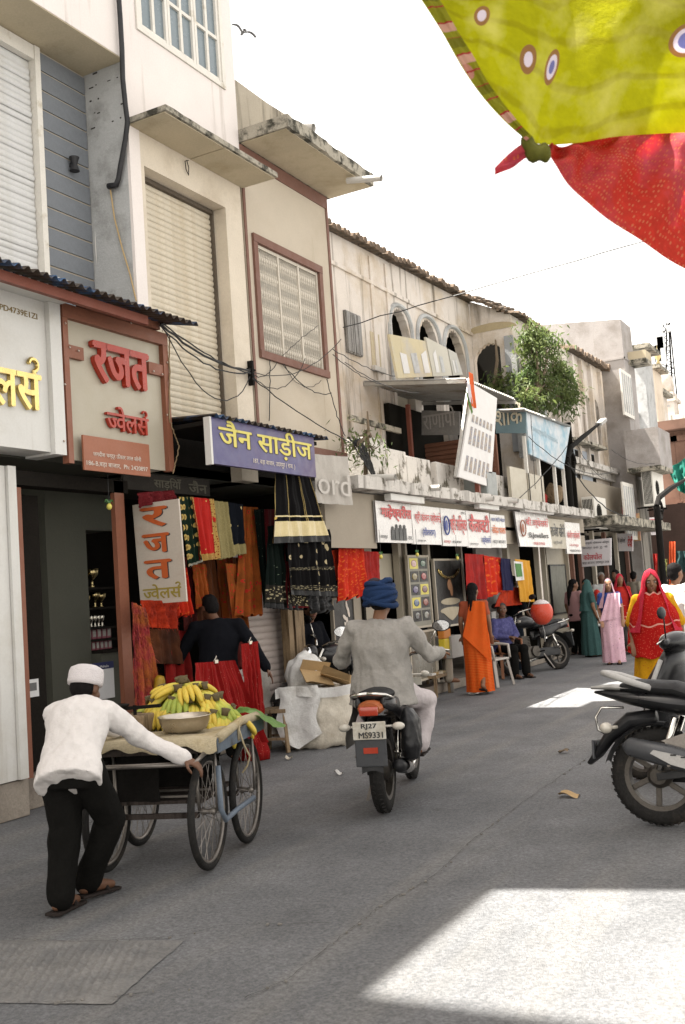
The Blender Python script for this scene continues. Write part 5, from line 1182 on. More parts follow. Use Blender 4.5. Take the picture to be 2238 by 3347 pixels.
# tall white poster and others
M_POST = mat('white_poster', (.60, .58, .56), .5, .06, 3, .06)
q = [on_x(u, v, -5.85) for u, v in ((1050, 1092), (1124, 1116), (1138, 912), (1084, 880))]
t = thing('tall_poster', 'tall white poster with rows of small printed figures on the terrace', 'poster', q[0])
b = MB(); b.prism(q, (-.03, 0, 0)); adopt(b.build('panel', M_POST), t)
b = MB(); b.bar(q[0] + V((-.05, -.02, 0)), q[3] + V((-.05, -.02, .1)), .04, .04); adopt(b.build('frame_pole', M_TIN), t)
def ql(a, c): return q[0].lerp(q[1], a).lerp(q[3].lerp(q[2], a), c)
M_FIG = mat('printed_figures', (.36, .30, .24), .7, .5, 20, 0, col2=(.2, .22, .28), cscale=14)
for r_, (c0, c1) in enumerate(((.08, .24), (.36, .55), (.6, .68))):
    for k in range(6):
        a0 = .12 + k * .135; b = MB(); b.add([ql(a0, c0) + V((.004, 0, 0)), ql(a0 + .09, c0) + V((.004, 0, 0)), ql(a0 + .08, c1) + V((.004, 0, 0)), ql(a0 + .01, c1) + V((.004, 0, 0))], [(0, 1, 2, 3)]); adopt(b.build('printed_figure', M_FIG), t)
q = [on_x(u, v, -6.0) for u, v in ((1213, 1040), (1290, 1075), (1306, 975), (1203, 940))]
t = thing('faded_blue_sign', 'faded white and blue sign board at the terrace corner', 'sign', q[0]); t['category'] = 'sign'
b = MB(); b.prism(q, (-.04, 0, 0)); adopt(b.build('panel', mat('faded_blue_print', (.50, .53, .55), .6, .08, 4, .05, col2=(.24, .38, .46), mix=(.45, .62), cscale=2.2)), t)
w_v = q[1] - q[0]
fit = fit_text('lettering', 'राजस्थानी पोशाक', mat('pale_blue_print', (.33, .43, .48), .6, .1), None, q[0] + (q[3] - q[0]) * .55 + w_v * .1 + V((.001, 0, 0)), w_v, q[3] - q[0], w_v.length * .8, (q[3] - q[0]).length * .2, .001, .02, .004); adopt(fit, t)
adopt(corrugated('tin_edge', M_TIN, None, on_x(1200, 936, -5.9), on_x(1308, 976, -5.9), (-.5, 0, .05), .09, .018), t)
ysg = on_x(1200, 960, -6.0).y
q = [on_y(u, v, ysg) for u, v in ((1135, 992), (1204, 992), (1204, 936), (1136, 936))]
t = thing('teal_name_sign', 'teal sign with pale outlined letters facing up the street', 'sign', q[0])
b = MB(); b.prism(q, (0, .04, 0)); adopt(b.build('panel', mat('teal_grey_board', (.15, .22, .24), .6, .15, 5, .05)), t)
fit = fit_text('lettering', 'शाकें', M_BLKP, None, q[0] + V((.02, 0, .12)), EX, EZ, q[1].x - q[0].x - .05, .42, .001, .05, .003); adopt(fit, t)
fit = fit_text('lettering', 'शाकें', mat('cream_print', (.55, .5, .38), .6, .1), None, q[0] + V((.02, 0, .12)), EX, EZ, q[1].x - q[0].x - .05, .42, .002, .015, .006); adopt(fit, t)
ysg2 = kc.y + 1.9
q = [on_y(u, v, ysg2) for u, v in ((965, 996), (1052, 996), (1052, 942), (965, 940))]
t = thing('grey_name_sign', 'worn grey sign with raised letters under the tin roof', 'sign', q[0])
b = MB(); b.prism(q, (0, .04, 0)); adopt(b.build('panel', mat('worn_grey_board', (.22, .21, .20), .8, .25, 6, .2)), t)
fit = fit_text('lettering', 'राणापो', mat('grey_outline', (.36, .34, .32), .7, .15), None, q[0] + V((.05, 0, .08)), EX, EZ, q[1].x - q[0].x - .1, .38, .004, .01, .004); adopt(fit, t)
st = thing('terrace_stall', 'open white-posted stall on the terrace below the faded blue sign', 'stall', (-6.3, ysg, zl1))
for u in (1207, 1235, 1270, 1290):
    y = on_x(u, 1080, -6.05).y; b = MB(); b.b2((-6.1, y, zl1), (-6.04, y + .06, on_x(u, 1000, -6.05).z)); adopt(b.build('post', M_PAINTW), st)
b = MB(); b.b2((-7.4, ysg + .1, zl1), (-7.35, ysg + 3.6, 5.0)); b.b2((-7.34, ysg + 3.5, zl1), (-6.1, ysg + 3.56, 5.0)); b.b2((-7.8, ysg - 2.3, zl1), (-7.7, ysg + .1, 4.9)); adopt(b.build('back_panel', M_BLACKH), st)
b = MB(); b.b2((-6.1, ysg + .05, zl1), (-6.04, ysg + 1.0, zl1 + .6)); b.b2((-6.1, ysg - .95, zl1), (-6.04, ysg - .05, zl1 + .65)); adopt(b.build('low_panel', M_SIGNB), st)
for k, (u, v, mm, lab) in enumerate(((1232, 1155, 'red', 'red cloth bundle inside the terrace stall'), (1268, 1130, 'tan', 'round tan basket inside the terrace stall'))):
    p = on_x(u, v, -6.5); b = MB(); b.ell((0, 0, .18), (.2, .28, .22), 12, 8); b.v = [tuple(V(x_) * (1 + .25 * nz(x_, 5))) for x_ in b.v]
    tag(b.build('cloth_bundle' if k == 0 else 'basket', C_CRIM if k == 0 else M_WOOD, None, True, loc=(p.x, p.y, max(zl1, p.z - .2))), lab, 'bundle' if k == 0 else 'basket')
fl = thing('tricolour_flag', 'small orange white and green flag drooping from the tin roof corner', 'flag', on_x(1070, 905, -5.8))
pp = [on_x(u, v, -5.8) for u, v in ((1073, 852), (1082, 856), (1090, 935), (1078, 930))]
drape('orange_band', None, None, pp, mat('flag_orange', (.60, .13, .03), .8, .1, trans=.3), .015, 1, par=fl)
drape('white_band', None, None, [on_x(u, v, -5.79) for u, v in ((1068, 875), (1076, 880), (1082, 925), (1074, 920))], mat('flag_white', (.5, .48, .5), .8, .1), .01, 1, par=fl)
drape('green_band', None, None, [on_x(u, v, -5.8) for u, v in ((1066, 895), (1074, 905), (1082, 945), (1079, 950))], mat('flag_green', (.08, .16, .03), .8, .1), .01, 1, par=fl)
# ================================================================ THE FAR END OF THE STREET
M_SAND = mat('red_sandstone', (.22, .125, .09), .9, .15, 3, .3, 30, col2=(.16, .09, .065), cscale=1.5)
M_ORNG = mat('hanging_orange', (.60, .10, .03), .8, .2, 6, .2)
def far_box(name, lab, y, u0, v0, u1, v1, m, deep=6.0, z0=0.0, wins=(), cat='building', cornice=True):
    """house whose near face stands across our view in the plane y, from picture corner (u0,v0) to u1, down to z0"""
    a, c = on_y(u0, v0, y), on_y(u1, v1, y)
    t = thing(name, lab, cat, ((a.x + c.x) / 2, y, 0))
    b = MB(); b.prism([(a.x, y, z0), (c.x, y, z0), (c.x, y, c.z), (a.x, y, a.z)], (0, deep, 0)); adopt(b.build('wall', m), t)
    if cornice:
        b = MB(); b.prism([(a.x - .1, y - .25, a.z), (c.x + .3, y - .25, c.z), (c.x + .3, y - .25, c.z + .16), (a.x - .1, y - .25, a.z + .16)], (0, deep + .3, 0)); adopt(b.build('cornice', M_DIRTY), t)
    for (p0, q0, p1, q1, mm) in wins:
        e, f_ = on_y(p0, q0, y), on_y(p1, q1, y)
        b = MB(); b.b2((e.x, y - .06, f_.z), (f_.x, y - .002, e.z)); o = adopt(b.build('window', mm), t)
        b = MB(); b.b2((e.x - .1, y - .3, e.z + .1), (f_.x + .1, y - .003, e.z + .2)); adopt(b.build('window_hood', m), t)
    return t
far_box('grey_stone_house', 'narrow weathered grey house just past the tall pale house', 37.0, 1438, 806, 1470, 800, M_GREYCOL, 1.5, 0, [(1446, 960, 1462, 1010, M_BLACKH), (1452, 1080, 1466, 1140, M_GLASS)])
far_box('yellow_trim_house', 'thin cream house with yellow pilaster beyond the grey house', 43.0, 1462, 850, 1496, 846, M_WHITE2, 1.5, 0, [(1472, 900, 1484, 960, M_GLASS), (1474, 1010, 1488, 1050, M_BLACKH)])
far_box('cream_end_house', 'sunlit pale house closing the end of the street', 70.0, 1470, 1000, 1640, 992, M_OLDW, 6, 0, [(1560, 1040, 1580, 1090, M_GLASS)])
far_box('balcony_house', 'weathered cream house with stacked window hoods near the dome', 48.0, 1478, 905, 1506, 900, M_OLDW, 2, 0, [(1484, 930, 1490, 962, M_BLACKH), (1494, 930, 1500, 962, M_BLACKH), (1486, 1000, 1494, 1040, M_GLASS)])
far_box('stained_low_house', 'low stained house left of the sandstone columns', 42.0, 1486, 1010, 1512, 1006, M_OLDS, 2, 0, [(1492, 1040, 1500, 1075, M_BLACKH)])
far_box('roof_room', 'small rooftop room with red cornice under the masts', 58.0, 1478, 868, 1500, 862, M_SAND, 3, 0)
# domed pavilion
yd = 55.0; c = on_y(1514, 905, yd); r_ = (on_y(1544, 890, yd).x - on_y(1484, 890, yd).x) / 2
dm = thing('domed_pavilion', 'white domed pavilion on a square base above the far roofs', 'building', (c.x, yd, 0))
b = MB(); hd = on_y(1514, 838, yd).z - c.z; b.lathe([(r_ * 1.0, 0), (r_ * 1.06, hd * .25), (r_ * .95, hd * .55), (r_ * .6, hd * .85), (r_ * .15, hd), (0, hd * 1.05)], (0, 0, c.z), 28); b.build('dome', M_OLDW, dm, True)
b = MB(); zq = on_y(1514, 960, yd).z; b.b2((-r_ * 1.05, -r_, zq), (r_ * 1.05, r_, c.z)); b.b2((-r_ * 1.25, -r_ * 1.2, c.z - .5), (r_ * 1.25, r_ * 1.2, c.z - .3)); b.b2((-r_ * 1.4, -r_ * 1.3, 0), (r_ * 2.2, r_ * 1.3, zq)); b.build('base', M_OLDW, dm)
b = MB(); b.lathe([(.16, 0), (.05, .3), (.18, .5), (.03, .8), (0, 1.2)], (0, 0, c.z + hd), 12); b.build('finial', M_SGOLD, dm, True)
for k in range(3):
    b = MB(); b.b2((-r_ * .8 + k * r_ * .6, -r_ - .05, zq + .5), (-r_ * .45 + k * r_ * .6, -r_ + .0, c.z - .7)); b.build('window', M_GREYCOL, dm)
# sandstone pavilion at the right edge
ysn = 40.0
sn = thing('sandstone_house', 'red sandstone house with square columns at the right edge', 'building', (on_y(1550, 1200, ysn).x, ysn, 0))
def sy(u, v, y=ysn): return on_y(u, v, y)
p0, p1 = sy(1500, 972), sy(1640, 965)
b = MB(); b.b2((p0.x, ysn - .6, p0.z - .35), (p1.x, ysn + 4, p0.z)); adopt(b.build('roof_slab', M_SAND), sn)
for u in (1513, 1548, 1600):
    q = sy(u, 1050); w = .55; zb_ = sy(u, 1180).z
    b = MB(); b.b2((q.x, ysn, zb_), (q.x + w, ysn + w, p0.z - .36)); b.b2((q.x - .12, ysn - .12, p0.z - .75), (q.x + w + .12, ysn + w + .12, p0.z - .55)); b.b2((q.x - .1, ysn - .1, zb_), (q.x + w + .1, ysn + w + .1, zb_ + .45)); adopt(b.build('column', M_SAND), sn)
q = sy(1505, 1180); b = MB(); b.b2((q.x, ysn - .4, sy(1505, 1250).z), (p1.x, ysn + 4, q.z)); adopt(b.build('storey_wall', M_SAND), sn)
b = MB(); b.b2((q.x - .3, ysn - .9, q.z), (p1.x, ysn - .41, q.z + .25)); adopt(b.build('string_course', M_SAND), sn)
b = MB(); b.b2((q.x + .3, ysn + 3.9, q.z), (p1.x, ysn + 4.2, p0.z)); adopt(b.build('inner_wall', M_BLACKH), sn)
b = MB(); b.b2((q.x, ysn + .3, 0), (p1.x, ysn + 4, sy(1505, 1252).z)); adopt(b.build('shop_wall', M_BLACKH), sn)
drape('green_net', 'green shade net hanging on the sandstone columns', 'net', [sy(u, v, ysn - .6) for u, v in ((1528, 1075), (1600, 1030), (1600, 1150), (1548, 1120))], mat('green_net_cloth', (.02, .20, .15), .8, .2, 6, .3, trans=.3), .15, 3, seed=61)
# rooftop masts with panel antennas
M_ANT = mat('antenna_grey', (.50, .50, .50), .5, .05)
ym = 75.0
def antenna(lab, u, v0, v1, arms, lattice=True):
    a, c = on_y(u, v1, ym), on_y(u, v0, ym); t = thing('antenna_mast', lab, 'mast', (a.x, ym, a.z - 4))
    b = MB()
    if lattice:
        for (dx, dy) in ((-.5, -.3), (.5, -.3), (0, .5)): b.bar((a.x + dx, ym + dy, a.z - 4), (c.x + dx * .2, ym + dy * .2, c.z), .09)
        n = 9
        for k in range(n):
            z0_ = a.z + (c.z - a.z) * k / n; s0 = 1 - .8 * k / n; z1_ = a.z + (c.z - a.z) * (k + 1) / n; s1 = 1 - .8 * (k + 1) / n
            b.bar((a.x - .5 * s0, ym - .3 * s0, z0_), (a.x + .5 * s1, ym - .3 * s1, z1_), .05); b.bar((a.x + .5 * s0, ym - .3 * s0, z0_), (a.x - .5 * s1, ym - .3 * s1, z1_), .05)
    else: b.bar((a.x, ym, a.z - 4), (c.x, ym, c.z), .14)
    adopt(b.build('mast_frame', M_IRON), t)
    for (du, dv0, dv1, w) in arms:
        e, f_ = on_y(u + du, dv1, ym - .6), on_y(u + du, dv0, ym - .6)
        b = MB(); b.b2((e.x - w / 2, ym - .75, e.z), (e.x + w / 2, ym - .5, f_.z), .03); adopt(b.build('panel_antenna', M_ANT), t)
        b = MB(); b.bar((e.x, ym - .5, (e.z + f_.z) / 2), (a.x, ym, (e.z + f_.z) / 2), .06); adopt(b.build('arm', M_IRON), t)
antenna('lattice mast with panel antennas at the right skyline', 1530, 740, 860, [(-20, 755, 800, .7), (-12, 770, 835, .55), (4, 745, 760, .4)])
antenna('lower antenna pole left of the lattice mast', 1500, 770, 840, [(-8, 800, 850, .8), (8, 790, 830, .5)], False)
# air conditioners on the walls
def aircon(lab, u, v, x, w=.8, h=.55):
    p = on_x(u, v, x); t = thing('air_conditioner', lab, 'air conditioner', p)
    b = MB(); b.b2((0, 0, 0), (.3, w, h), .015); b.build('casing', M_PAINTW, t)
    b = MB(); b.tube([V((.302, w * .35 + .2 * math.cos(k * math.pi / 8), h * .5 + .2 * math.sin(k * math.pi / 8))) for k in range(16)], .012, 5, closed=True); b.lathe([(0, .3), (.18, .301)], (0, w * .35, h * .5), 16, 'X'); b.build('fan_grille', M_BLACKH, t)
    b = MB()
    for k in range(7): b.b2((.03 + k * .034, -.004, .06), (.05 + k * .034, -.001, h - .06))
    tag(b.build('side_vents', M_BLACKH, t), kind='stuff')
    b = MB(); b.b2((-.2, .05, -.05), (.35, .09, -.01)); b.b2((-.2, w - .09, -.05), (.35, w - .05, -.01)); b.build('bracket', M_IRON, t)
    return t
aircon('white air conditioner under the sooty wall of the old house', 1336, 1212, XD + .5, 1.1, .75)
aircon('white air conditioner on the wall under the black vertical sign', 1474, 1160, XW + .3, 1.4, 1.0)
# signs of the far shops
def yboard(name, lab, y, pts, m, texts=(), cat='sign'):
    q = [on_y(u, v, y) for u, v in pts]; t = thing(name, lab, cat, q[0]); b = MB(); b.prism(q, (0, .08, 0)); adopt(b.build('panel', m), t)
    for (txt, a0, a1, c0, c1, mm, bold) in texts:
        ux, uz = q[1] - q[0], q[3] - q[0]
        o = fit_text('lettering', txt, mm, None, q[0] + ux * a0 + uz * c0, ux, uz, ux.length * (a1 - a0), uz.length * (c1 - c0), .002, bold, .006); adopt(o, t)
    return t
M_PINKP = mat('pink_red_print', (.42, .09, .10), .5, .15); M_LILAC = mat('lilac_white_flex', (.55, .52, .53), .5, .06)
yboard('hanging_sign', 'white hanging sign with big pink word beyond the row', 23.4, [(1330, 1298), (1398, 1294), (1398, 1232), (1330, 1238)], M_LILAC, [('कोलपोल', .08, .72, .24, .5, M_PINKP, .03), ('राजपूती पोशाक शोरूम', .05, .95, .82, .94, M_BLKP, 0), ('मात्र 50 रु. में', .05, .9, .64, .76, M_BLKP, 0), ('बड़ा बाजार उदयपुर राज', .05, .95, .06, .17, M_BLKP, 0)])
yboard('vertical_black_sign', 'tall black sign with white upright lettering at the far end', 35.0, [(1490, 1200), (1518, 1198), (1512, 1068), (1482, 1070)], mat('black_sign_paint', (.05, .05, .045), .7, .2), [('पू', .2, .8, .76, .95, M_LETW, .03), ('न', .2, .75, .52, .7, M_LETW, .03), ('म', .2, .75, .3, .48, M_LETW, .03), ('ज्वेलस^', .1, .9, .06, .2, M_YEL, .01)])
yboard('box_sign', 'white box sign with red letters under the black vertical sign', 31.0, [(1476, 1226), (1512, 1224), (1510, 1184), (1474, 1186)], M_LILAC, [('पूनम', .2, .8, .58, .9, M_PINKP, .03), ('ज्वेलस^', .15, .85, .12, .42, M_PINKP, .02)])
yboard('pink_poster', 'pink poster on the dark streaked pier at the far end', 28.6, [(1422, 1228), (1442, 1228), (1440, 1160), (1420, 1162)], mat('pink_print', (.55, .25, .25), .6, .2, 5, 0), cat='poster')
yboard('yellow_poster', 'yellow and orange poster right of the pink poster', 28.4, [(1446, 1240), (1466, 1238), (1462, 1175), (1442, 1177)], mat('yellow_orange_print', (.48, .36, .15), .6, .2, 5, 0, col2=(.5, .25, .18), cscale=3), cat='poster')
yboard('far_banner', 'white banner with red letters above the far shops', 27.0, [(1404, 1262), (1448, 1262), (1448, 1222), (1406, 1222)], M_LILAC, [('देवी', .72, .98, .2, .85, M_REDP, .03), ('सोनी ज्वेलस^', .1, .6, .4, .8, M_BLKP, .02)])
# far shop front: near-black panels stand in for its shaded recess, with hung things
fs = thing('far_shops', 'dark shop fronts at the far end hung with red goods', 'building', (-6.5, 27, 0))
b = MB(); b.b2((-7.4, 23.2, 0), (-6.7, yd1, 4.0)); adopt(b.build('wall', M_FASC), fs)
b = MB(); b.b2((-6.69, 23.3, .2), (-6.6, yd1 - .2, 2.6)); adopt(b.build('recess_shade_panel', M_BLACKH), fs)
for k in range(5):
    y = 23.4 + k * 1.15; b = MB(); b.b2((-6.59, y, .0), (-6.5, y + .12, 2.7)); adopt(b.build('post', M_ALU if k % 2 else M_BROWN), fs)
b = MB(); rough_slab(b, (-7.0, 23.2, 2.75), (-5.6, yd1 + .4, 2.95), 30, .06, 17.0); adopt(b.build('canopy_slab', M_DIRTY), fs)
b = MB(); q0_, q1_ = on_y(1440, 1300, 31.5), on_y(1640, 1300, 31.5); b.b2((q0_.x - .6, 31.5, 0), (q1_.x, 32, 3.6)); adopt(b.build('end_wall', mat('far_shop_shade', (.035, .022, .018), .9, .4, 1.8, 0)), fs)  # dark plane holds the shade of the far shop interiors in its colour
for k, (u0, v0, u1, v1, mm, lab) in enumerate(((1532, 1240, 1546, 1370, M_ORNG, 'long orange red cloth hanging at the far right shop'), (1484, 1268, 1505, 1320, C_CRIM, 'crimson square cloth displayed at the far shop'), (1512, 1280, 1528, 1330, mat('olive_cloth', (.16, .17, .05), .8, .2), 'olive cloth beside the crimson square at the far shop'), (1450, 1290, 1470, 1340, mat('mauve_cloth', (.2, .1, .12), .8, .2), 'dull mauve cloth at the far shop'), (1548, 1262, 1590, 1310, mat('teal_dark', (.03, .06, .06), .8, .2), 'dark teal cloth with jewellery at the right edge'))):
    drape('shop_cloth', lab, 'garment', [on_y(u, v, 31.3) for u, v in ((u0, v0), (u1, v0), (u1, v1), (u0, v1))], mm, .05, 2, seed=71 + k)
for k, u in enumerate((1418, 1432, 1445, 1470)):
    p = on_y(u, 1300, 30.8); b = MB(); b.b2((p.x, 30.8, 0), (p.x + .1, 30.9, 3.3)); adopt(b.build('post', M_ALU if k % 2 else M_IRON), fs)
# ---------------------------------------------------------------- lamp brackets
def lamp(lab, pts, x, r, foot=0.0):
    q = [on_x(u, v, x) for u, v in pts]; t = thing('street_lamp', lab, 'street lamp', (q[0].x, q[0].y, 0))
    b = MB(); b.tube([V((q[0].x, q[0].y, foot)), V((q[0].x, q[0].y, q[0].z))], r, 10); adopt(b.build('post', M_IRON), t)
    b = MB(); b.tube(q, [r * .9] * (len(q) - 1) + [r * .5], 8); adopt(b.build('arm', M_IRON), t)
    p, e = q[-2], q[-1]; d = (e - p).normalized()
    b = MB(); b.bar(e - d * .1, e + d * .5, .16, .09, .02); adopt(b.build('lamp_head', M_TIN), t)
    b = MB(); c = q[0].lerp(q[1], .5) + V((0, .2, -.2))
    b.tube([c + V((0, .25 * math.cos(a) * (1 - a * .07), .25 * math.sin(a) * (1 - a * .07))) for a in [k * .35 for k in range(20)]], .03, 6); adopt(b.build('scroll', M_IRON), t)
lamp('dark iron street lamp with arm beside the faded blue sign', [(1298, 1050), (1306, 1025), (1335, 1000), (1372, 970)], -6.0, .06, 3.03)
lamp('dark iron street lamp at the right edge by the green net', [(1503, 1160), (1508, 1140), (1535, 1118), (1575, 1095)], -4.6, .07)
# ---------------------------------------------------------------- overhead wires
M_WIRE = mat('black_wire', (.02, .02, .02), .6, .1)
M_WIRET = mat('worn_tan_wire', (.25, .18, .10), .7, .2)
def wires(lab, segs, name='wire_bundle', m=None, cat='wire'):
    t = thing(name, lab, cat, segs[0][0])
    for k, (a, c, sag, r) in enumerate(segs):
        b = MB(); wire(b, a, c, sag, r, 14, .02, k + sag); adopt(b.build('wire', m or M_WIRE), t)
X2 = -5.9
A_ = lambda u, v, x=X2: on_x(u, v, x)
wires('thick bundle of black wires from the blue awning to the pier bracket', [(A_(368, 742), A_(572, 848, -6.25), .10, .012), (A_(366, 745), A_(572, 852, -6.25), .16, .008), (A_(372, 740), A_(573, 856, -6.25), .06, .008), (A_(380, 760), A_(574, 862, -6.25), .45, .006)])
wires('tangle of thin wires fanning out below the beige house window', [(A_(576, 858, -6.25), A_(640, 820, -6.27), .1, .005), (A_(576, 860, -6.25), A_(700, 822, -6.2), .25, .005), (A_(576, 852, -6.25), A_(780, 778, -6.0), .2, .005), (A_(640, 822, -6.27), A_(760, 900, -6.2), .15, .006), (A_(640, 822, -6.27), A_(730, 745, -6.2), -.02, .004), (A_(642, 824, -6.27), A_(735, 870, -6.26), .2, .004)])
wires('long black wire sloping down across the beige house', [(A_(578, 866, -6.2), A_(800, 1012, -5.9), .05, .007), (A_(618, 822, -6.27), A_(617, 965, -6.27), 0, .006), (A_(748, 868, -6.2), A_(790, 1000, -6.1), .05, .006)])
wires('tan wire hanging down the right side of the beige jewellers sign', [(A_(388, 770, -5.97), A_(388, 960, -5.97), .0, .008), (A_(388, 960, -5.97), A_(410, 1020, -5.97), .02, .006), (A_(410, 1020, -5.97), A_(395, 1085, -5.97), .02, .006)], 'hanging_wire', M_WIRET)
wires('thin wires slung from the beige house across the old arcade', [(A_(785, 750, -6.2), A_(1500, 545, -2.0), .0, .007), (A_(762, 800, -6.2), A_(905, 862, -6.6), .05, .006), (A_(762, 812, -6.2), A_(870, 880, -6.6), .05, .006), (A_(790, 830, -6.2), A_(960, 900, -6.4), .1, .006)])
wires('loose wires looping between the old houses at the far end', [(A_(1210, 1000, -5.9), A_(1405, 1080, -5.9), .3, .008), (A_(1300, 1060, -5.8), A_(1440, 1180, -5.6), .3, .012), (A_(1215, 950, -5.9), A_(1225, 1120, -5.9), .02, .006), (A_(1190, 1140, -5.9), A_(1300, 1020, -5.9), .05, .008), (A_(1310, 1000, -5.9), A_(1400, 1100, -5.8), .25, .006), (A_(1400, 1030, -5.8), A_(1500, 1060, -5.6), .15, .006)])
wires('coil of cables and dry creeper at the corner of the beige house', [(A_(795, 1000, -6.0) + V((0, .25 * hash01(k, 1), 0)), A_(850 + 10 * hash01(k, 2), 1080 + 12 * hash01(k, 3), -6.0), .25 * hash01(k, 4) - .15, .008) for k in range(14)], 'cable_tangle')
# thin support bracket at the pier
br = thing('wire_bracket', 'small iron wire bracket on the pier of the white house', 'bracket', A_(573, 855, -6.28)); b = MB(); b.b2((-.02, -.02, -.14), (.04, .02, .14)); b.b2((.0, -.07, .03), (.03, .07, .05)); b.build('bracket_plate', M_IRON, br)
# ---------------------------------------------------------------- tree on the ledge
M_LEAF = mat('tree_leaf', (.075, .115, .038), .6, .4, 2.5, 0, col2=(.13, .16, .05), mix=(.4, .6), cscale=1.8, trans=.45)
M_BARK = mat('bark', (.16, .12, .08), .9, .3, 10, .5)
def small_tree(lab, base, lobes, nleaf, seed, lsz=.15):
    rr = random.Random(seed); t = thing('small_tree', lab, 'tree', base)
    b = MB(); B = V(base)
    k_ = min(1, lsz / .15); b.tube([V((0, 0, -.3 * k_)), V((.05, 0, .3)) * k_, V((.12, .1, .8)) * k_, V((.1, .15, 1.3)) * k_], [.06 * k_, .05 * k_, .04 * k_, .02 * k_], 8)
    tips = []
    for (c, r) in lobes:
        c = V(c) - B; m_ = V((.1, .1, .5)).lerp(c, .5) + V((rr.uniform(-.1, .1), rr.uniform(-.1, .1), .05)); b.tube([V((.08, .05, .35)), m_, c], [.03, .018, .008], 6)
        for k in range(7):
            d = V((rr.uniform(-1, 1), rr.uniform(-1, 1), rr.uniform(-.6, 1))).normalized() * r * rr.uniform(.6, 1.1); b.tube([m_.lerp(c, rr.uniform(.3, 1)), c + d * .5, c + d], [.010, .007, .003], 4); tips.append(c + d); tips.append(c + d * .55)
    b.build('trunk', M_BARK, t, True)
    L_ = MB(); per = nleaf // len(tips)
    for tp_ in tips:
        for k in range(per):
            p = tp_ + V((rr.gauss(0, 1), rr.gauss(0, 1), rr.gauss(0, 1))) * .12
            d = V((rr.uniform(-1, 1), rr.uniform(-1, 1), rr.uniform(-1.1, .5))).normalized(); s = d.cross(V((rr.uniform(-1, 1), rr.uniform(-1, 1), 1))).normalized(); l = lsz * rr.uniform(.6, 1.3); w = l * .16
            u_ = d.cross(s) * (l * .08)
            L_.add([p, p + d * l * .4 + s * w + u_, p + d * l - V((0, 0, l * .25)), p + d * l * .4 - s * w + u_], [(0, 1, 2, 3)])
    tag(L_.build('crown', M_LEAF, t), kind='stuff')
    return t
XT = -6.35
tb_ = on_x(1225, 935, XT)
lob = [(on_x(u, v, XT + dx), r) for u, v, dx, r in ((1215, 800, 0, .26), (1250, 790, .1, .30), (1272, 835, .15, .36), (1230, 850, 0, .30), (1205, 870, -.1, .22), (1250, 890, .1, .32), (1290, 870, .2, .26), (1302, 900, .2, .2), (1240, 925, 0, .3), (1198, 905, 0, .28), (1285, 920, .2, .3), (1222, 770, .05, .2))]
small_tree('leafy wild fig tree growing out of the old house ledge', tb_, lob, 5600, 5, .13)
pw = on_x(1150, 880, -6.7); small_tree('dark green bush in the scalloped arch', on_y(1130, 905, YA - .3), [(on_y(u, v, YA - .3), .28) for u, v in ((1120, 890), (1140, 900), (1152, 880))], 500, 6, .14)
sp = [(830, 1010, -6.1), (845, 1040, -6.05), (815, 1025, -6.0)]
small_tree('dusty creeper on the terrace corner by the beige house', on_x(835, 1060, -6.1), [(on_x(u, v, x), .22) for u, v, x in sp], 260, 8, .08)
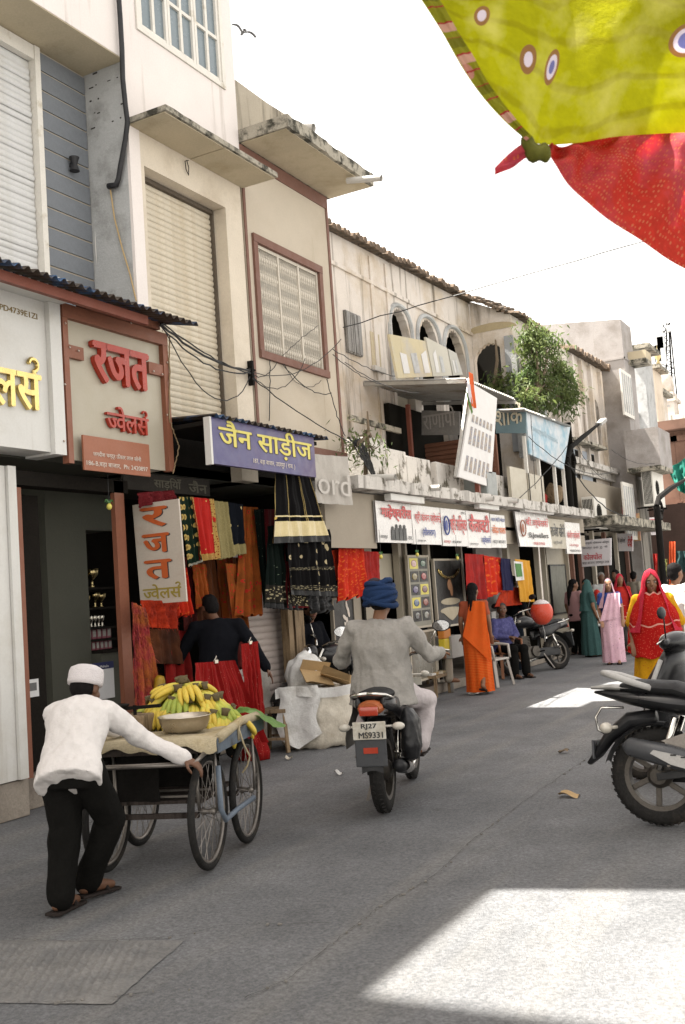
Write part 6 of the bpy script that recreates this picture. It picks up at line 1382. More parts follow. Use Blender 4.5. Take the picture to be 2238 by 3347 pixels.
# ---------------------------------------------------------------- bright cloths over the camera
def print_cloth(name, base, base2, lines, spot, spot2):
    m = mat(name, base, .75, .12, 3, .25, 70, col2=base2, mix=(.35, .65), cscale=2.2, trans=.68, spec=.12)
    t = m.node_tree; N = t.nodes; L = t.links; b = N['Principled BSDF']; cur = b.inputs['Base Color'].links[0].from_socket; tc = N.new('ShaderNodeTexCoord')
    if lines:
        wv = N.new('ShaderNodeTexWave'); wv.bands_direction = 'Y'; wv.inputs['Scale'].default_value = 1.7; wv.inputs['Distortion'].default_value = 7; wv.inputs['Detail'].default_value = 3; wv.inputs['Detail Scale'].default_value = .7; L.new(tc.outputs['UV'], wv.inputs['Vector'])
        r = N.new('ShaderNodeMapRange'); r.inputs['From Min'].default_value = .86; r.inputs['From Max'].default_value = .97; r.inputs['To Max'].default_value = .3; L.new(wv.outputs['Fac'], r.inputs['Value'])
        mx = N.new('ShaderNodeMix'); mx.data_type = 'RGBA'; L.new(r.outputs[0], mx.inputs['Factor']); L.new(cur, mx.inputs['A']); mx.inputs['B'].default_value = lin(lines); cur = mx.outputs['Result']
    pn = N.new('ShaderNodeTexNoise'); pn.inputs['Scale'].default_value = 3.4; pn.inputs['Detail'].default_value = 7; L.new(tc.outputs['UV'], pn.inputs['Vector'])
    pr = N.new('ShaderNodeMapRange'); pr.inputs['From Min'].default_value = .48; pr.inputs['From Max'].default_value = .68; pr.inputs['To Max'].default_value = .75; L.new(pn.outputs['Fac'], pr.inputs['Value'])
    pm2 = N.new('ShaderNodeMix'); pm2.data_type = 'RGBA'; L.new(pr.outputs[0], pm2.inputs['Factor']); L.new(cur, pm2.inputs['A']); pm2.inputs['B'].default_value = lin('#e4e08a'); cur = pm2.outputs['Result']
    if spot:
        mp = N.new('ShaderNodeMapping'); mp.inputs['Scale'].default_value = (3.1, 2.2, 1); L.new(tc.outputs['UV'], mp.inputs['Vector'])
        vo = N.new('ShaderNodeTexVoronoi'); vo.inputs['Scale'].default_value = 1.0; vo.inputs['Randomness'].default_value = .9; L.new(mp.outputs[0], vo.inputs['Vector'])
        for th, cc in ((.20, spot2), (.15, '#e8e0e8'), (.10, spot)):
            l = N.new('ShaderNodeMath'); l.operation = 'LESS_THAN'; l.inputs[1].default_value = th; L.new(vo.outputs['Distance'], l.inputs[0])
            mx = N.new('ShaderNodeMix'); mx.data_type = 'RGBA'; L.new(l.outputs[0], mx.inputs['Factor']); L.new(cur, mx.inputs['A']); mx.inputs['B'].default_value = lin(cc); cur = mx.outputs['Result']
    L.new(cur, b.inputs['Base Color'])
    for n in N:
        if n.type == 'BSDF_TRANSLUCENT': L.new(cur, n.inputs['Color'])
    return m
M_YCL = print_cloth('yellow_print_cloth', '#d3d21a', '#b0ae14', '#8f8018', '#8f90bc', '#b08a5a')
M_RCL = dots_mat('red_brocade_cloth', '#d04a3a', '#d88a64', (40, 20), .25, rough=.8, base2='#cf6878', trans=.65, jitter=.35)
def curve_pts(pts, n):
    P = [V((a, c_, d)) for a, c_, d in pts]; out = []
    for i in range(n + 1):
        t = i / n * (len(P) - 1); k = min(int(t), len(P) - 2); f_ = t - k
        p0, p1, p2, p3 = P[max(k - 1, 0)], P[k], P[k + 1], P[min(k + 2, len(P) - 1)]
        out.append(.5 * ((2 * p1) + (p2 - p0) * f_ + (2 * p0 - 5 * p1 + 4 * p2 - p3) * f_ ** 2 + (3 * p1 - p0 - 3 * p2 + p3) * f_ ** 3))
    return out
def near_cloth(name, lab, left, right, m, n, folds_, uvs, seed, twist=.03):
    """cloth strung between two 3-D edge curves near the camera (picture u, v, distance along the view)"""
    A, B = curve_pts(left, n), curve_pts(right, n)
    L3 = [at_d(*p) for p in A]; R3 = [at_d(*p) for p in B]; nv = 60
    def fn(a, t):
        i = min(int(a * n), n - 1); f_ = a * n - i
        l, r = L3[i].lerp(L3[i + 1], f_), R3[i].lerp(R3[i + 1], f_)
        p = l.lerp(r, t); d = twist * (math.sin(a * folds_ * 6.28 + 2 * nz((t * 2, seed, 0))) * min(1, .06 + t * 3) * (.4 + .6 * (1 - t)) + .8 * min(1, .1 + 2 * t) * nz((a * 4, t * 4, seed)))
        return p - FW * d
    b = MB(); b.grid(fn, n * 2, nv, uvs); k = len(b.v); b.grid(lambda a, t: fn(a, t) + FW * .002, n * 2, nv, uvs, flip=True)
    return tag(b.build(name, m, None, True), lab, 'cloth')
KN = (1238, 345, 2.05)
near_cloth('yellow_cloth', 'yellow green printed cloth stretched across the upper right', [(960, -8, 2.1), (1010, 70, 2.08), (1065, 165, 2.06), (1125, 245, 2.05), (1195, 312, 2.05), (1245, 330, 2.05), (1330, 326, 2.1), (1420, 312, 2.18), (1600, 302, 2.3), (1800, 305, 2.4)], [(945, -60, 2.1), (1000, -120, 2.2), (1080, -200, 2.3), (1200, -300, 2.4), (1350, -340, 2.5), (1450, -340, 2.5), (1550, -330, 2.5), (1650, -320, 2.55), (1800, -300, 2.6), (2000, -250, 2.7)], M_YCL, 45, 3, (2.2, 1.5), 1.0, .014)
near_cloth('red_cloth', 'red brocade cloth hanging from the knot at the right', [(1252, 338, 2.06), (1265, 365, 2.06), (1300, 420, 2.08), (1370, 485, 2.1), (1470, 552, 2.14), (1580, 622, 2.2), (1750, 690, 2.3)], [(1256, 335, 2.08), (1300, 330, 2.12), (1400, 308, 2.2), (1520, 296, 2.3), (1620, 292, 2.35), (1720, 292, 2.4), (1850, 300, 2.5)], M_RCL, 40, 5, (2.2, 1.0), 2.0, .03)
kt = thing('cloth_knot', 'dark olive knot tying the yellow and red cloths', 'knot', at_d(*KN))
k0 = at_d(1200, 310, 2.05) - V(kt.location); k1 = at_d(1230, 368, 2.05) - V(kt.location)
b = MB(); b.tube([k0, k0.lerp(k1, .4), k0.lerp(k1, .8), k1], [.010, .014, .019, .013], 12); b.ell(at_d(1247, 350, 2.05) - V(kt.location), (.013, .013, .022), 14, 10)
o = fobj('knot_wrap', b, .005, mat('olive_cloth_shade', '#565512', .8, .25, 20, .4, trans=.15), kt, 2, folds(.003, 40, 40))
near_cloth('red_cloth_tail', 'small red cloth tail sticking out left of the knot', [(1132, 385, 2.05), (1165, 352, 2.05), (1195, 330, 2.05), (1225, 322, 2.05)], [(1134, 400, 2.06), (1170, 385, 2.06), (1205, 362, 2.06), (1235, 350, 2.06)], M_RCL, 10, 2, (.3, .1), 3.0, .008)
near_cloth('cloth_hem', 'folded pink striped hem along the left edge of the yellow cloth', [(962, -8, 2.04), (1012, 70, 2.03), (1067, 165, 2.02), (1127, 245, 2.02), (1205, 322, 2.03)], [(1000, -8, 2.05), (1045, 65, 2.04), (1098, 155, 2.03), (1150, 235, 2.03), (1218, 312, 2.03)], dots_mat('striped_hem', '#8f8c20', '#c08a78', (2, 1), .1, rough=.8, trans=.5, stripe=[(0, 5, .30, '#c9a08c'), (0, 10, .1, '#a83a34'), (0, 3.3, .2, '#77741a')]), 16, 3, (1, .2), 4.0, .006)
# bird
bd = thing('bird', 'small dark bird gliding above the beige house', 'bird', on_y(555, 76, 28))
b = MB(); b.ell((0, 0, 0), (.05, .16, .05), 10, 8); b.grid(lambda a, t: V(((a - .5) * .9, -.06 + .14 * t - .25 * abs(a - .5), .12 * math.sin(math.pi * 2 * abs(a - .5)) + .01 * t)), 10, 2); b.grid(lambda a, t: V(((a - .5) * .12, -.14 - .12 * t, 0)), 2, 2)
b.build('body', mat('bird_feather', (.08, .08, .08), .9, .2), bd); bd.rotation_euler = (0, .3, 1.0)
# ================================================================ BANANA CART
M_RUBBER = mat('tyre_rubber', (.022, .021, .02), .75, .3, 12, .4, 60, col2=(.06, .05, .04), mix=(.55, .75), cscale=4)
M_CHROME = mat('chrome', (.62, .60, .56), .15, .1, 8, .03, metal=1.0)
M_STEEL = mat('worn_steel', (.22, .20, .18), .45, .2, 8, .1, metal=.8)
M_CARTW = mat('dark_cart_timber', (.055, .045, .04), .8, .3, 8, .4, 30, streak=(18, .5, .7), stcol='#171310')
M_BLUEW = mat('blue_painted_timber', (.10, .125, .155), .7, .25, 9, .3, col2=(.05, .05, .05), mix=(.5, .65), cscale=5)
M_JUTE = mat('jute_sack', (.46, .39, .26), .95, .2, 20, .7, 120, col2=(.36, .27, .13), mix=(.5, .7), cscale=4)
HD = R(18); cart = thing('banana_cart', 'four wheeled wooden handcart pushed by the man in white', 'cart', (-4.10, 5.0, 0), HD)
ch = V((-math.sin(HD), math.cos(HD), 0)); cr = V((math.cos(HD), math.sin(HD), 0))
RRw = V((-3.77, 5.04, 0)); cart.location = RRw
def clp(a, b_, z): return V((b_, a, z))                         # cart frame: along, across, up (rear right wheel contact = origin)
def bike_wheel(parent, c, r, spokes=28, tyre=.022, hubw=.05):
    w = bpy.data.objects.new('wheel', None); COL.objects.link(w); w.parent = parent; w.location = c
    b = MB(); b.tube([V((0, (r - tyre) * math.cos(a), (r - tyre) * math.sin(a))) for a in [k * math.pi / 24 for k in range(48)]], tyre, 10, closed=True); b.build('tyre', M_RUBBER, w, True)
    b = MB(); rr = r - tyre * 2.1; b.tube([V((0, rr * math.cos(a), rr * math.sin(a))) for a in [k * math.pi / 24 for k in range(48)]], .013, 8, closed=True); b.build('rim', M_STEEL, w, True)
    b = MB(); b.lathe([(.0, -hubw), (.012, -hubw), (.025, -hubw * .7), (.015, -.01), (.015, .01), (.025, hubw * .7), (.012, hubw), (0, hubw)], (0, 0, 0), 12, 'X'); b.build('hub', M_STEEL, w, True)
    for k in range(spokes):
        a = 2 * math.pi * k / spokes; b2 = a + (.45 if k % 4 < 2 else -.45); s = hubw * .65 * (1 if k % 2 else -1)
        b = MB(); b.tube([V((s, .024 * math.cos(b2), .024 * math.sin(b2))), V((0, rr * math.cos(a), rr * math.sin(a)))], .0022, 4); b.build('spoke', M_STEEL, w)
    return w
WR = .335; wbs = .64
for (a, c) in ((0, 0), (wbs, .05), (0, -.64), (wbs, -.69)):
    bike_wheel(cart, clp(a, c, WR), WR)
    b = MB(); zt = .70
    for s in (-.055, .055):
        b.tube([clp(a, c + s, zt), clp(a, c + s * 1.1, WR + .12), clp(a, c + s, WR)], .011, 8)
    b.build('wheel_fork', M_STEEL, cart, True)
b = MB(); b.bar(clp(0, -.58, WR - .02), clp(0, -.06, WR - .02), .03); b.build('rear_axle', M_CARTW, cart)
b = MB(); b.bar(clp(wbs, -.62, WR - .02), clp(wbs, -.01, WR - .02), .03); b.build('front_axle', M_CARTW, cart)
b = MB(); b.tube([clp(0, .075, .60), clp(-.02, .085, .35), clp(.06, .085, .27), clp(.3, .085, .28), clp(wbs - .08, .12, .3)], .017, 8); b.build('side_strut', mat('blue_grey_steel', (.13, .16, .20), .5, .2), cart, True)
x0c, x1c, a0c, a1c = -.80, .13, -.13, .90
for (p, q) in ((clp(a0c, x0c + .03, .735), clp(a1c, x0c + .03, .735)), (clp(a0c, x1c - .03, .735), clp(a1c, x1c - .03, .735))):
    b = MB(); b.bar(p, q, .05, .09, .006); b.build('side_rail', M_BLUEW, cart)
for a in (a0c + .03, .35, a1c - .03):
    b = MB(); b.bar(clp(a, x0c + .06, .725), clp(a, x1c - .06, .725), .06, .06, .005); b.build('cross_beam', M_CARTW, cart)
for k in range(7):
    x = x0c + .065 + k * (x1c - x0c - .13) / 7; w = (x1c - x0c - .13) / 7
    b = MB(); b.b2(clp(a0c, x + .004, .757), clp(a1c, x + w - .004, .777)); b.build('deck_board', M_CARTW, cart)
b = MB(); b.b2(clp(0.02, -.6, .38), clp(.62, -.04, .40)); b.build('lower_shelf', M_CARTW, cart)
b = MB(); b.tube([clp(a0c - .02, x0c + .05, .70), clp(a0c - .16, x0c + .06, .66), clp(a0c - .16, x1c - .1, .66), clp(a0c - .02, x1c - .08, .70)], .015, 8); b.build('push_handle', M_STEEL, cart, True)
for k in range(3):
    b = MB(); b.bar(clp(.05 + .2 * k, -.58, .42), clp(.05 + .2 * k, -.06, .42), .02, .012); b.build('shelf_slat', M_STEEL, cart)
M_UNDER = mat('dark_sacking', (.012, .011, .010), .9, .3, 8, .3)  # hanging dark cloth, near-black also to deepen the shade under the bed
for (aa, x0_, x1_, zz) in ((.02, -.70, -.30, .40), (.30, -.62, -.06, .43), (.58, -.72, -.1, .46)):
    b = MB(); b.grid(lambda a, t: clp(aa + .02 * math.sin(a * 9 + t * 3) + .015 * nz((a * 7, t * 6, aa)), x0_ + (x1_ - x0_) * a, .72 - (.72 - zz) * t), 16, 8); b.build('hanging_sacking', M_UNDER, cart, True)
# things on the cart (world placed)
def cw(a, c, z): return cart.location + ch * a + cr * c + V((0, 0, z))
sk = thing('jute_sacking', 'cream jute sacking spread over the cart deck and rear edge', 'sacking', cw(.3, -.3, .78), HD)
b = MB()
def sack(a, t):
    x = x0c + .02 + (x1c - x0c - .02) * a + .01 * nz((a * 6, t * 5, 2)); y = a1c - .05 + (a0c - .045 - a1c + .05) * t; z = .785 + .01 * nz((a * 7, t * 7, 1))
    if t > .86: q = (t - .86) / .14; y = a0c - .02 - .02 * math.sin(q * 1.5); z -= q * (.055 + .03 * nz((a * 9, 0, 3)) + .02 * math.sin(a * 15))
    return V((x + .0, y, z)) - V((-.3, .3, .78))
b.grid(sack, 40, 44, flip=True); b.grid(lambda a, t: sack(a, t) - V((0, 0, .006)), 40, 44); b.build('sack_cloth', M_JUTE, sk, True)
b = MB(); b.tube([V((x1c + .3 + .0, a0c - .3 + .02, .0)), V((x1c + .3 - .02, .1, .03)), V((x1c + .3, .4, .02))], [.03, .026, .03], 8); b.v = [tuple(V(p) + V((.01, .01, .01)) * nz(p, 20)) for p in b.v]; b.build('rolled_edge', M_JUTE, sk, True)
# steel bowl
bw = thing('steel_bowl', 'wide steel bowl in front of the bananas on the cart', 'bowl', cw(.15, -.17, .79), HD); bw.scale = (.86, .86, .9)
b = MB(); b.lathe([(0, .0), (.12, .002), (.155, .02), (.178, .07), (.185, .105), (.192, .107), (.190, .112), (.183, .112), (.172, .07), (.15, .026), (.115, .01), (0, .009)], (0, 0, 0), 40); b.build('bowl_shell', mat('brushed_steel', (.50, .45, .38), .32, .12, 12, .06, metal=1.0), bw, True)
# weighing scale box
sc2 = thing('weighing_scale', 'old iron weighing scale at the left side of the cart', 'scale', cw(.22, -.52, .79), HD)
b = MB(); b.b2((-.09, -.1, 0), (.09, .1, .11), .01); b.build('scale_box', M_WOOD, sc2); b = MB(); b.bar((-.15, 0, .15), (.17, 0, .16), .03, .02); b.tube([(0, 0, .11), (0, 0, .17)], .012, 8); b.build('beam', M_IRON, sc2)
b = MB(); b.lathe([(.085, .0), (.09, .012), (.0, .006)], (-.13, 0, .165), 16); b.build('scale_pan', M_IRON, sc2, True)
# bananas: every finger its own thing in hands of several
M_BAN1 = mat('banana_yellow', (.56, .40, .05), .5, .12, 9, .08, col2=(.46, .42, .07), mix=(.45, .65), cscale=9, streak=None)
M_BAN2 = mat('banana_green', (.27, .33, .05), .5, .12, 9, .08, col2=(.42, .40, .06), mix=(.45, .65), cscale=9)
M_STEM = mat('banana_stem', (.10, .075, .035), .8, .2)
def banana_mesh(m, L=.19, bend=.9):
    b = MB(); n = 10; P = []; rr = []
    for i in range(n + 1):
        t = i / n; a = (t - .5) * bend; P.append(V((0, math.sin(a) * L / bend, -(math.cos(a) - 1) * -L / bend)))
        rr.append(.019 * (math.sin(math.pi * (.08 + .84 * t)) ** .45) * (.55 if i in (0, n) else 1))
    b.tube(P, rr, 7); return b.mesh('banana', m, True), P
bm1, BP = banana_mesh(M_BAN1); bm2, _ = banana_mesh(M_BAN2); bm3, _ = banana_mesh(M_BAN1, .21, 1.2)
stm = MB(); stm.tube([V((0, 0, 0)), V((0, -.02, .012)), V((0, -.035, .03))], [.011, .012, .016], 7); stm_me = stm.mesh('stem_crown', M_STEM, True)
rb = random.Random(12); nbun = 0
def bunch(a, c, z, rz, tilt, n, me, roll=0.0, lab=None):
    global nbun; nbun += 1
    where = 'left' if c < -.5 else ('right' if c > -.14 else 'middle'); high = 'top' if z > .12 else ('upper' if z > .06 else 'lower')
    t = thing('banana_bunch', lab or 'bunch of %s bananas, %s %s part of the pile on the cart' % ('green' if me is bm2 else 'yellow', high, where), 'bananas', cw(a, c, .80 + z), HD + rz, 'banana bunches heaped on the cart')
    t.rotation_euler = (tilt, roll, HD + rz)
    for k in range(n):
        o = bpy.data.objects.new('banana', me); COL.objects.link(o); o.parent = t
        f_ = (k - (n - 1) / 2); o.location = (f_ * .032, .09, .02 + .004 * (k % 2) - .003 * f_ * f_); o.rotation_euler = (rb.uniform(-.1, .1), rb.uniform(-.2, .2) + f_ * .15, -f_ * .16); s = rb.uniform(1.02, 1.25); o.scale = (s, s, s)
    o = bpy.data.objects.new('stem_crown', stm_me); COL.objects.link(o); o.parent = t; o.location = (0, .0, .03); o.scale = (min(2.2, .6 + .4 * n), 1, 1)
core = thing('banana_heap_core', 'green filler mound under the banana pile', 'bananas', cw(.5, -.28, .80)); b = MB(); b.ell((0, 0, 0), (.27, .16, .13), 20, 12); b.build('heap', M_BAN2, core, True)  # added filler mound under the bunches, one plain ellipsoid
nq = 0
for ring, (rho, hz, cnt) in enumerate(((1.0, .03, 15), (.72, .12, 12), (.42, .19, 8), (.1, .235, 4))):
    phs = [2 * math.pi * (k + .5 * (ring % 2)) / cnt + rb.uniform(-.12, .12) for k in range(cnt)]
    for k, ph in enumerate(phs):
        fr_side = math.sin(ph) < 0; same = sorted([math.cos(q) for q in phs if (math.sin(q) < 0) == fr_side]); lb_ = 'banana bunch, %s from the left in the %s %s layer of the pile' % (ORD[same.index(math.cos(ph))], 'front' if fr_side else 'back', ('lowest', 'second', 'third', 'top')[ring])
        ca, cc = .52 + .24 * rho * .72 * math.sin(ph), -.30 + .41 * rho * .78 * math.cos(ph)
        rz = math.atan2(-math.cos(ph), math.sin(ph)) + rb.uniform(-.5, .5)
        bunch(ca, cc, hz, rz, -(.55 + .5 * rho * rb.uniform(.4, 1.1)) if ring < 3 else rb.uniform(-.5, -.1), rb.choice((3, 4, 4, 5)), bm2 if (ring >= 1 and k % 5 == 1) else (bm3 if k % 3 == 0 else bm1), rb.uniform(-.3, .3), lb_)
leaf = thing('banana_leaf', 'torn green banana leaf at the right front corner of the cart', 'leaf', cw(.78, .08, .80), HD)
b = MB(); b.grid(lambda a, t: V((-.12 + .3 * a, -.16 + .34 * t + .02 * math.sin(a * 9), .012 + .03 * math.sin(a * 3 + t * 2) - .16 * max(0, a - .42) ** 1.2 + .012 * nz((a * 8, t * 3, 1)))), 20, 10); b.build('leaf_blade', mat('banana_leaf_green', (.12, .26, .05), .4, .15, 6, .2, col2=(.2, .34, .1), cscale=6, trans=.3), leaf, True)
rp = thing('tie_rope', 'frayed jute rope tied round the cart side rail', 'rope', cw(.28, .12, .76)); b = MB(); b.tube([V(p) for p in ((0, 0, .05), (.02, 0, .0), (.03, .02, -.08), (.05, .05, -.16), (.02, .06, -.22), (0, .03, -.26))], .006, 6); b.tube([V((.0, .0, .05)), V((-.04, 0, .05)), V((-.05, 0, -.03)), V((.01, 0, -.05)), V((.015, 0, .04))], .01, 6); b.build('rope', M_JUTE, rp, True)

# ================================================================ SACKS, CARTONS, STOOL
def lumpy(name, lab, cat, base, rings, m, seed, vox=.03, amp=.02, rz=0.0, part='sack'):
    t = thing(name, lab, cat, base, rz); b = MB(); b.loft(rings, 26); fobj(part, b, vox, m, t, 3, lambda p, n: amp * (mnoise.noise(p * 6 + V((seed, 0, 0))) + .7 * mnoise.noise(V((p.x * 16, p.y * 16, p.z * 7 + seed))))); return t
M_PWHITE = mat('white_woven_plastic', (.62, .61, .585), .55, .1, 7, .5, 50, col2=(.38, .36, .32), mix=(.5, .7), cscale=3)
M_PCREAM = mat('cream_woven_plastic', (.57, .52, .43), .6, .12, 7, .5, 50, col2=(.36, .31, .24), mix=(.5, .7), cscale=3)
M_PGREY = mat('grey_plastic_sack', (.30, .28, .25), .6, .15, 7, .5, 40)
s0_ = on_z(735, 1712, 0)
bs_ = lumpy('woven_sack', 'big square cream sack overflowing with cartons beside the rider', 'sack', (s0_.x - .12, s0_.y + .2, 0), [((0, 0, .0), .36, .30), ((0, 0, .05), .40, .34), ((0, 0, .3), .41, .35), ((.0, 0, .5), .39, .34), ((0, 0, .60), .37, .32), ((0, 0, .62), .3, .25)], M_PCREAM, 1.0, .025, .022, R(28))
b = MB(); b.grid(lambda a, t: V((-.40 + .42 * a + .03 * math.sin(t * 7), -.36 - .02 * math.sin(a * 9) - .03 * t + .01 * nz((a * 8, t * 8, 2)), .66 - (.64 - .25 * abs(a - .4)) * t)), 24, 20, flip=True); b.build('plastic_flap', M_PWHITE, bs_, True)
b = MB(); b.grid(lambda a, t: V((-.42 + .82 * a, -.34 + .03 * math.sin(a * 12) - .02 * t, .64 - .10 * t + .02 * math.sin(a * 7))), 24, 4, flip=True); b.build('folded_rim', M_PWHITE, bs_, True)
lumpy('plastic_bag', 'crumpled white plastic bag heaped on the cream sack', 'bag', (bs_.location.x - .18, bs_.location.y + .05, .6), [((-.02, 0, -.02), .18, .16), ((0, 0, .1), .24, .2), ((.02, 0, .24), .2, .17), ((.04, 0, .34), .1, .1), ((.05, 0, .38), .03, .03)], M_PWHITE, 3.0, .018, .04, 0, 'bag')
M_CARTON = mat('brown_carton', (.38, .26, .13), .85, .12, 6, .15, 40)
for k, (dx, dy, dz, rx, ry, rz, lab) in enumerate(((.08, -.12, .72, .5, .2, .9, 'folded brown carton sticking out of the cream sack'), (.22, .02, .68, -.3, .35, .4, 'flattened carton at the right of the cream sack'))):
    t = thing('carton', lab, 'carton', (bs_.location.x + dx, bs_.location.y + dy, dz), 0); t.rotation_euler = (rx, ry, rz); b = MB(); b.b2((-.16, -.13, -.006), (.16, .13, .006)); b.b2((-.16, .131, -.006), (.16, .136, .12)); b.build('board', M_CARTON, t)
    b = MB(); b.add([(-.16, -.13, .0), (.16, -.13, 0), (.15, -.22, .05), (-.14, -.22, .07)], [(0, 1, 2, 3)]); b.build('flap', M_CARTON, t)
g0_ = on_z(610, 1705, 0)
lumpy('grey_sack', 'slumped grey plastic sack left of the big cream sack', 'sack', (g0_.x - .35, g0_.y + .25, .1), [((0, 0, -.1), .22, .2), ((0, 0, .2), .26, .22), ((.02, 0, .6), .23, .2), ((.02, 0, .85), .15, .14), ((.03, 0, .98), .07, .06)], M_PGREY, 5.0, .03, .035)
st_ = on_z(640, 1722, 0)
stool = thing('wooden_stool', 'tall wooden stool between the cart and the cream sack', 'stool', (st_.x - .06, st_.y + .08, 0), R(15))
b = MB(); b.b2((-.14, -.14, .40), (.14, .14, .44), .006); b.build('seat', M_WOOD, stool)
for sx_ in (-1, 1):
    for sy_ in (-1, 1):
        b = MB(); b.bar((sx_ * .15, sy_ * .15, 0), (sx_ * .11, sy_ * .11, .40), .035); b.build('leg', M_WOOD, stool)
for sy_ in (-.145, .145):
    b = MB(); b.bar((-.14, sy_, .14), (.14, sy_, .14), .025); b.build('rung', M_WOOD, stool)

# ================================================================ MOTORCYCLES
M_BLKPL = mat('black_plastic', (.011, .011, .012), .45, .2, 8, .1)
M_BLKPT = mat('black_bike_paint', (.008, .008, .009), .34, .1, 5, .02, coat=.2, spec=.4)
M_SEAT = mat('black_seat_vinyl', (.012, .012, .013), .6, .15, 10, .2)
M_GREYPT = mat('grey_bike_plastic', (.05, .052, .056), .35, .12, 6, .05)
M_WPL = mat('white_bike_plastic', (.36, .35, .335), .45, .15, 8, .1)
M_ALUC = mat('cast_alloy', (.085, .076, .066), .5, .25, 10, .2, metal=.7)
M_TAIL = mat('orange_red_lens', (.36, .035, .012), .18, .1, 8, 0, coat=.8)
M_AMBER = mat('clear_indicator', (.45, .42, .36), .2, .1, 8, 0, coat=.6)
M_PLATE = mat('plate_white', (.50, .48, .42), .5, .15, 6, .05, col2=(.36, .32, .25), cscale=8)
M_MIRR = mat('mirror_glass', (.75, .75, .75), .04, 0, metal=1.0, bump=0)
def fat_wheel(par, c, r, w, alloy=True, front=False):
    h = bpy.data.objects.new('wheel', None); COL.objects.link(h); h.parent = par; h.location = c
    b = MB(); tw = w / 2
    prof = [(r * .70, -tw * .8), (r * .80, -tw), (r * .93, -tw * .85), (r * .985, -tw * .4), (r, 0), (r * .985, tw * .4), (r * .93, tw * .85), (r * .80, tw), (r * .70, tw * .8), (r * .70, -tw * .8)]
    b.lathe(prof, (0, 0, 0), 44, 'X', cap=False); b.build('tyre', M_RUBBER, h, True, 50)
    b = MB()
    for k in range(44):
        a = 2 * math.pi * k / 44
        for s in (-1, 1): b.box((s * tw * .42, r * .985 * math.cos(a + s * .04), r * .985 * math.sin(a + s * .04)), (tw * .5, .012, .02), (a + .2 * s, 0, .5 * s))
    tag(b.build('tread', M_RUBBER, h), kind='stuff')
    b = MB(); b.lathe([(r * .62, -tw * .75), (r * .71, -tw * .85), (r * .71, tw * .85), (r * .62, tw * .75), (r * .62, -tw * .75)], (0, 0, 0), 40, 'X', cap=False); b.build('rim', M_ALUC, h, True, 40)
    b = MB(); b.lathe([(0, -tw * 1.3), (.05, -tw * 1.2), (.075, -tw * .6), (.075, tw * .6), (.05, tw * 1.2), (0, tw * 1.3)], (0, 0, 0), 20, 'X'); b.build('hub', M_ALUC, h, True, 40)
    for k in range(6):
        a = 2 * math.pi * k / 6 + .3; b = MB(); b.bar((0, .06 * math.cos(a), .06 * math.sin(a)), (0, r * .64 * math.cos(a + .12), r * .64 * math.sin(a + .12)), tw * .5, .035, .006); b.build('alloy_spoke', M_ALUC, h)
    return h
def sheet_loft(b, rings, n=16): b.loft(rings, n)
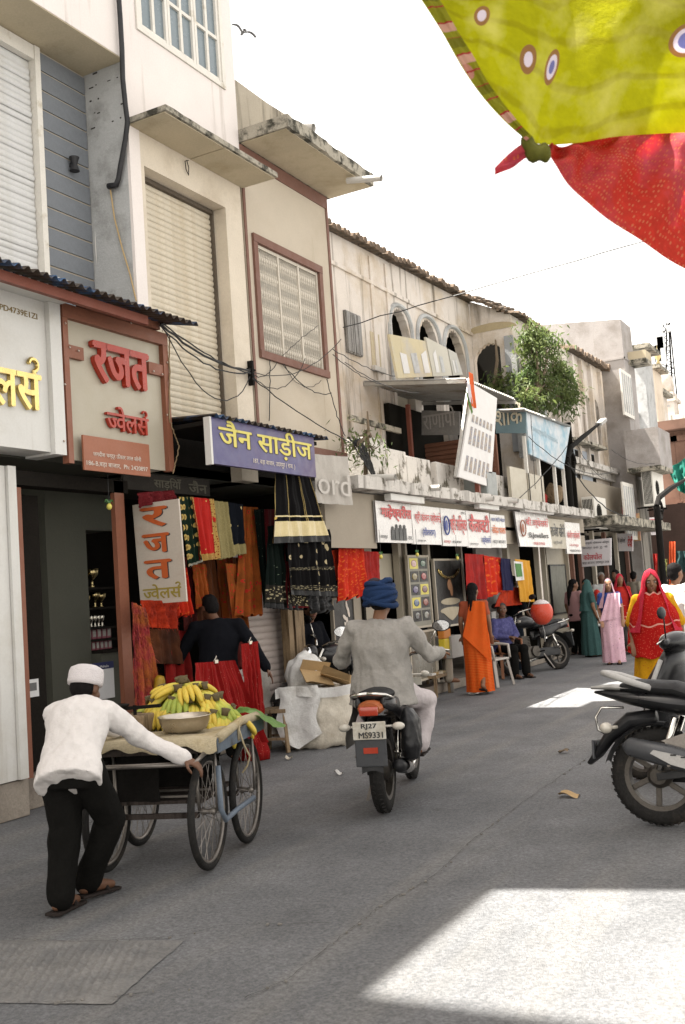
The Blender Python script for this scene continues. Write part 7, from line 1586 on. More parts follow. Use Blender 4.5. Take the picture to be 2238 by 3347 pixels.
def motorcycle(name, lab, loc, rz, paint=None, lean=0.0, plate=True, tail='lamp', steer=0.0, carrier=False, label_full=True):
    P = paint or M_BLKPT; t = thing(name, lab, 'motorcycle', loc, rz); t.rotation_euler = (0, lean, rz)
    r = .30; wb = 1.27
    fat_wheel(t, (0, 0, r), r, .105); 
    fk = bpy.data.objects.new('front_fork', None); COL.objects.link(fk); fk.parent = t; fk.location = (0, wb - .42, .96); fk.rotation_euler = (0, 0, steer)
    def F(y, z, x=0): return V((x, y - (wb - .42), z - .96))
    fat_wheel(fk, F(wb, r), r * .99, .085)
    for s in (-1, 1):
        b = MB(); b.tube([F(wb, r, s * .085), F(wb - .15, .62, s * .085)], .026, 10); b.build('fork_slider', M_ALUC, fk, True)
        b = MB(); b.tube([F(wb - .15, .62, s * .085), F(wb - .34, .98, s * .085)], .018, 10); b.build('fork_tube', M_CHROME, fk, True)
        b = MB(); b.tube([F(wb - .36, 1.0, s * .05), F(wb - .42, 1.06, s * .14), F(wb - .52, 1.08, s * .3), F(wb - .58, 1.07, s * .36)], .013, 8); b.build('handlebar', M_CHROME, fk, True)
        b = MB(); b.tube([F(wb - .55, 1.075, s * .32), F(wb - .62, 1.065, s * .42)], .019, 10); b.build('grip', M_BLKPL, fk, True)
        b = MB(); b.tube([F(wb - .49, 1.09, s * .27), F(wb - .50, 1.085, s * .38), F(wb - .53, 1.075, s * .45)], .006, 6); b.build('lever', M_CHROME, fk, True)
        b = MB(); b.tube([F(wb - .50, 1.09, s * .27), F(wb - .5, 1.2, s * .33), F(wb - .5, 1.25, s * .36)], .006, 6); b.build('mirror_stem', M_CHROME, fk, True)
        b = MB(); b.ell(F(wb - .5, 1.27, s * .40), (.075, .018, .048), 14, 8); b.build('mirror_shell', M_BLKPL, fk, True)
        b = MB(); b.lathe([(0, 0), (.065, 0)], (0, 0, 0), 16, 'Y'); b.v = [tuple(V((p[0], 0, p[2] * .62)) + F(wb - .5 - .0195, 1.27, s * .40)) for p in b.v]; b.build('mirror_face', M_MIRR, fk)
        b = MB(); b.ell(F(wb - .25, .88, s * .2), (.04, .03, .026), 10, 8); b.tube([F(wb - .27, .88, 0), F(wb - .27, .88, s * .18)], .009, 6); b.build('front_indicator', M_AMBER, fk, True)
    b = MB(); b.grid(lambda a, c: F(wb + (r + .035) * math.cos(R(20 + 130 * a)), r + (r + .035) * math.sin(R(20 + 130 * a)), (c - .5) * .11) + V((0, 0, -.012 * (2 * c - 1) ** 2)), 16, 6); b.build('front_mudguard', P, fk, True)
    b = MB(); b.ell(F(wb - .22, .93), (.10, .09, .10), 18, 12); b.build('headlamp_shell', P, fk, True)
    b = MB(); b.ell(F(wb - .165, .93), (.083, .045, .083), 18, 10); b.build('headlamp_lens', M_MIRR, fk, True)
    b = MB(); b.b2(F(wb - .12, .78, -.15), F(wb - .11, .84, .15)); b.build('front_plate', M_PLATE, fk)
    # tank, seat, tail, side panels
    b = MB(); b.loft([((0, wb - .36, .86), .06, .07, (1, 0, 0)), ((0, wb - .42, .885), .12, .10, (1, 0, 0)), ((0, wb - .58, .90), .155, .12, (1, 0, 0)), ((0, wb - .74, .87), .125, .10, (1, 0, 0)), ((0, wb - .84, .83), .09, .07, (1, 0, 0))], 22); b.build('fuel_tank', P, t, True)
    b = MB(); b.loft([((0, .50, .79), .09, .03, (1, 0, 0)), ((0, .42, .80), .13, .045, (1, 0, 0)), ((0, .2, .805), .135, .05, (1, 0, 0)), ((0, .02, .835), .12, .05, (1, 0, 0)), ((0, -.2, .845), .11, .045, (1, 0, 0)), ((0, -.26, .845), .08, .02, (1, 0, 0))], 18); b.build('seat', M_SEAT, t, True)
    for s in (-1, 1):
        b = MB(); b.loft([((s * .12, .42, .66), .02, .10, (1, 0, 0)), ((s * .14, .2, .69), .028, .09, (1, 0, 0)), ((s * .125, -.05, .76), .025, .06, (1, 0, 0)), ((s * .09, -.28, .80), .02, .035, (1, 0, 0))], 12); b.build('side_panel', P, t, True)
        b = MB(); b.tube([(s * .11, .02, .34), (s * .115, .14, .66)], .022, 10); b.tube([(s * .11, .045 + k * .0, .40 + k * .03) for k in range(2)], .03, 10); b.build('shock_absorber', M_CHROME, t, True)
        b = MB(); b.bar((s * .10, 0, r), (s * .09, .48, .36), .03, .045, .005); b.build('swingarm', M_BLKPL, t)
        b = MB(); b.tube([(s * .13, .52, .34), (s * .26, .50, .34)], .014, 8); b.build('footpeg', M_BLKPL, t)
        b = MB(); b.tube([(s * .13, .12, .38), (s * .22, .10, .38)], .012, 8); b.build('rear_footpeg', M_STEEL, t)
        b = MB(); b.ell((s * .19, -.30, .64), (.045, .035, .028), 12, 8); b.tube([(0, -.27, .64), (s * .16, -.29, .64)], .009, 6); b.build('rear_indicator', M_AMBER, t, True)
        b = MB(); b.tube([(s * .12, .0, .80), (s * .14, -.22, .83), (s * .12, -.34, .86), (0, -.37, .875)], .012, 8); b.build('grab_rail', M_CHROME, t, True)
    b = MB(); b.tube([(0, wb - .4, .92), (0, wb - .5, .55), (0, .62, .28), (0, .45, .3), (0, .35, .62)], .02, 8); b.build('frame_tube', M_BLKPL, t, True)
    b = MB(); b.b2((-.11, .48, .24), (.11, .80, .45), .03); b.build('crankcase', M_ALUC, t, True, 40)
    b = MB(); b.lathe([(0, -.15), (.09, -.145), (.1, -.12), (.1, .12), (.09, .145), (0, .15)], (0, .60, .35), 20, 'X'); b.build('engine_cover', M_ALUC, t, True, 40)
    for k in range(7):
        b = MB(); b.b2((-.09, .66, .455 + k * .026), (.09, .84, .468 + k * .026)); b.build('cooling_fin', M_ALUC, t)
    b = MB(); b.b2((-.06, .69, .45), (.06, .81, .64)); b.build('cylinder', M_ALUC, t)
    b = MB(); b.tube([(.06, .82, .52), (.08, .93, .40), (.10, .82, .24), (.12, .55, .21), (.13, .3, .25)], .02, 10); b.build('exhaust_pipe', M_CHROME, t, True)
    b = MB(); b.tube([(.13, .32, .25), (.14, .2, .275), (.15, -.12, .34), (.152, -.22, .36)], [.03, .045, .05, .04], 14); b.build('muffler', M_BLKPL, t, True)
    b = MB(); b.tube([(.152, .16, .285), (.162, -.08, .34)], [.05, .053], 14, False, sq=.9); b.v = [p for p in b.v]; b.build('heat_shield', M_CHROME, t, True)
    b = MB(); b.b2((-.125, .03, .25), (-.10, .55, .40), .02); b.build('chain_case', M_BLKPL, t, True, 40)
    b = MB(); b.grid(lambda a, c: V(((c - .5) * .15, (r + .06) * math.cos(R(70 + 105 * a)) , r + (r + .06) * math.sin(R(70 + 105 * a)) + .02)) + V((0, 0, -.02 * (2 * c - 1) ** 2)), 18, 6); b.build('rear_mudguard', M_BLKPL, t, True)
    b = MB(); b.bar((-.12, .42, .30), (-.19, .30, .02), .018); b.build('side_stand', M_STEEL, t)
    b = MB(); b.loft([((0, -.22, .765), .09, .055, (1, 0, 0)), ((0, -.30, .768), .09, .052, (1, 0, 0)), ((0, -.345, .765), .075, .042, (1, 0, 0))], 18); b.build('tail_cowl', mat('orange_tail_cowl', (.36, .10, .03), .4, .12) if tail == 'lamp' else P, t, True, 50)
    b = MB(); b.b2((-.066, -.372, .722), (.066, -.35, .785), .012); b.build('tail_lamp', M_TAIL, t, True, 40)
    b = MB(); b.b2((-.11, -.37, .38), (.11, -.355, .66), .01); b.build('plate_bracket', M_GREYPT, t)
    if plate:
        b = MB(); b.b2((-.115, -.385, .565), (.115, -.372, .685), .004); pl_ = b.build('number_plate', M_PLATE, t)
        for txt, z0_, w_, x_ in (('RJ27', .632, .11, .0), ('MS9331', .575, .17, .01)):
            fit_text('lettering', txt, M_BLKP, t, V((x_ - w_ / 2, -.386, z0_)), EX, EZ, w_, .042, .001, .025, .001)
        b = MB(); b.b2((-.05, -.378, .47), (.05, -.371, .51)); b.build('reflector', M_TAIL, t)
    return t
rider_h = R(16)
bike = motorcycle('motorcycle', 'motorcycle with orange tail lamp and plate ridden by the turbaned man', (-3.42, 6.66, 0), rider_h, lean=0.0)
fp, rp_ = on_z(1212, 1548, 0), on_z(1290, 1535, 0)
hd2 = R(152)
bike2 = motorcycle('motorcycle', 'dark parked motorcycle with front towards us by the seated man', (-5.55, 17.95, 0), hd2, lean=.16, plate=False, tail='x', steer=.25)
bike3 = motorcycle('motorcycle', 'black motorcycle parked behind the sacks beside the sari shop', (-6.05, 11.35, 0.0), R(172), lean=-.12, plate=False, tail='x', steer=-.2)
bike4 = motorcycle('motorcycle', 'half hidden motorcycle behind the woman in pale pink', (-4.5, 22.2, 0), R(160), lean=.1, plate=False, tail='x')
# the big black motorcycle cut by the right edge
bk = motorcycle('motorcycle', 'large black motorcycle with silver exhaust shield cut by the right edge', (-1.47, 6.62, 0), R(-90), lean=-.10, plate=False, tail='x')
for ch_ in list(bk.children):
    if ch_.name.split('.')[0] in ('muffler', 'heat_shield', 'grab_rail', 'rear_mudguard', 'tail_cowl', 'plate_bracket', 'seat', 'rear_indicator', 'tail_lamp', 'exhaust_pipe', 'side_panel'): 
        for g in list(ch_.children): bpy.data.objects.remove(g)
        bpy.data.objects.remove(ch_)
def add(nm, m, f, sm=True, an=None): b = MB(); f(b); return b.build(nm, m, bk, sm, an)
add('muffler', M_GREYPT, lambda b: b.tube([(.17, -.17, .47), (.17, -.14, .485), (.17, .1, .43), (.16, .42, .34), (.14, .6, .28)], [.035, .058, .07, .066, .04], 18))
add('heat_shield', M_WPL, lambda b: b.prism([(.236, .02, .47), (.236, .55, .36), (.236, .55, .27), (.236, .12, .385), (.236, .0, .45)], (.012, 0, 0)), False)
for k in range(6): add('shield_slot', M_BLKPL, lambda b, k=k: b.b2((.247, .12 + k * .06, .437 - k * .0125), (.251, .155 + k * .06, .446 - k * .0125)), False)
add('seat', M_SEAT, lambda b: b.loft([((0, .62, .79), .10, .03, (1, 0, 0)), ((0, .5, .80), .135, .045, (1, 0, 0)), ((0, .25, .79), .145, .055, (1, 0, 0)), ((0, .14, .83), .13, .055, (1, 0, 0)), ((0, -.1, .85), .11, .05, (1, 0, 0)), ((0, -.2, .845), .08, .03, (1, 0, 0))], 20))
add('tail_panel', M_BLKPT, lambda b: b.loft([((0, .5, .70), .15, .075, (1, 0, 0)), ((0, .1, .745), .15, .07, (1, 0, 0)), ((0, -.15, .785), .125, .05, (1, 0, 0)), ((0, -.30, .81), .07, .025, (1, 0, 0)), ((0, -.38, .82), .02, .008, (1, 0, 0))], 20))
add('white_tail_panel', M_WPL, lambda b: b.loft([((0, -.12, .838), .10, .02, (1, 0, 0)), ((0, -.26, .85), .07, .02, (1, 0, 0)), ((0, -.40, .848), .03, .010, (1, 0, 0))], 14))
add('grab_rail', M_WPL, lambda b: b.tube([(.10, .0, .84), (.13, -.1, .875), (.12, -.24, .925), (.07, -.30, .94), (-.07, -.30, .94), (-.12, -.24, .925), (-.13, -.1, .875), (-.10, .0, .84)], [.02, .022, .022, .02, .02, .022, .022, .02], 10))
add('tail_fender', M_BLKPL, lambda b: b.loft([((0, .0, .66), .07, .05, (1, 0, 0)), ((0, -.16, .64), .075, .055, (1, 0, 0)), ((0, -.30, .54), .075, .04, (1, 0, 0)), ((0, -.38, .43), .07, .03, (1, 0, 0)), ((0, -.44, .37), .055, .015, (1, 0, 0))], 14))
add('tyre_hugger', M_BLKPL, lambda b: b.grid(lambda a, c: V(((c - .5) * .15, (.335) * math.cos(R(80 + 85 * a)), .30 + .335 * math.sin(R(80 + 85 * a)) - .02 * (2 * c - 1) ** 2)), 16, 6))
add('rear_set', M_BLKPL, lambda b: b.b2((.10, .2, .5), (.13, .4, .68), .02)); add('frame_cover', M_STEEL, lambda b: b.prism([(.14, .05, .52), (.14, .5, .34), (.14, .62, .5), (.14, .42, .64)], (.012, 0, 0)), False)
for s in (-1, 1): add('rear_indicator', M_AMBER, lambda b, s=s: (b.ell((s * .2, -.27, .60), (.05, .04, .035), 12, 8), b.tube([(0, -.22, .6), (s * .16, -.26, .6)], .012, 6)))
add('luggage_hoop', M_CHROME, lambda b: b.tube([(.0, -.2, .72), (.02, -.34, .72), (.02, -.38, .66), (.02, -.37, .58), (.0, -.30, .54)], .009, 6)); add('plate_bracket', M_GREYPT, lambda b: b.b2((-.09, -.40, .40), (.09, -.385, .52), .01), False)
# scooter beyond it
scq = on_y(1500, 1545, 7.9); sct = thing('scooter', 'black scooter with white trimmed front beyond the large motorcycle', 'scooter', (scq.x + .42, 7.9, 0), R(75))
def sadd(nm, m, f, sm=True): b = MB(); f(b); return b.build(nm, m, sct, sm)
fat_wheel(sct, (0, .62, .22), .22, .09); fat_wheel(sct, (0, -.62, .22), .22, .09)
sadd('leg_shield', M_BLKPT, lambda b: b.loft([((0, .42, .30), .14, .05, (1, 0, 0)), ((0, .44, .5), .24, .09, (1, 0, 0)), ((0, .38, .72), .25, .12, (1, 0, 0)), ((0, .30, .9), .17, .09, (1, 0, 0)), ((0, .28, 1.0), .10, .06, (1, 0, 0))], 22))
sadd('shield_trim', M_WPL, lambda b: [b.tube([(s * .14, .46, .3), (s * .245, .44, .5), (s * .255, .38, .72), (s * .17, .32, .92)], .018, 8) for s in (-1, 1)])
sadd('front_fender', M_BLKPT, lambda b: b.grid(lambda a, c: V(((c - .5) * .14, .62 + .26 * math.cos(R(10 + 150 * a)), .22 + .26 * math.sin(R(10 + 150 * a)))), 14, 4))
sadd('handlebar_cowl', M_BLKPT, lambda b: b.ell((0, .27, 1.04), (.2, .1, .08), 16, 10)); sadd('headlamp', M_AMBER, lambda b: b.ell((0, .355, 1.04), (.09, .03, .06), 14, 8))
for s in (-1, 1):
    sadd('grip', M_BLKPL, lambda b: b.tube([(s * .18, .24, 1.06), (s * .36, .18, 1.05)], .02, 10)); sadd('lever', M_CHROME, lambda b: b.tube([(s * .17, .28, 1.07), (s * .36, .24, 1.05)], .007, 6)); sadd('indicator', M_AMBER, lambda b: b.ell((s * .25, .43, .74), (.045, .03, .035), 12, 8))
    sadd('mirror', M_BLKPL, lambda b: (b.tube([(s * .2, .25, 1.08), (s * .26, .22, 1.24)], .006, 6), b.ell((s * .29, .22, 1.27), (.06, .02, .045), 12, 8)))
sadd('floorboard', M_BLKPL, lambda b: b.b2((-.17, -.1, .27), (.17, .42, .31), .01)); sadd('body_shell', M_BLKPT, lambda b: b.loft([((0, -.1, .45), .14, .16, (1, 0, 0)), ((0, -.4, .52), .2, .2, (1, 0, 0)), ((0, -.75, .6), .13, .12, (1, 0, 0)), ((0, -.85, .62), .05, .05, (1, 0, 0))], 18)); sadd('seat', M_SEAT, lambda b: b.loft([((0, .0, .74), .1, .03, (1, 0, 0)), ((0, -.3, .77), .15, .05, (1, 0, 0)), ((0, -.72, .78), .11, .04, (1, 0, 0))], 16)); sadd('steering_column', M_BLKPL, lambda b: b.tube([(0, .62, .22), (0, .34, .95)], .03, 10))
# balloon on the parked motorcycle
bp = on_y(1240, 1402, 16.9); bl = thing('balloon', 'red and white round balloon above the parked motorcycle', 'balloon', bp)
b = MB(); b.ell((0, 0, 0), (.19, .19, .215), 24, 18); b.build('red_skin', mat('red_balloon', (.50, .06, .03), .3, .08, 6, .02), bl, True)
b = MB(); b.lathe([(.192 * math.cos(a), .217 * math.sin(a)) for a in [R(40 + 50 * k / 6) for k in range(7)]], (0, 0, 0), 24); b.build('white_cap', mat('white_balloon', (.55, .5, .5), .3, .05), bl, True)
b = MB(); b.tube([(0, 0, -.21), (.02, .02, -.35), (0, .05, -.5)], .004, 5); b.build('string', M_PWHITE, bl)
# ================================================================ PEOPLE
SK1 = mat('brown_skin', (.19, .092, .05), .55, .12, 9, .1, 60); SK2 = mat('deep_brown_skin', (.12, .058, .033), .55, .12, 9, .1, 60); SK3 = mat('light_brown_skin', (.27, .145, .085), .55, .12, 9, .1, 60)
M_HAIR = mat('black_hair', (.008, .007, .007), .75, .2, 20, .4, 80); M_EYE = mat('eye_white', (.55, .5, .46), .3, 0, bump=0); M_LIP = mat('lip', (.16, .05, .04), .5, .1)
M_SANDAL = mat('dark_sandal', (.025, .02, .018), .7, .2)
def cap_chain(b, pts, rr, n=10):
    pts = [V(p) for p in pts]; b.tube(pts, rr, n)
    for p, r in zip(pts, rr): b.ell(p, (r, r, r), n, 6)
def hand(b, w, d, nrm, side, curl=.5, s=1.0):
    """palm and five unequal bent fingers from the wrist w pointing along d, palm facing nrm"""
    w = V(w); d = V(d).normalized(); nrm = (V(nrm) - d * V(nrm).dot(d)).normalized(); x = d.cross(nrm) * side
    rot = M((x, d, -nrm)).transposed()
    b.ell(w + d * .045 * s, (.040 * s, .055 * s, .018 * s), 12, 8, rot); b.ell(w + d * .075 * s, (.042 * s, .03 * s, .016 * s), 10, 6, rot)
    for k, L_ in enumerate((.072, .082, .076, .06)):
        p = w + d * .085 * s + x * (.030 - .020 * k) * s; dd = d.copy(); pts = [p]
        for j in range(3):
            a = curl * (.5 + .45 * j); dd = (d * math.cos(a) + nrm * math.sin(a)).normalized(); pts.append(pts[-1] + dd * L_ * s * (.42, .33, .25)[j])
        cap_chain(b, pts, [.0095 * s, .009 * s, .0085 * s, .0075 * s], 7)
    p = w + d * .02 * s + x * .034 * s; q = p + (d * .6 + x * .75 + nrm * .3).normalized() * .045 * s; cap_chain(b, [p, q, q + (d * .9 + nrm * .5).normalized() * .035 * s], [.013 * s, .0115 * s, .009 * s], 7)
def face_dir(yaw, pit): return V((math.sin(yaw) * math.cos(pit), math.cos(yaw) * math.cos(pit), math.sin(pit)))
def head(b, c, yaw=0.0, pit=0.0, s=1.0):
    """head with brow, nose, cheeks, chin and ears; c = centre, facing yaw from +Y"""
    rot = Euler((pit, 0, -yaw)).to_matrix(); T = lambda x, y, z: V(c) + rot @ V((x * s, y * s, z * s))
    b.ell(T(0, -.005, .025), (.074 * s, .093 * s, .092 * s), 18, 12, rot); b.ell(T(0, .028, -.035), (.056 * s, .062 * s, .075 * s), 14, 10, rot); b.ell(T(0, .058, -.088), (.028 * s, .022 * s, .02 * s), 10, 6, rot)
    b.ell(T(0, .080, .028), (.05 * s, .012 * s, .012 * s), 10, 6, rot)
    b.tube([T(0, .086, .015), T(0, .104, -.022), T(0, .090, -.032)], [.009 * s, .014 * s, .012 * s], 8)
    for q in (-1, 1): b.ell(T(q * .035, .066, -.03), (.024 * s, .018 * s, .024 * s), 8, 6, rot); b.ell(T(q * .076, -.005, -.008), (.012 * s, .022 * s, .034 * s), 8, 6, rot)
    return T, rot
def face_bits(par, T, rot, s=1.0):
    for q in (-1, 1):
        b = MB(); b.ell(T(q * .031, .079, .008), (.014 * s, .008 * s, .0075 * s), 10, 6, rot); b.build('eye', M_EYE, par, True)
        b = MB(); b.ell(T(q * .031, .085, .008), (.0065 * s, .004 * s, .0065 * s), 8, 6, rot); b.build('iris', M_HAIR, par, True)
        b = MB(); b.tube([T(q * .014, .088, .026), T(q * .032, .090, .031), T(q * .050, .078, .026)], [.003 * s, .004 * s, .002 * s], 6); b.build('eyebrow', M_HAIR, par, True)
    b = MB(); b.ell(T(0, .088, -.058), (.022 * s, .008 * s, .008 * s), 10, 6, rot); b.build('lips', M_LIP, par, True)
def person(lab, loc, rz, J, skin, clothes, vox=.012, faced=False, hs=1.0, hands=True, curl=.5, grp=None):
    """J: joints in the figure's own frame (facing +Y): hip, chest, neck, head, yaw, pitch, sL sR eL eR wL wR kL kR aL aR tL tR"""
    t = thing('person', lab, 'person', loc, rz, grp); b = MB(); g = {k: (V(v) if isinstance(v, tuple) else v) for k, v in J.items()}
    T, rot = head(b, g['head'], g.get('yaw', 0), g.get('pitch', 0), hs)
    up_ = (g['neck'] - g['hip']).normalized(); sd = (g['sR'] - g['sL']).normalized()
    cap_chain(b, [g['neck'] - up_ * .03, g['head'] - V((0, 0, .04)) * hs], [.055, .05])
    b.loft([(g['hip'] - up_ * .08, .12, .09, sd), (g['hip'], .15, .105, sd), (g['hip'].lerp(g['neck'], .35), .13, .09, sd), (g['chest'], .155, .105, sd), (g['neck'] - up_ * .03, .10, .06, sd)], 18)
    for s in 'LR':
        cap_chain(b, [g['s' + s], g['e' + s], g['w' + s]], [.048, .038, .027]); b.tube([g['chest'].lerp(g['neck'], .6), g['s' + s]], [.06, .048], 10)
        if hands: hand(b, g['w' + s], g.get('h' + s, (g['w' + s] - g['e' + s])), g.get('n' + s, V((0, 0, -1))), 1 if s == 'L' else -1, curl)
        hp = g['hip'] + sd * (.085 if s == 'R' else -.085); cap_chain(b, [hp, g['k' + s], g['a' + s]], [.078, .052, .036])
        fd = (g['t' + s] - g['a' + s]); heel = g['a' + s] - V((fd.x, fd.y, 0)).normalized() * .035 - V((0, 0, .035)); cap_chain(b, [heel, g['a' + s] + fd * .5 - V((0, 0, .01)), g['t' + s]], [.030, .034, .024])
    fobj('body', b, vox, skin, t, 3)
    if faced: face_bits(t, T, rot, hs)
    for f_ in clothes: f_(t, g, T, rot)
    return t
def shirt(m, vox=.014, fat=1.0, hem=.16, sleeve=1.0, amp=.008, seed=0.0, name='shirt', collar=True, loose=0.0):
    def f_(t, g, T, rot):
        b = MB(); up_ = (g['neck'] - g['hip']).normalized(); sd = (g['sR'] - g['sL']).normalized()
        b.loft([(g['hip'] - up_ * hem + V((0, 0, -.0)), (.185 + loose) * fat, (.14 + loose) * fat, sd), (g['hip'] - up_ * hem * .4, .18 * fat + loose * .7, .135 * fat + loose * .6, sd), (g['hip'].lerp(g['chest'], .45), .172 * fat + loose * .3, .122 * fat, sd), (g['chest'], .19 * fat, .132 * fat, sd), (g['chest'].lerp(g['neck'], .55), .165 * fat, .11 * fat, sd), (g['neck'] - up_ * .005, .075, .07, sd)], 26)
        for s in 'LR':
            e = g['s' + s].lerp(g['e' + s], min(1, sleeve * 2)) ; pts = [g['chest'].lerp(g['neck'], .62), g['s' + s], e]; rr = [.075 * fat, .068 * fat, .058 * fat]
            if sleeve > .5: pts.append(g['e' + s].lerp(g['w' + s], (sleeve - .5) * 2)); rr.append(.046 * fat)
            cap_chain(b, pts, rr, 12)
        fobj(name, b, vox, m, t, 3, folds(amp, 12, 6, seed))
    return f_
def trousers(m, vox=.016, fat=1.0, amp=.008, seed=3.0, length=1.0, name='trousers', top=.03):
    def f_(t, g, T, rot):
        b = MB(); sd = (g['sR'] - g['sL']).normalized(); up_ = (g['neck'] - g['hip']).normalized()
        b.loft([(g['hip'] - V((0, 0, .12)), .15 * fat, .12 * fat, sd), (g['hip'], .165 * fat, .125 * fat, sd), (g['hip'] + up_ * top, .15 * fat, .115 * fat, sd)], 18)
        for s in 'LR':
            hp = g['hip'] + sd * (.085 if s == 'R' else -.085) - V((0, 0, .03)); an = g['k' + s].lerp(g['a' + s], length)
            cap_chain(b, [hp, g['k' + s], an], [.098 * fat, .082 * fat, .072 * fat], 12)
        fobj(name, b, vox, m, t, 2, folds(amp, 8, 5, seed))
    return f_
def hair(m=None, long=0.0, bun=False, back=1.0):
    def f_(t, g, T, rot):
        b = MB(); b.ell(T(0, -.018, .045), (.083, .092, .088), 16, 10, rot); b.ell(T(0, -.045, .0), (.078, .065, .085), 14, 10, rot)
        if bun: b.ell(T(0, -.12, .02), (.05, .05, .05), 10, 8)
        if long: cap_chain(b, [T(0, -.06, -.03), T(.01, -.10, -.12), T(0, -.11, -.12 - long * .5), T(.01, -.10, -.12 - long)], [.065, .062, .05, .02])
        fobj('hair', b, .012, m or M_HAIR, t, 2, folds(.006, 40, 12))
    return f_
def sandals(m=None):
    def f_(t, g, T, rot):
        for s in 'LR':
            a, e = g['a' + s], g['t' + s]; d = (e - a); fl = V((d.x, d.y, 0)).normalized(); b = MB(); p0 = a - fl * .08 - V((0, 0, .07)); p1 = e + fl * .035 - V((0, 0, .028)); p0.z = max(p0.z, .006); p1.z = max(p1.z, .006)
            b.bar(p0, p1, .088, .018, .006); b.tube([p0.lerp(p1, .66) + V((-fl.y, fl.x, 0)) * .042, p0.lerp(p1, .68) + V((0, 0, .055)), p0.lerp(p1, .66) - V((-fl.y, fl.x, 0)) * .042], .012, 6); b.build('sandal', m or M_SANDAL, t)
    return f_
def wrap(m, rings, n=40, pleat=None, name='skirt', uvs=(1, 1), th=None):
    def f_(t, g, T, rot):
        b = MB(); b.loft(rings, n, pleat, cap=False, uvs=uvs); b.build(name, m, t, True)
    return f_
def veil(m, s=1.0, drop=.45, openf=.9, name='veil', uvs=(2, 2), flare=1.0, r0=.105):
    """cloth over the head, open at the face, falling to the shoulders and back"""
    def f_(t, g, T, rot):
        yaw = g.get('yaw', 0); b = MB(); H = g['head']
        def fn(a, q):
            z = .142 * s - q * (drop + .142 * s); k = min(1, q * (drop + .128) / .26); r = r0 * s * math.sin(min(1, k) * math.pi * .5) ** .42 + max(0, q * (drop + .128) - .2) * .33 * flare
            op = openf * max(0, min(1, (q * (drop + .128) - .045) / .07)) ; th = math.pi + (a - .5) * 2 * (math.pi - op)
            x, y = r * math.sin(th) * .95, r * math.cos(th) * 1.08 - .005
            w = .012 * q * math.sin(a * 34 + 3 * q) + .01 * nz((a * 6, q * 6, drop * 7))
            return H + V((0, 0, z)) + Euler((0, 0, -yaw)).to_matrix() @ V((x * (1 + w * 4), y * (1 + w * 4), 0))
        b.grid(fn, 56, 26, uvs); b.grid(lambda a, q: fn(a, q) * 1.0 + (H - fn(a, q)).normalized() * .003, 56, 26, uvs, flip=True); b.build(name, m, t, True)
    return f_
def sheet(m, pts, nu=20, nv=20, amp=.012, nf=5, name='drape', uvs=(1, 1), seed=0.0):
    """cloth from four corner points in the figure frame (TL, TR, BR, BL) with folds along its length"""
    def f_(t, g, T, rot):
        TL, TR, BR, BL = [V(p) for p in pts]; nr = (TR - TL).cross(BL - TL).normalized(); b = MB()
        fn = lambda a, q: TL.lerp(TR, a).lerp(BL.lerp(BR, a), q) + nr * (amp * math.sin(a * nf * 6.28 + seed + q) + .02 * math.sin(math.pi * q))
        b.grid(fn, nu, nv, uvs, flip=True); b.grid(lambda a, q: fn(a, q) - nr * .004, nu, nv, uvs); b.build(name, m, t, True)
    return f_
def stand(h=1.6, **k):
    s = h / 1.6; J = dict(hip=(0, 0, .86), chest=(0, .01, 1.16), neck=(0, 0, 1.36), head=(0, .025, 1.49), sL=(-.16, 0, 1.30), sR=(.16, 0, 1.30), eL=(-.21, -.02, 1.05), eR=(.21, -.02, 1.05), wL=(-.21, .06, .83), wR=(.21, .06, .83), kL=(-.09, .03, .46), kR=(.09, .03, .46), aL=(-.09, -.02, .08), aR=(.09, -.02, .08), tL=(-.1, .13, .03), tR=(.1, .13, .03))
    J = {a: tuple(x * s for x in b) for a, b in J.items()}; J.update(k); return J
# --- man pushing the cart
fL, fR = on_z(128, 2098, 0), on_z(208, 2056, 0); HM = R(14); org = V((fL.x, fL.y, 0)); hM = M.Rotation(-HM, 3, 'Z')
def lm(p): return tuple(hM @ (V(p) - org))
hw = cw(a0c - .16, x1c - .16, .675); hp_ = on_z(150, 1770, .80); rfo = V(lm((fR.x, fR.y, 0)))
hip = V((.06, .12, .76)); chest = V((.02, .28, .97)); neck = V((-.01, .38, 1.055))
M_SHIRTW = mat('white_cotton_shirt', (.60, .57, .55), .85, .05, 6, .8, 11); M_TROUB = mat('black_trousers', (.0065, .0062, .0055), .9, .2, 8, .6, 12)
J = dict(hip=tuple(hip), chest=tuple(chest), neck=tuple(neck), head=(-.02, .46, 1.13), yaw=.15, pitch=-.3, sL=(-.17, .37, 1.0), sR=(.165, .35, 1.0), eL=(-.16, .62, .90), wL=(-.04, .84, .84), eR=(.29, .53, .82), wR=lm(hw + V((0, 0, .02))), kL=(.0, .14, .43), aL=(-.0, .05, .085), tL=(.01, .2, .03), kR=(.19, .28, .43), aR=(rfo.x, rfo.y - .02, .10), tR=(rfo.x + .05, rfo.y + .15, .035), nR=(-.2, .2, -1), nL=(0, 0, -1))
def kufi(t, g, T, rot):
    b = MB(); q = Euler((-.30, 0, -.15)).to_matrix(); b.lathe([(.098, -.02), (.101, 0), (.099, .055), (.092, .075), (.06, .092), (0, .097)], T(0, -.01, .035), 28, rot=q); o = b.build('cap', mat('white_crochet_cap', (.62, .58, .58), .9, .06, 40, .6, 140), t, True)
def nape(t, g, T, rot): b = MB(); b.ell(T(0, -.03, .0), (.078, .07, .07), 14, 10, rot); fobj('hair', b, .012, M_HAIR, t, 1)
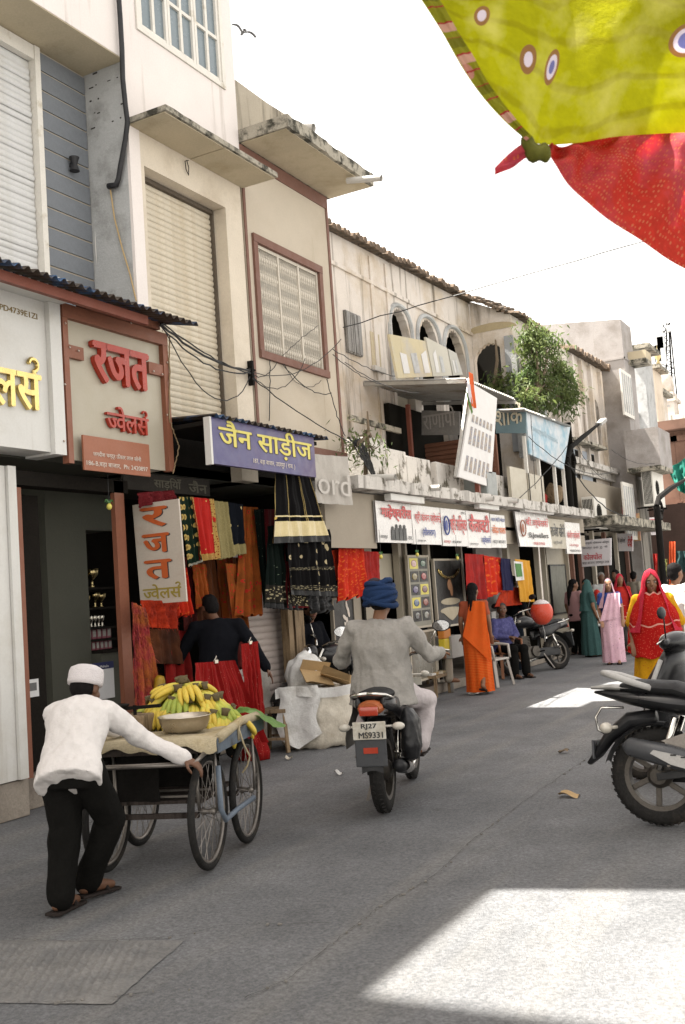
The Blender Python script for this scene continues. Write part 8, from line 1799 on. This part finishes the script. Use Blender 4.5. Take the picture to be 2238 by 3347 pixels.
person('man in white shirt and white cap pushing the banana cart', org, HM, J, SK2, [shirt(M_SHIRTW, .010, .98, .13, 1.0, .014, 1.0, loose=.005), trousers(M_TROUB, .014, 1.08, .014, 2.0, .99, top=.0), kufi, nape, sandals()], .009, curl=.9)
# --- turbaned rider
M_KURTA = mat('grey_kurta', (.265, .25, .228), .9, .08, 30, .9, 11); M_PYJ = mat('pale_lilac_pyjama', (.50, .45, .45), .9, .06, 6, .8, 12)
M_TURB = dots_mat('blue_turban_print', '#182c4c', '#4a6894', (26, 10), .2, jitter=1.0)
J = dict(hip=(0, .20, .87), chest=(.01, .19, 1.17), neck=(.01, .20, 1.36), head=(.03, .24, 1.49), yaw=.2, pitch=-.05, sL=(-.185, .21, 1.30), sR=(.205, .21, 1.30), eL=(-.32, .30, 1.07), wL=(-.36, .55, 1.05), eR=(.36, .30, 1.07), wR=(.39, .57, 1.07), kL=(-.24, .60, .70), aL=(-.20, .44, .40), tL=(-.21, .58, .37), kR=(.25, .60, .70), aR=(.21, .44, .40), tR=(.22, .58, .37), nL=(0, .3, -1), nR=(0, .3, -1))
def turban(t, g, T, rot):
    b = MB(); c = T(0, -.015, .06)
    b.ell(c, (.128, .140, .105), 24, 14); o = b.build('turban_core', M_TURB, t, True)
    for k in range(7):
        a = .5 * (k % 2) - .25 + .1 * k; b = MB(); r_ = .116 - .0009 * k * k; pts = []
        for j in range(28):
            q = 2 * math.pi * j / 28; pts.append(c + V((r_ * math.cos(q), r_ * 1.08 * math.sin(q), -.055 + .019 * k + .04 * math.sin(q + a * 5) + .006 * nz((math.cos(q) * 3, math.sin(q) * 3, k)))))
        b.tube(pts, .022, 8, closed=True); b.build('turban_wrap', M_TURB, t, True)
    b = MB(); b.ell(T(-.02, -.06, .15), (.05, .05, .03), 12, 8); b.build('turban_crown', mat('dark_turban_crown', (.04, .03, .035), .9, .2), t, True)
def kurta_tail(t, g, T, rot):
    b = MB(); b.add([], []); b.grid(lambda a, q: V((-.20 - .06 * q + .02 * math.sin(q * 6), .04 + .3 * a, .86 - .42 * q)), 8, 10); b.build('kurta_flap', M_KURTA, t, True)
rd = person('rider in grey kurta and blue turban seen from behind', (0, 0, 0), rider_h, J, SK1, [shirt(M_KURTA, .011, 1.12, .13, 1.0, .02, 5.0, 'kurta', loose=.05), kurta_tail, trousers(M_PYJ, .014, 1.15, .014, 6.0, .95, 'pyjama'), turban, nape, sandals()], .010, curl=1.1)
rd.location = bike.location
sb = thing('black_bag', 'black bag hanging at the right side of the ridden motorcycle', 'bag', bike.location + M.Rotation(rider_h, 3, 'Z') @ V((.22, .02, .55)), rider_h); b = MB(); b.loft([((0, 0, -.18), .05, .10), ((0, 0, -.1), .07, .15), ((0, .02, .08), .07, .15), ((-.02, .03, .17), .04, .08)], 16); fobj('bag', b, .014, M_BLKPL, sb, 2, folds(.012, 14, 10))
# --- shopkeeper in black jumper
M_JUMP = mat('black_knit_jumper', (.006, .0065, .009), .95, .15, 30, .3, 120)
ps = on_x(498, 1500, -5.95)
def stripe(t, g, T, rot):
    for k, mm in enumerate((M_PWHITE, M_BLUEPR)):
        p = g['sR'].lerp(g['eR'], .18 + .09 * k); d = (g['eR'] - g['sR']).normalized(); b = MB(); b.tube([p - d * .012, p + d * .012], .078, 14); b.build('sleeve_stripe', mm, t, True)
J = stand(1.66, hip=(0, .02, .90), chest=(.02, .08, 1.16), neck=(.0, .12, 1.36), head=(-.05, .18, 1.47), yaw=-.5, pitch=-.35, sL=(-.20, .10, 1.28), sR=(.22, .08, 1.28), eL=(-.34, .15, 1.06), wL=(-.44, .24, .88), eR=(.36, .02, 1.06), wR=(.47, .02, .84))
person('shopkeeper in black jumper with striped sleeve bending among the saris', (ps.x, ps.y, .06), R(36), J, SK2, [shirt(M_JUMP, .014, 1.1, .1, .98, .007, 7.0, 'jumper'), trousers(M_TROUB, .018), hair()], .011, curl=.35)
# --- women and bystanders
M_SORG = dots_mat('orange_striped_sari', '#c4460a', '#d9792a', (60, 3), .12, jitter=.4, stripe=[(1, 16, .14, '#d88a40')])
M_BLRED = mat('rust_blouse', (.28, .06, .025), .9, .15)
def sari(m, h, blouse, seed=0.0, hemr=.2, back=False):
    s = h / 1.6; pl = lambda a, k: (1 - .8 * k) * (.075 * math.sin(9 * a + seed + 1.5 * k) + .045 * math.sin(17 * a + 2 * seed - 2 * k))
    rings = [((.0, .0, .035 * s), hemr, hemr * .8), ((0, 0, .3 * s), hemr * .95, hemr * .8), ((0, 0, .6 * s), .19, .15), ((0, 0, .86 * s), .185, .14), ((0, 0, 1.0 * s), .155, .115), ((0, .005, 1.1 * s), .155, .12)]
    return [wrap(m, rings, 48, pl, 'sari_skirt', (3, 4)), shirt(blouse, .018, .95, .02, .28, .004, seed, 'blouse')]
g_ = on_z(1100, 1588, 0)
def pallu(m, s, seed=0.0, front=False, nm='sari_end'):
    y = .15 if front else -.15
    return sheet(m, [(.02 * s, y * .6, 1.36), (.20, y * .5, 1.34), (.21, y * 1.25, .55), (-.20, y * 1.3, .62)], 24, 22, .012, 4, nm, (2, 3), seed)
J = stand(1.60, yaw=.15, kL=(-.07, .05, .46), aL=(-.07, .0, .10), kR=(.07, .1, .48), aR=(.08, -.16, .16), tR=(.09, -.08, .05))
person('woman in orange striped sari walking away along the shops', (g_.x, g_.y, 0), R(10), J, SK1, sari(M_SORG, 1.6, M_BLRED, 1.0) + [sheet(M_SORG, [(-.02, -.13, 1.36), (.19, -.10, 1.33), (.225, -.17, .45), (-.15, -.19, .85)], 24, 22, .006, 2, 'sari_end', (2, 3), 1.0), hair(long=.32), sandals()], .016)
# pink sari, walking towards us
FC = lambda g: math.atan2(-(0 - g.x) * -1, 1) * 0 + math.pi + math.atan2(g.x, -g.y) * 0
def toward(g, off=0.0): return math.atan2(g.x, -g.y) + off     # facing the camera from g
M_SPNK = dots_mat('pale_pink_spotted_sari', '#cfaab6', '#3a3550', (9, 12), .15, jitter=.9, base2='#c39aa9')
g_ = on_z(1408, 1520, 0); M_BLUEB = mat('royal_blue_blouse', (.03, .06, .25), .8, .1)
J = stand(1.52, yaw=-.1, kL=(-.08, .08, .45), aL=(-.08, .08, .08), tL=(-.08, .22, .03), eL=(-.2, -.03, 1.0), wL=(-.2, .1, .80), eR=(.2, -.03, 1.0), wR=(.17, .12, .80))
person('woman in pale pink spotted sari walking towards us', (g_.x, g_.y, 0), toward(g_), J, SK3, sari(M_SPNK, 1.52, M_BLUEB, 2.0) + [veil(M_SPNK, .95, .40, .8, 'sari_veil'), sheet(M_SPNK, [(-.19, .12, 1.27), (.02, .14, 1.27), (.20, .15, .78), (-.16, .17, .82)], 20, 16, .008, 3, 'sari_front', (2, 2), 2.0), sandals()], .014, True)
# red veil and yellow dress, nearest woman
M_RVEIL = dots_mat('red_veil_cloth', '#b51a15', '#d8604a', (26, 20), .26, jitter=.7, trans=.3, stripe=[(1, 1.0, .05, '#e0a090')]); M_YDR = dots_mat('yellow_floral_dress', '#b8860f', '#a8401a', (16, 18), .22, jitter=.9, dot2='#7a6a1a')
M_PVEIL = dots_mat('pink_red_veil_cloth', '#c02a40', '#e08a8a', (40, 40), .18, jitter=.5, trans=.3)
g_ = on_z(1492, 1668, 0); g_ = V((-2.42, 11.35, 0))
def front_cape(t, g, T, rot):
    b = MB()
    def pl(a, k): return .03 * math.sin(8 * a) * (1 - k)
    def fn(a, q):
        th = -2.5 + 4.6 * a; z = 1.36 - q * (.58 + .10 * math.cos(th - .3)); r = .09 + .115 * min(1, q * 2.4) ** .6 + .035 * q + .012 * math.sin(th * 7 + q * 4) * q
        return V((r * 1.22 * math.sin(th) , r * .85 * math.cos(th) + .02, z)) * 1.0 + V((0, 0, .012 * math.sin(a * 40)))
    b.grid(fn, 50, 22, (3, 2)); b.grid(lambda a, q: fn(a, q) * .99, 50, 22, (3, 2), flip=True); b.build('veil_front', M_RVEIL, t, True)
J = stand(1.58, yaw=-.12, pitch=-.08, eL=(-.26, .0, 1.04), wL=(-.27, .05, .80), eR=(.25, .0, 1.05), wR=(.24, .10, .85), kL=(-.09, .08, .46), aL=(-.09, .06, .08))
person('woman in bright red veil and yellow floral dress, nearest on the right', (g_.x, g_.y, 0), toward(g_, .0), J, SK1, [shirt(M_YDR, .014, 1.1, .0, .55, .008, 9.0, 'dress_top'), wrap(M_YDR, [((0, 0, .42), .26, .21), ((0, 0, .7), .23, .18), ((0, 0, .95), .19, .15), ((0, 0, 1.15), .18, .135)], 44, lambda a, k: (1 - k) * .06 * math.sin(10 * a), 'dress_skirt', (3, 3)), trousers(mat('yellow_stripe_trousers', (.42, .26, .04), .9, .15, 9, .1, col2=(.35, .06, .04), mix=(.5, .55), cscale=7), .02, .95), veil(M_PVEIL, 1.05, .52, .75, 'veil', (3, 3), 1.1, .112), front_cape, sandals()], .011, True)
# group by the old house
M_TEAL = dots_mat('teal_grey_sari', '#34504e', '#5a7470', (30, 40), .2, jitter=1.0); M_PTOP = mat('dusty_pink_top', (.36, .20, .20), .9, .12)
g_ = on_z(1356, 1503, 0)
person('woman in teal grey sari with covered head, seen from the side', (g_.x, g_.y, 0), R(-40), stand(1.52, yaw=.2), SK1, sari(M_TEAL, 1.52, M_TEAL, 3.0, .23) + [veil(M_TEAL, .98, .5, .7, 'sari_veil', flare=.55), sandals()], .018)
g_ = on_z(1330, 1500, 0)
person('woman in dusty pink top with long dark hair beside the teal sari', (g_.x - .1, g_.y + .2, 0), R(-20), stand(1.56, yaw=.6), SK1, [shirt(M_PTOP, .018, .95, .14, .35, .006, 4.0), trousers(M_TROUB, .02), hair(long=.5), sandals()], .018)
for k, (u, v, d, h, lab, top, bot, extra, sk) in enumerate((
    (1355, 1495, .8, 1.55, 'dark haired woman peeping between the pink and teal women', M_FASC, M_TROUB, [hair(bun=True)], SK1),
    (1390, 1490, 1.5, 1.68, 'grey shirted man behind the pink sari woman', M_GREYCOL, M_TROUB, [hair(mat('grey_hair', (.2, .19, .18), .8, .2))], SK2),
    (1425, 1490, 2.0, 1.72, 'tall man with bushy black hair in the far crowd', M_JUMP, M_TROUB, [hair()], SK2),
    (1434, 1492, .4, 1.35, 'child in dark top at the right of the pink sari woman', M_NAVY, M_TROUB, [hair()], SK2),
    (1464, 1480, 4.0, 1.66, 'man in brown shirt in the far shop doorway', M_FASC, M_TROUB, [hair()], SK2),
    (1536, 1482, 3.0, 1.50, 'schoolgirl in pale blue shirt holding something at the far right', mat('pale_blue_shirt', (.42, .46, .52), .9, .08), mat('dark_green_skirt', (.03, .08, .06), .9, .1), [hair(long=.1)], SK1))):
    g_ = on_z(u, v, 0); e_ = (V((g_.x, g_.y, 0)) - V((0, 0, 0))).normalized() * d; g_ = V((g_.x + e_.x, g_.y + e_.y, 0))
    person(lab, g_, toward(g_, .5 * math.sin(k * 2.1)) + (0 if k not in (4,) else 2.0), stand(h, yaw=.3 * math.sin(k)), sk, [shirt(top, .02, .98, .12, .9, .006, k), trousers(bot, .022)] + extra, .02)
g_ = on_z(1419, 1500, 0)
person('woman in bright red veil behind the pink sari woman', (g_.x, g_.y + .5, 0), toward(g_, .3), stand(1.60), SK1, sari(M_RVEIL, 1.6, C_CRIM, 5.0) + [veil(M_PVEIL, 1.0, .6, .9)], .02)
g_ = on_z(1378, 1500, 0)
person('small child in red and white cap beside the teal sari woman', (g_.x, g_.y, 0), toward(g_, .6), stand(1.28), SK1, [shirt(M_PWHITE, .02, .85, .1, .6), trousers(M_TROUB, .02, .8), veil(C_CRIM, 1.0, .1, .9, 'cap')], .02)
g_ = V((-2.15, 12.9, 0)); g_ = on_y(1572, 1620, 12.6); g_.z = 0
person('person in white clothes at the right edge behind the red veil', g_, toward(g_, 2.4), stand(1.66), SK1, [shirt(M_SHIRTW, .016, 1.15, .45, 1.0, .01, 3.0, 'kurta'), trousers(M_SHIRTW, .018), hair()], .016)
# man in black by the motorcycle
g_ = on_z(1212, 1536, 0)
person('man in black shirt standing with his back to us by the parked motorcycle', (g_.x - .25, g_.y + .1, .0), R(-30), stand(1.72, head=(-.02, .08, 1.58), eL=(-.28, .02, 1.14), wL=(-.22, .2, 1.05), eR=(.28, .02, 1.14), wR=(.2, .2, .98)), SK2, [shirt(M_JUMP, .016, 1.1, .14, .5, .006, 2.0), trousers(mat('dark_jeans', (.02, .028, .04), .9, .15), .018), hair()], .016)
# seated man in blue checked shirt on a chair
M_BCHK = mat('blue_check_shirt', (.05, .05, .15), .9, .35, 30, .1, col2=(.09, .09, .22), cscale=22)
g_ = on_z(1158, 1552, 0); g_ = V((g_.x - .05, g_.y + .1, 0))
J = dict(hip=(0, 0, .50), chest=(0, .03, .80), neck=(0, .03, 1.0), head=(0, .06, 1.13), yaw=.5, sL=(-.17, .03, .94), sR=(.17, .03, .94), eL=(-.24, .1, .70), wL=(-.05, .25, .66), eR=(.24, .1, .70), wR=(.05, .27, .68), kL=(-.12, .40, .48), aL=(-.12, .42, .08), tL=(-.12, .56, .03), kR=(.12, .42, .48), aR=(.12, .40, .08), tR=(.12, .55, .03))
person('man in blue checked shirt sitting on a plastic chair', g_, R(-120), J, SK2, [shirt(M_BCHK, .016, 1.05, .06, .9, .007), trousers(M_TROUB, .018), hair(mat('grey_black_hair', (.06, .055, .05), .8, .2)), sandals()], .014, True)
def chair(lab, loc, rz, m):
    t = thing('plastic_chair', lab, 'chair', loc, rz); b = MB(); b.b2((-.22, -.2, .40), (.22, .22, .43), .01); b.build('seat', m, t)
    b = MB(); b.grid(lambda a, q: V(((a - .5) * .46, -.22 - .06 * q - .05 * math.cos((a - .5) * 2.6), .44 + .42 * q)), 10, 6); b.grid(lambda a, q: V(((a - .5) * .46, -.235 - .06 * q - .05 * math.cos((a - .5) * 2.6), .44 + .42 * q)), 10, 6, flip=True); b.build('backrest', m, t, True)
    for sx in (-1, 1):
        b = MB(); b.tube([(sx * .24, -.24, .62), (sx * .26, .0, .64), (sx * .25, .2, .62), (sx * .24, .22, .42)], .022, 8); b.build('armrest', m, t, True)
        for sy_ in (-1, 1): b = MB(); b.bar((sx * .25, sy_ * .25, 0), (sx * .2, sy_ * .19, .40), .05, .035); b.build('leg', m, t)
M_CHB = mat('brown_plastic', (.22, .09, .04), .5, .1); M_CHG = mat('grey_white_plastic', (.40, .37, .33), .5, .1)
chair('brown plastic chair under the man in blue checked shirt', g_, R(-120), M_CHB)
c_ = on_z(1135, 1572, 0); chair('grey white plastic chair right of the orange sari woman', (c_.x - .1, c_.y + .1, 0), R(-100), M_CHG)
# bespectacled man behind the sacks, person in the shop doorway
J2 = dict(J); J2['yaw'] = .3
g_ = on_x(715, 1600, -6.45); person('man with glasses sitting low behind the sacks', (g_.x, g_.y, .27), R(-100), J2, SK2, [shirt(M_JUMP, .018), trousers(M_TROUB, .02), hair(), lambda t, g, T, rot: [MB().tube([T(q * .03 + .024 * math.cos(a), .1, .008 + .02 * math.sin(a)) for a in [k * math.pi / 6 for k in range(12)]], .003, 5, closed=True).build('glasses', M_BLKPL, t) for q in (-1, 1)]], .014, True)
g_ = on_x(965, 1560, -6.55); person('person in dark shirt sitting in a doorway behind the mirror', (g_.x, g_.y, .14), R(-60), J2, SK1, [shirt(M_JUMP, .018, 1.0, .1, .4), trousers(M_FASC, .02), hair()], .016)
# ================================================================ GOODS AND POSTERS ALONG THE ROW
XP = SH0 + .42
def poster(name, lab, u0, vt, u1, vb, x, m, frame=None, cat='poster'):
    y0, y1 = on_x(u0, vb, x).y, on_x(u1, vb, x).y; z0, z1 = on_x(u0, vb, x).z, on_x(u0, vt, x).z
    t = thing(name, lab, cat, (x, y0, z0)); b = MB(); b.b2((-.03, 0, 0), (0, y1 - y0, z1 - z0)); b.build('panel', m, t)
    w, h = y1 - y0, z1 - z0
    if frame:
        for (a, c) in (((-.035, -.03, -.03), (.012, 0, h + .03)), ((-.035, w, -.03), (.012, w + .03, h + .03)), ((-.035, 0, h), (.012, w, h + .03)), ((-.035, 0, -.03), (.012, w, 0))): b = MB(); b.b2(a, c); b.build('frame', frame, t)
    return t, w, h
M_BLKBD = mat('black_poster', (.012, .011, .010), .4, .2)
t, w, h = poster('gem_chart', 'tall gem chart poster with coloured stones in a grid', 945, 1276, 990, 1436, XP, mat('cream_chart', (.22, .21, .17), .5, .08), M_ALU)
cols_ = ['#b08a86', '#1c4a30', '#6a5a1c', '#8a1a1c', '#3a2a5a', '#5a2a3a', '#26466a', '#7a3018', '#2a2a2a', '#6a6a60']
k = 0
for r_ in range(5):
    for c in range(2):
        yy, zz = w * (.06 + .47 * c), h * (.83 - .19 * r_); b = MB(); b.b2((.001, yy, zz), (.004, yy + w * .41, zz + h * .155)); b.build('chart_cell', M_BLKBD if (r_ + c) % 3 else M_YEL, t)
        b = MB(); b.ell((.006, yy + w * .205, zz + h * .078), (.006, w * .14, h * .052), 14, 8); b.build('gem', mat('gem_%d' % k, cols_[k], .2, .2, 20, 0, coat=.5), t, True); k += 1
t, w, h = poster('jewellery_board', 'black framed board with gold necklaces beside the gem chart', 1004, 1284, 1066, 1434, XP, M_BLKBD, M_ALU)
for j, (zz, ry_, rz_) in enumerate(((.86, .38, .10), (.84, .30, .07))):
    b = MB(); b.tube([V((.008, w * .5 + w * ry_ * math.sin(a), h * zz - h * rz_ * 1.4 * math.cos(a))) for a in [R(-95 + 19 * q) for q in range(11)]], .014, 6); b.build('necklace', M_GOLD, t, True)
b = MB(); b.lathe([(0, .01), (.09, .005)], (0, w * .5, h * .62), 14, 'X'); b.ell((.008, w * .55, h * .54), (.006, .06, .10), 12, 8); b.build('pendant', mat('copper_print', (.25, .13, .07), .5, .2), t)
for j, (zz, ww) in enumerate(((.36, .36), (.22, .40))):
    b = MB(); b.ell((.004, w * .5, h * zz), (.006, w * ww, h * .055), 20, 8); b.build('text_plate', mat('champagne_print', (.36, .31, .22), .5, .15), t)
b = MB(); b.prism([(.004, w * .18, h * .2), (.004, w * .82, h * .2), (.004, w * .62, h * .1), (.004, w * .5, h * .06), (.004, w * .38, h * .1)], (.004, 0, 0)); b.build('text_plate', MATS['champagne_print'], t)
t, w, h = poster('flower_poster', 'black poster with pale flowers left of the rider', 768, 1374, 814, 1474, XP - .1, M_BLKBD, M_FASC)
for j in range(9):
    b = MB(); b.ell((.004, w * (.25 + .5 * hash01(j, 1)), h * (.1 + .095 * j)), (.004, w * .11, h * .05), 9, 6, (hash01(j, 2) * 3, 0, 0)); b.build('printed_flower', M_LETW, t)
t, w, h = poster('notice_board', 'dark framed notice board on the pale shop wall by the balloon', 1268, 1296, 1302, 1405, SH0 + .24, mat('grey_board', (.17, .17, .14), .6, .2), M_BLKPL, 'board')
poster('white_door_strip', 'bright white door leaf behind the seated man', 1133, 1400, 1143, 1500, XP, M_PWHITE, None, 'door')
poster('shop_notice', 'pale notice hung in the shop behind the turban', 862, 1268, 905, 1330, XP - .25, M_SIGNB, None)
poster('glass_counter', 'glass counter front in the shop beside the rider', 945, 1452, 1000, 1560, XP + .1, mat('counter_glass', (.16, .15, .12), .2, .3, 6, 0, spec=.6), M_ALU, 'counter')
for k, (lab, pts, m_, x, am) in enumerate((
    ('large red shawl hanging behind the orange sari woman', ((1066, 1268), (1110, 1270), (1118, 1372), (1075, 1372)), C_CRIM, -6.05, .03),
    ('orange red cloth hanging right of the large red shawl', ((1108, 1272), (1150, 1278), (1158, 1352), (1118, 1368)), C_ORPAT, -6.02, .03),
    ('dark blue bordered cloth hanging beside the yellow one', ((1146, 1278), (1168, 1280), (1176, 1352), (1150, 1352)), mat('navy_cloth', (.02, .02, .05), .9, .2), -5.98, .02),
    ('golden yellow cloth hanging left of the balloon', ((1178, 1280), (1212, 1284), (1222, 1378), (1190, 1378)), mat('golden_cloth', (.52, .25, .02), .85, .12, 6, .2), -5.95, .025),
    ('red orange strip behind the navy cloth', ((1150, 1345), (1186, 1345), (1192, 1385), (1130, 1390)), C_ORAN, -6.06, .02))):
    drape('hung_cloth', lab, 'garment', q4(x, *pts), m_, am, 3, seed=80 + k)
t = thing('green_print_cloth', 'square cloth with green centre and white border on the yellow cloth', 'garment', on_x(1182, 1330, -5.9))
drape('border_cloth', None, None, q4(-5.9, (1176, 1285), (1196, 1287), (1200, 1328), (1181, 1330)), M_PWHITE, .004, 1, par=t); drape('green_centre', None, None, q4(-5.89, (1179, 1290), (1193, 1291), (1196, 1320), (1183, 1321)), mat('green_print', (.07, .18, .05), .8, .3, 30, 0), .004, 1, par=t)
# bags, boxes, benches on the shop edge
bgp = on_x(1012, 1490, -6.1); t = thing('carry_bag', 'orange and yellow carry bag hanging by the grey meter box', 'bag', bgp); b = MB(); b.b2((-.05, 0, 0), (.05, .26, .17), .012); b.build('bag_bottom', mat('yellow_bag', (.55, .42, .03), .6, .1), t); b = MB(); b.b2((-.05, 0, .172), (.05, .26, .31), .012); b.build('bag_top', mat('orange_bag', (.5, .18, .03), .6, .1), t); b = MB(); b.tube([(0, .06, .3), (0, .08, .42), (0, .18, .42), (0, .2, .3)], .006, 6); b.build('handle', M_PWHITE, t)
gx = on_z(1040, 1585, 0); t = thing('meter_box', 'grey box on a steel pole at the shop edge', 'box', (gx.x - .05, gx.y, 0)); b = MB(); b.b2((-.16, -.22, .52), (.16, .22, .85), .01); b.build('casing', mat('dull_grey_box', (.27, .26, .24), .6, .1), t); b = MB(); b.tube([(0, 0, 0), (0, 0, .52)], .05, 12); b.build('pole', M_TIN, t, True)
bz = on_z(990, 1592, 0); t = thing('low_bench', 'low wooden bench with folded papers at the shop edge', 'bench', (bz.x, bz.y, 0), R(5)); b = MB(); b.b2((-.2, -.35, .27), (.2, .35, .31)); b.build('bench_top', M_WOOD, t)
for sx in (-.17, .17):
    for sy_ in (-.32, .32): b = MB(); b.b2((sx - .02, sy_ - .02, 0), (sx + .02, sy_ + .02, .27)); b.build('leg', M_WOOD, t)
for k in range(4):
    o = MB().b2((-.13, -.1, 0), (.13, .1, .03)).build('folded_paper', [M_PWHITE, M_CARTON, M_PCREAM, M_JUTE][k], None, loc=(bz.x + .02, bz.y - .2 + .12 * k, .312 + (k % 2) * .002)); o.rotation_euler = (0, 0, .3 * k); tag(o, ['first white paper pad', 'brown card pad second', 'cream pad third', 'tan pad last'][k] + ' along the low bench', 'paper')
# lemon-and-chilli charms under the awnings
for k, (u, v, x, lab) in enumerate(((250, 1160, -6.1, 'in the jewellers doorway'), (872, 1275, -5.9, 'under the first banner of the row'), (955, 1270, -5.9, 'under the second banner of the row'), (1047, 1278, -5.9, 'under the third banner of the row'))):
    p = on_x(u, v, x); t = thing('lemon_charm', 'lemon and green chilli charm hanging ' + lab, 'charm', p); b = MB(); b.tube([(0, 0, .02), (0, 0, .35)], .003, 5); b.build('thread', M_WIRE, t); b = MB(); b.ell((0, 0, 0), (.025, .025, .03), 10, 8); b.build('lemon', M_YEL, t, True); b = MB(); [b.tube([(0, 0, .03), (.0, .04 * math.cos(a), .06), (0, .06 * math.cos(a), .03)], [.006, .007, .002], 5) for a in (0, 1.2, 2.2, 3.1)]; b.build('chillies', mat('chilli_green', (.04, .13, .03), .4, .1), t)
# litter on the road
for k, (u, v, lab, m_, s) in enumerate(((1303, 1822, 'dry brown leaf on the road left of the large motorcycle', M_CARTON, .09), (775, 1772, 'scrap of white paper on the road near the sack', M_PWHITE, .05), (660, 1738, 'crumpled pale scrap beside the cream sack', M_PCREAM, .05), (1085, 1590, 'strip of white paper at the shop edge by the orange sari', M_PWHITE, .12), (1290, 1722, 'thin twig on the road near the bike wheel', M_BARK, .06))):
    p = on_z(u, v, .006); b = MB(); b.grid(lambda a, q: V(((a - .5) * s * 1.6, (q - .5) * s, .012 * math.sin(a * 5 + k) + .01 * math.cos(q * 6 + a * 3) + .014)), 6, 5); tag(b.build('litter_scrap', m_, None, True, loc=p), lab, 'litter')
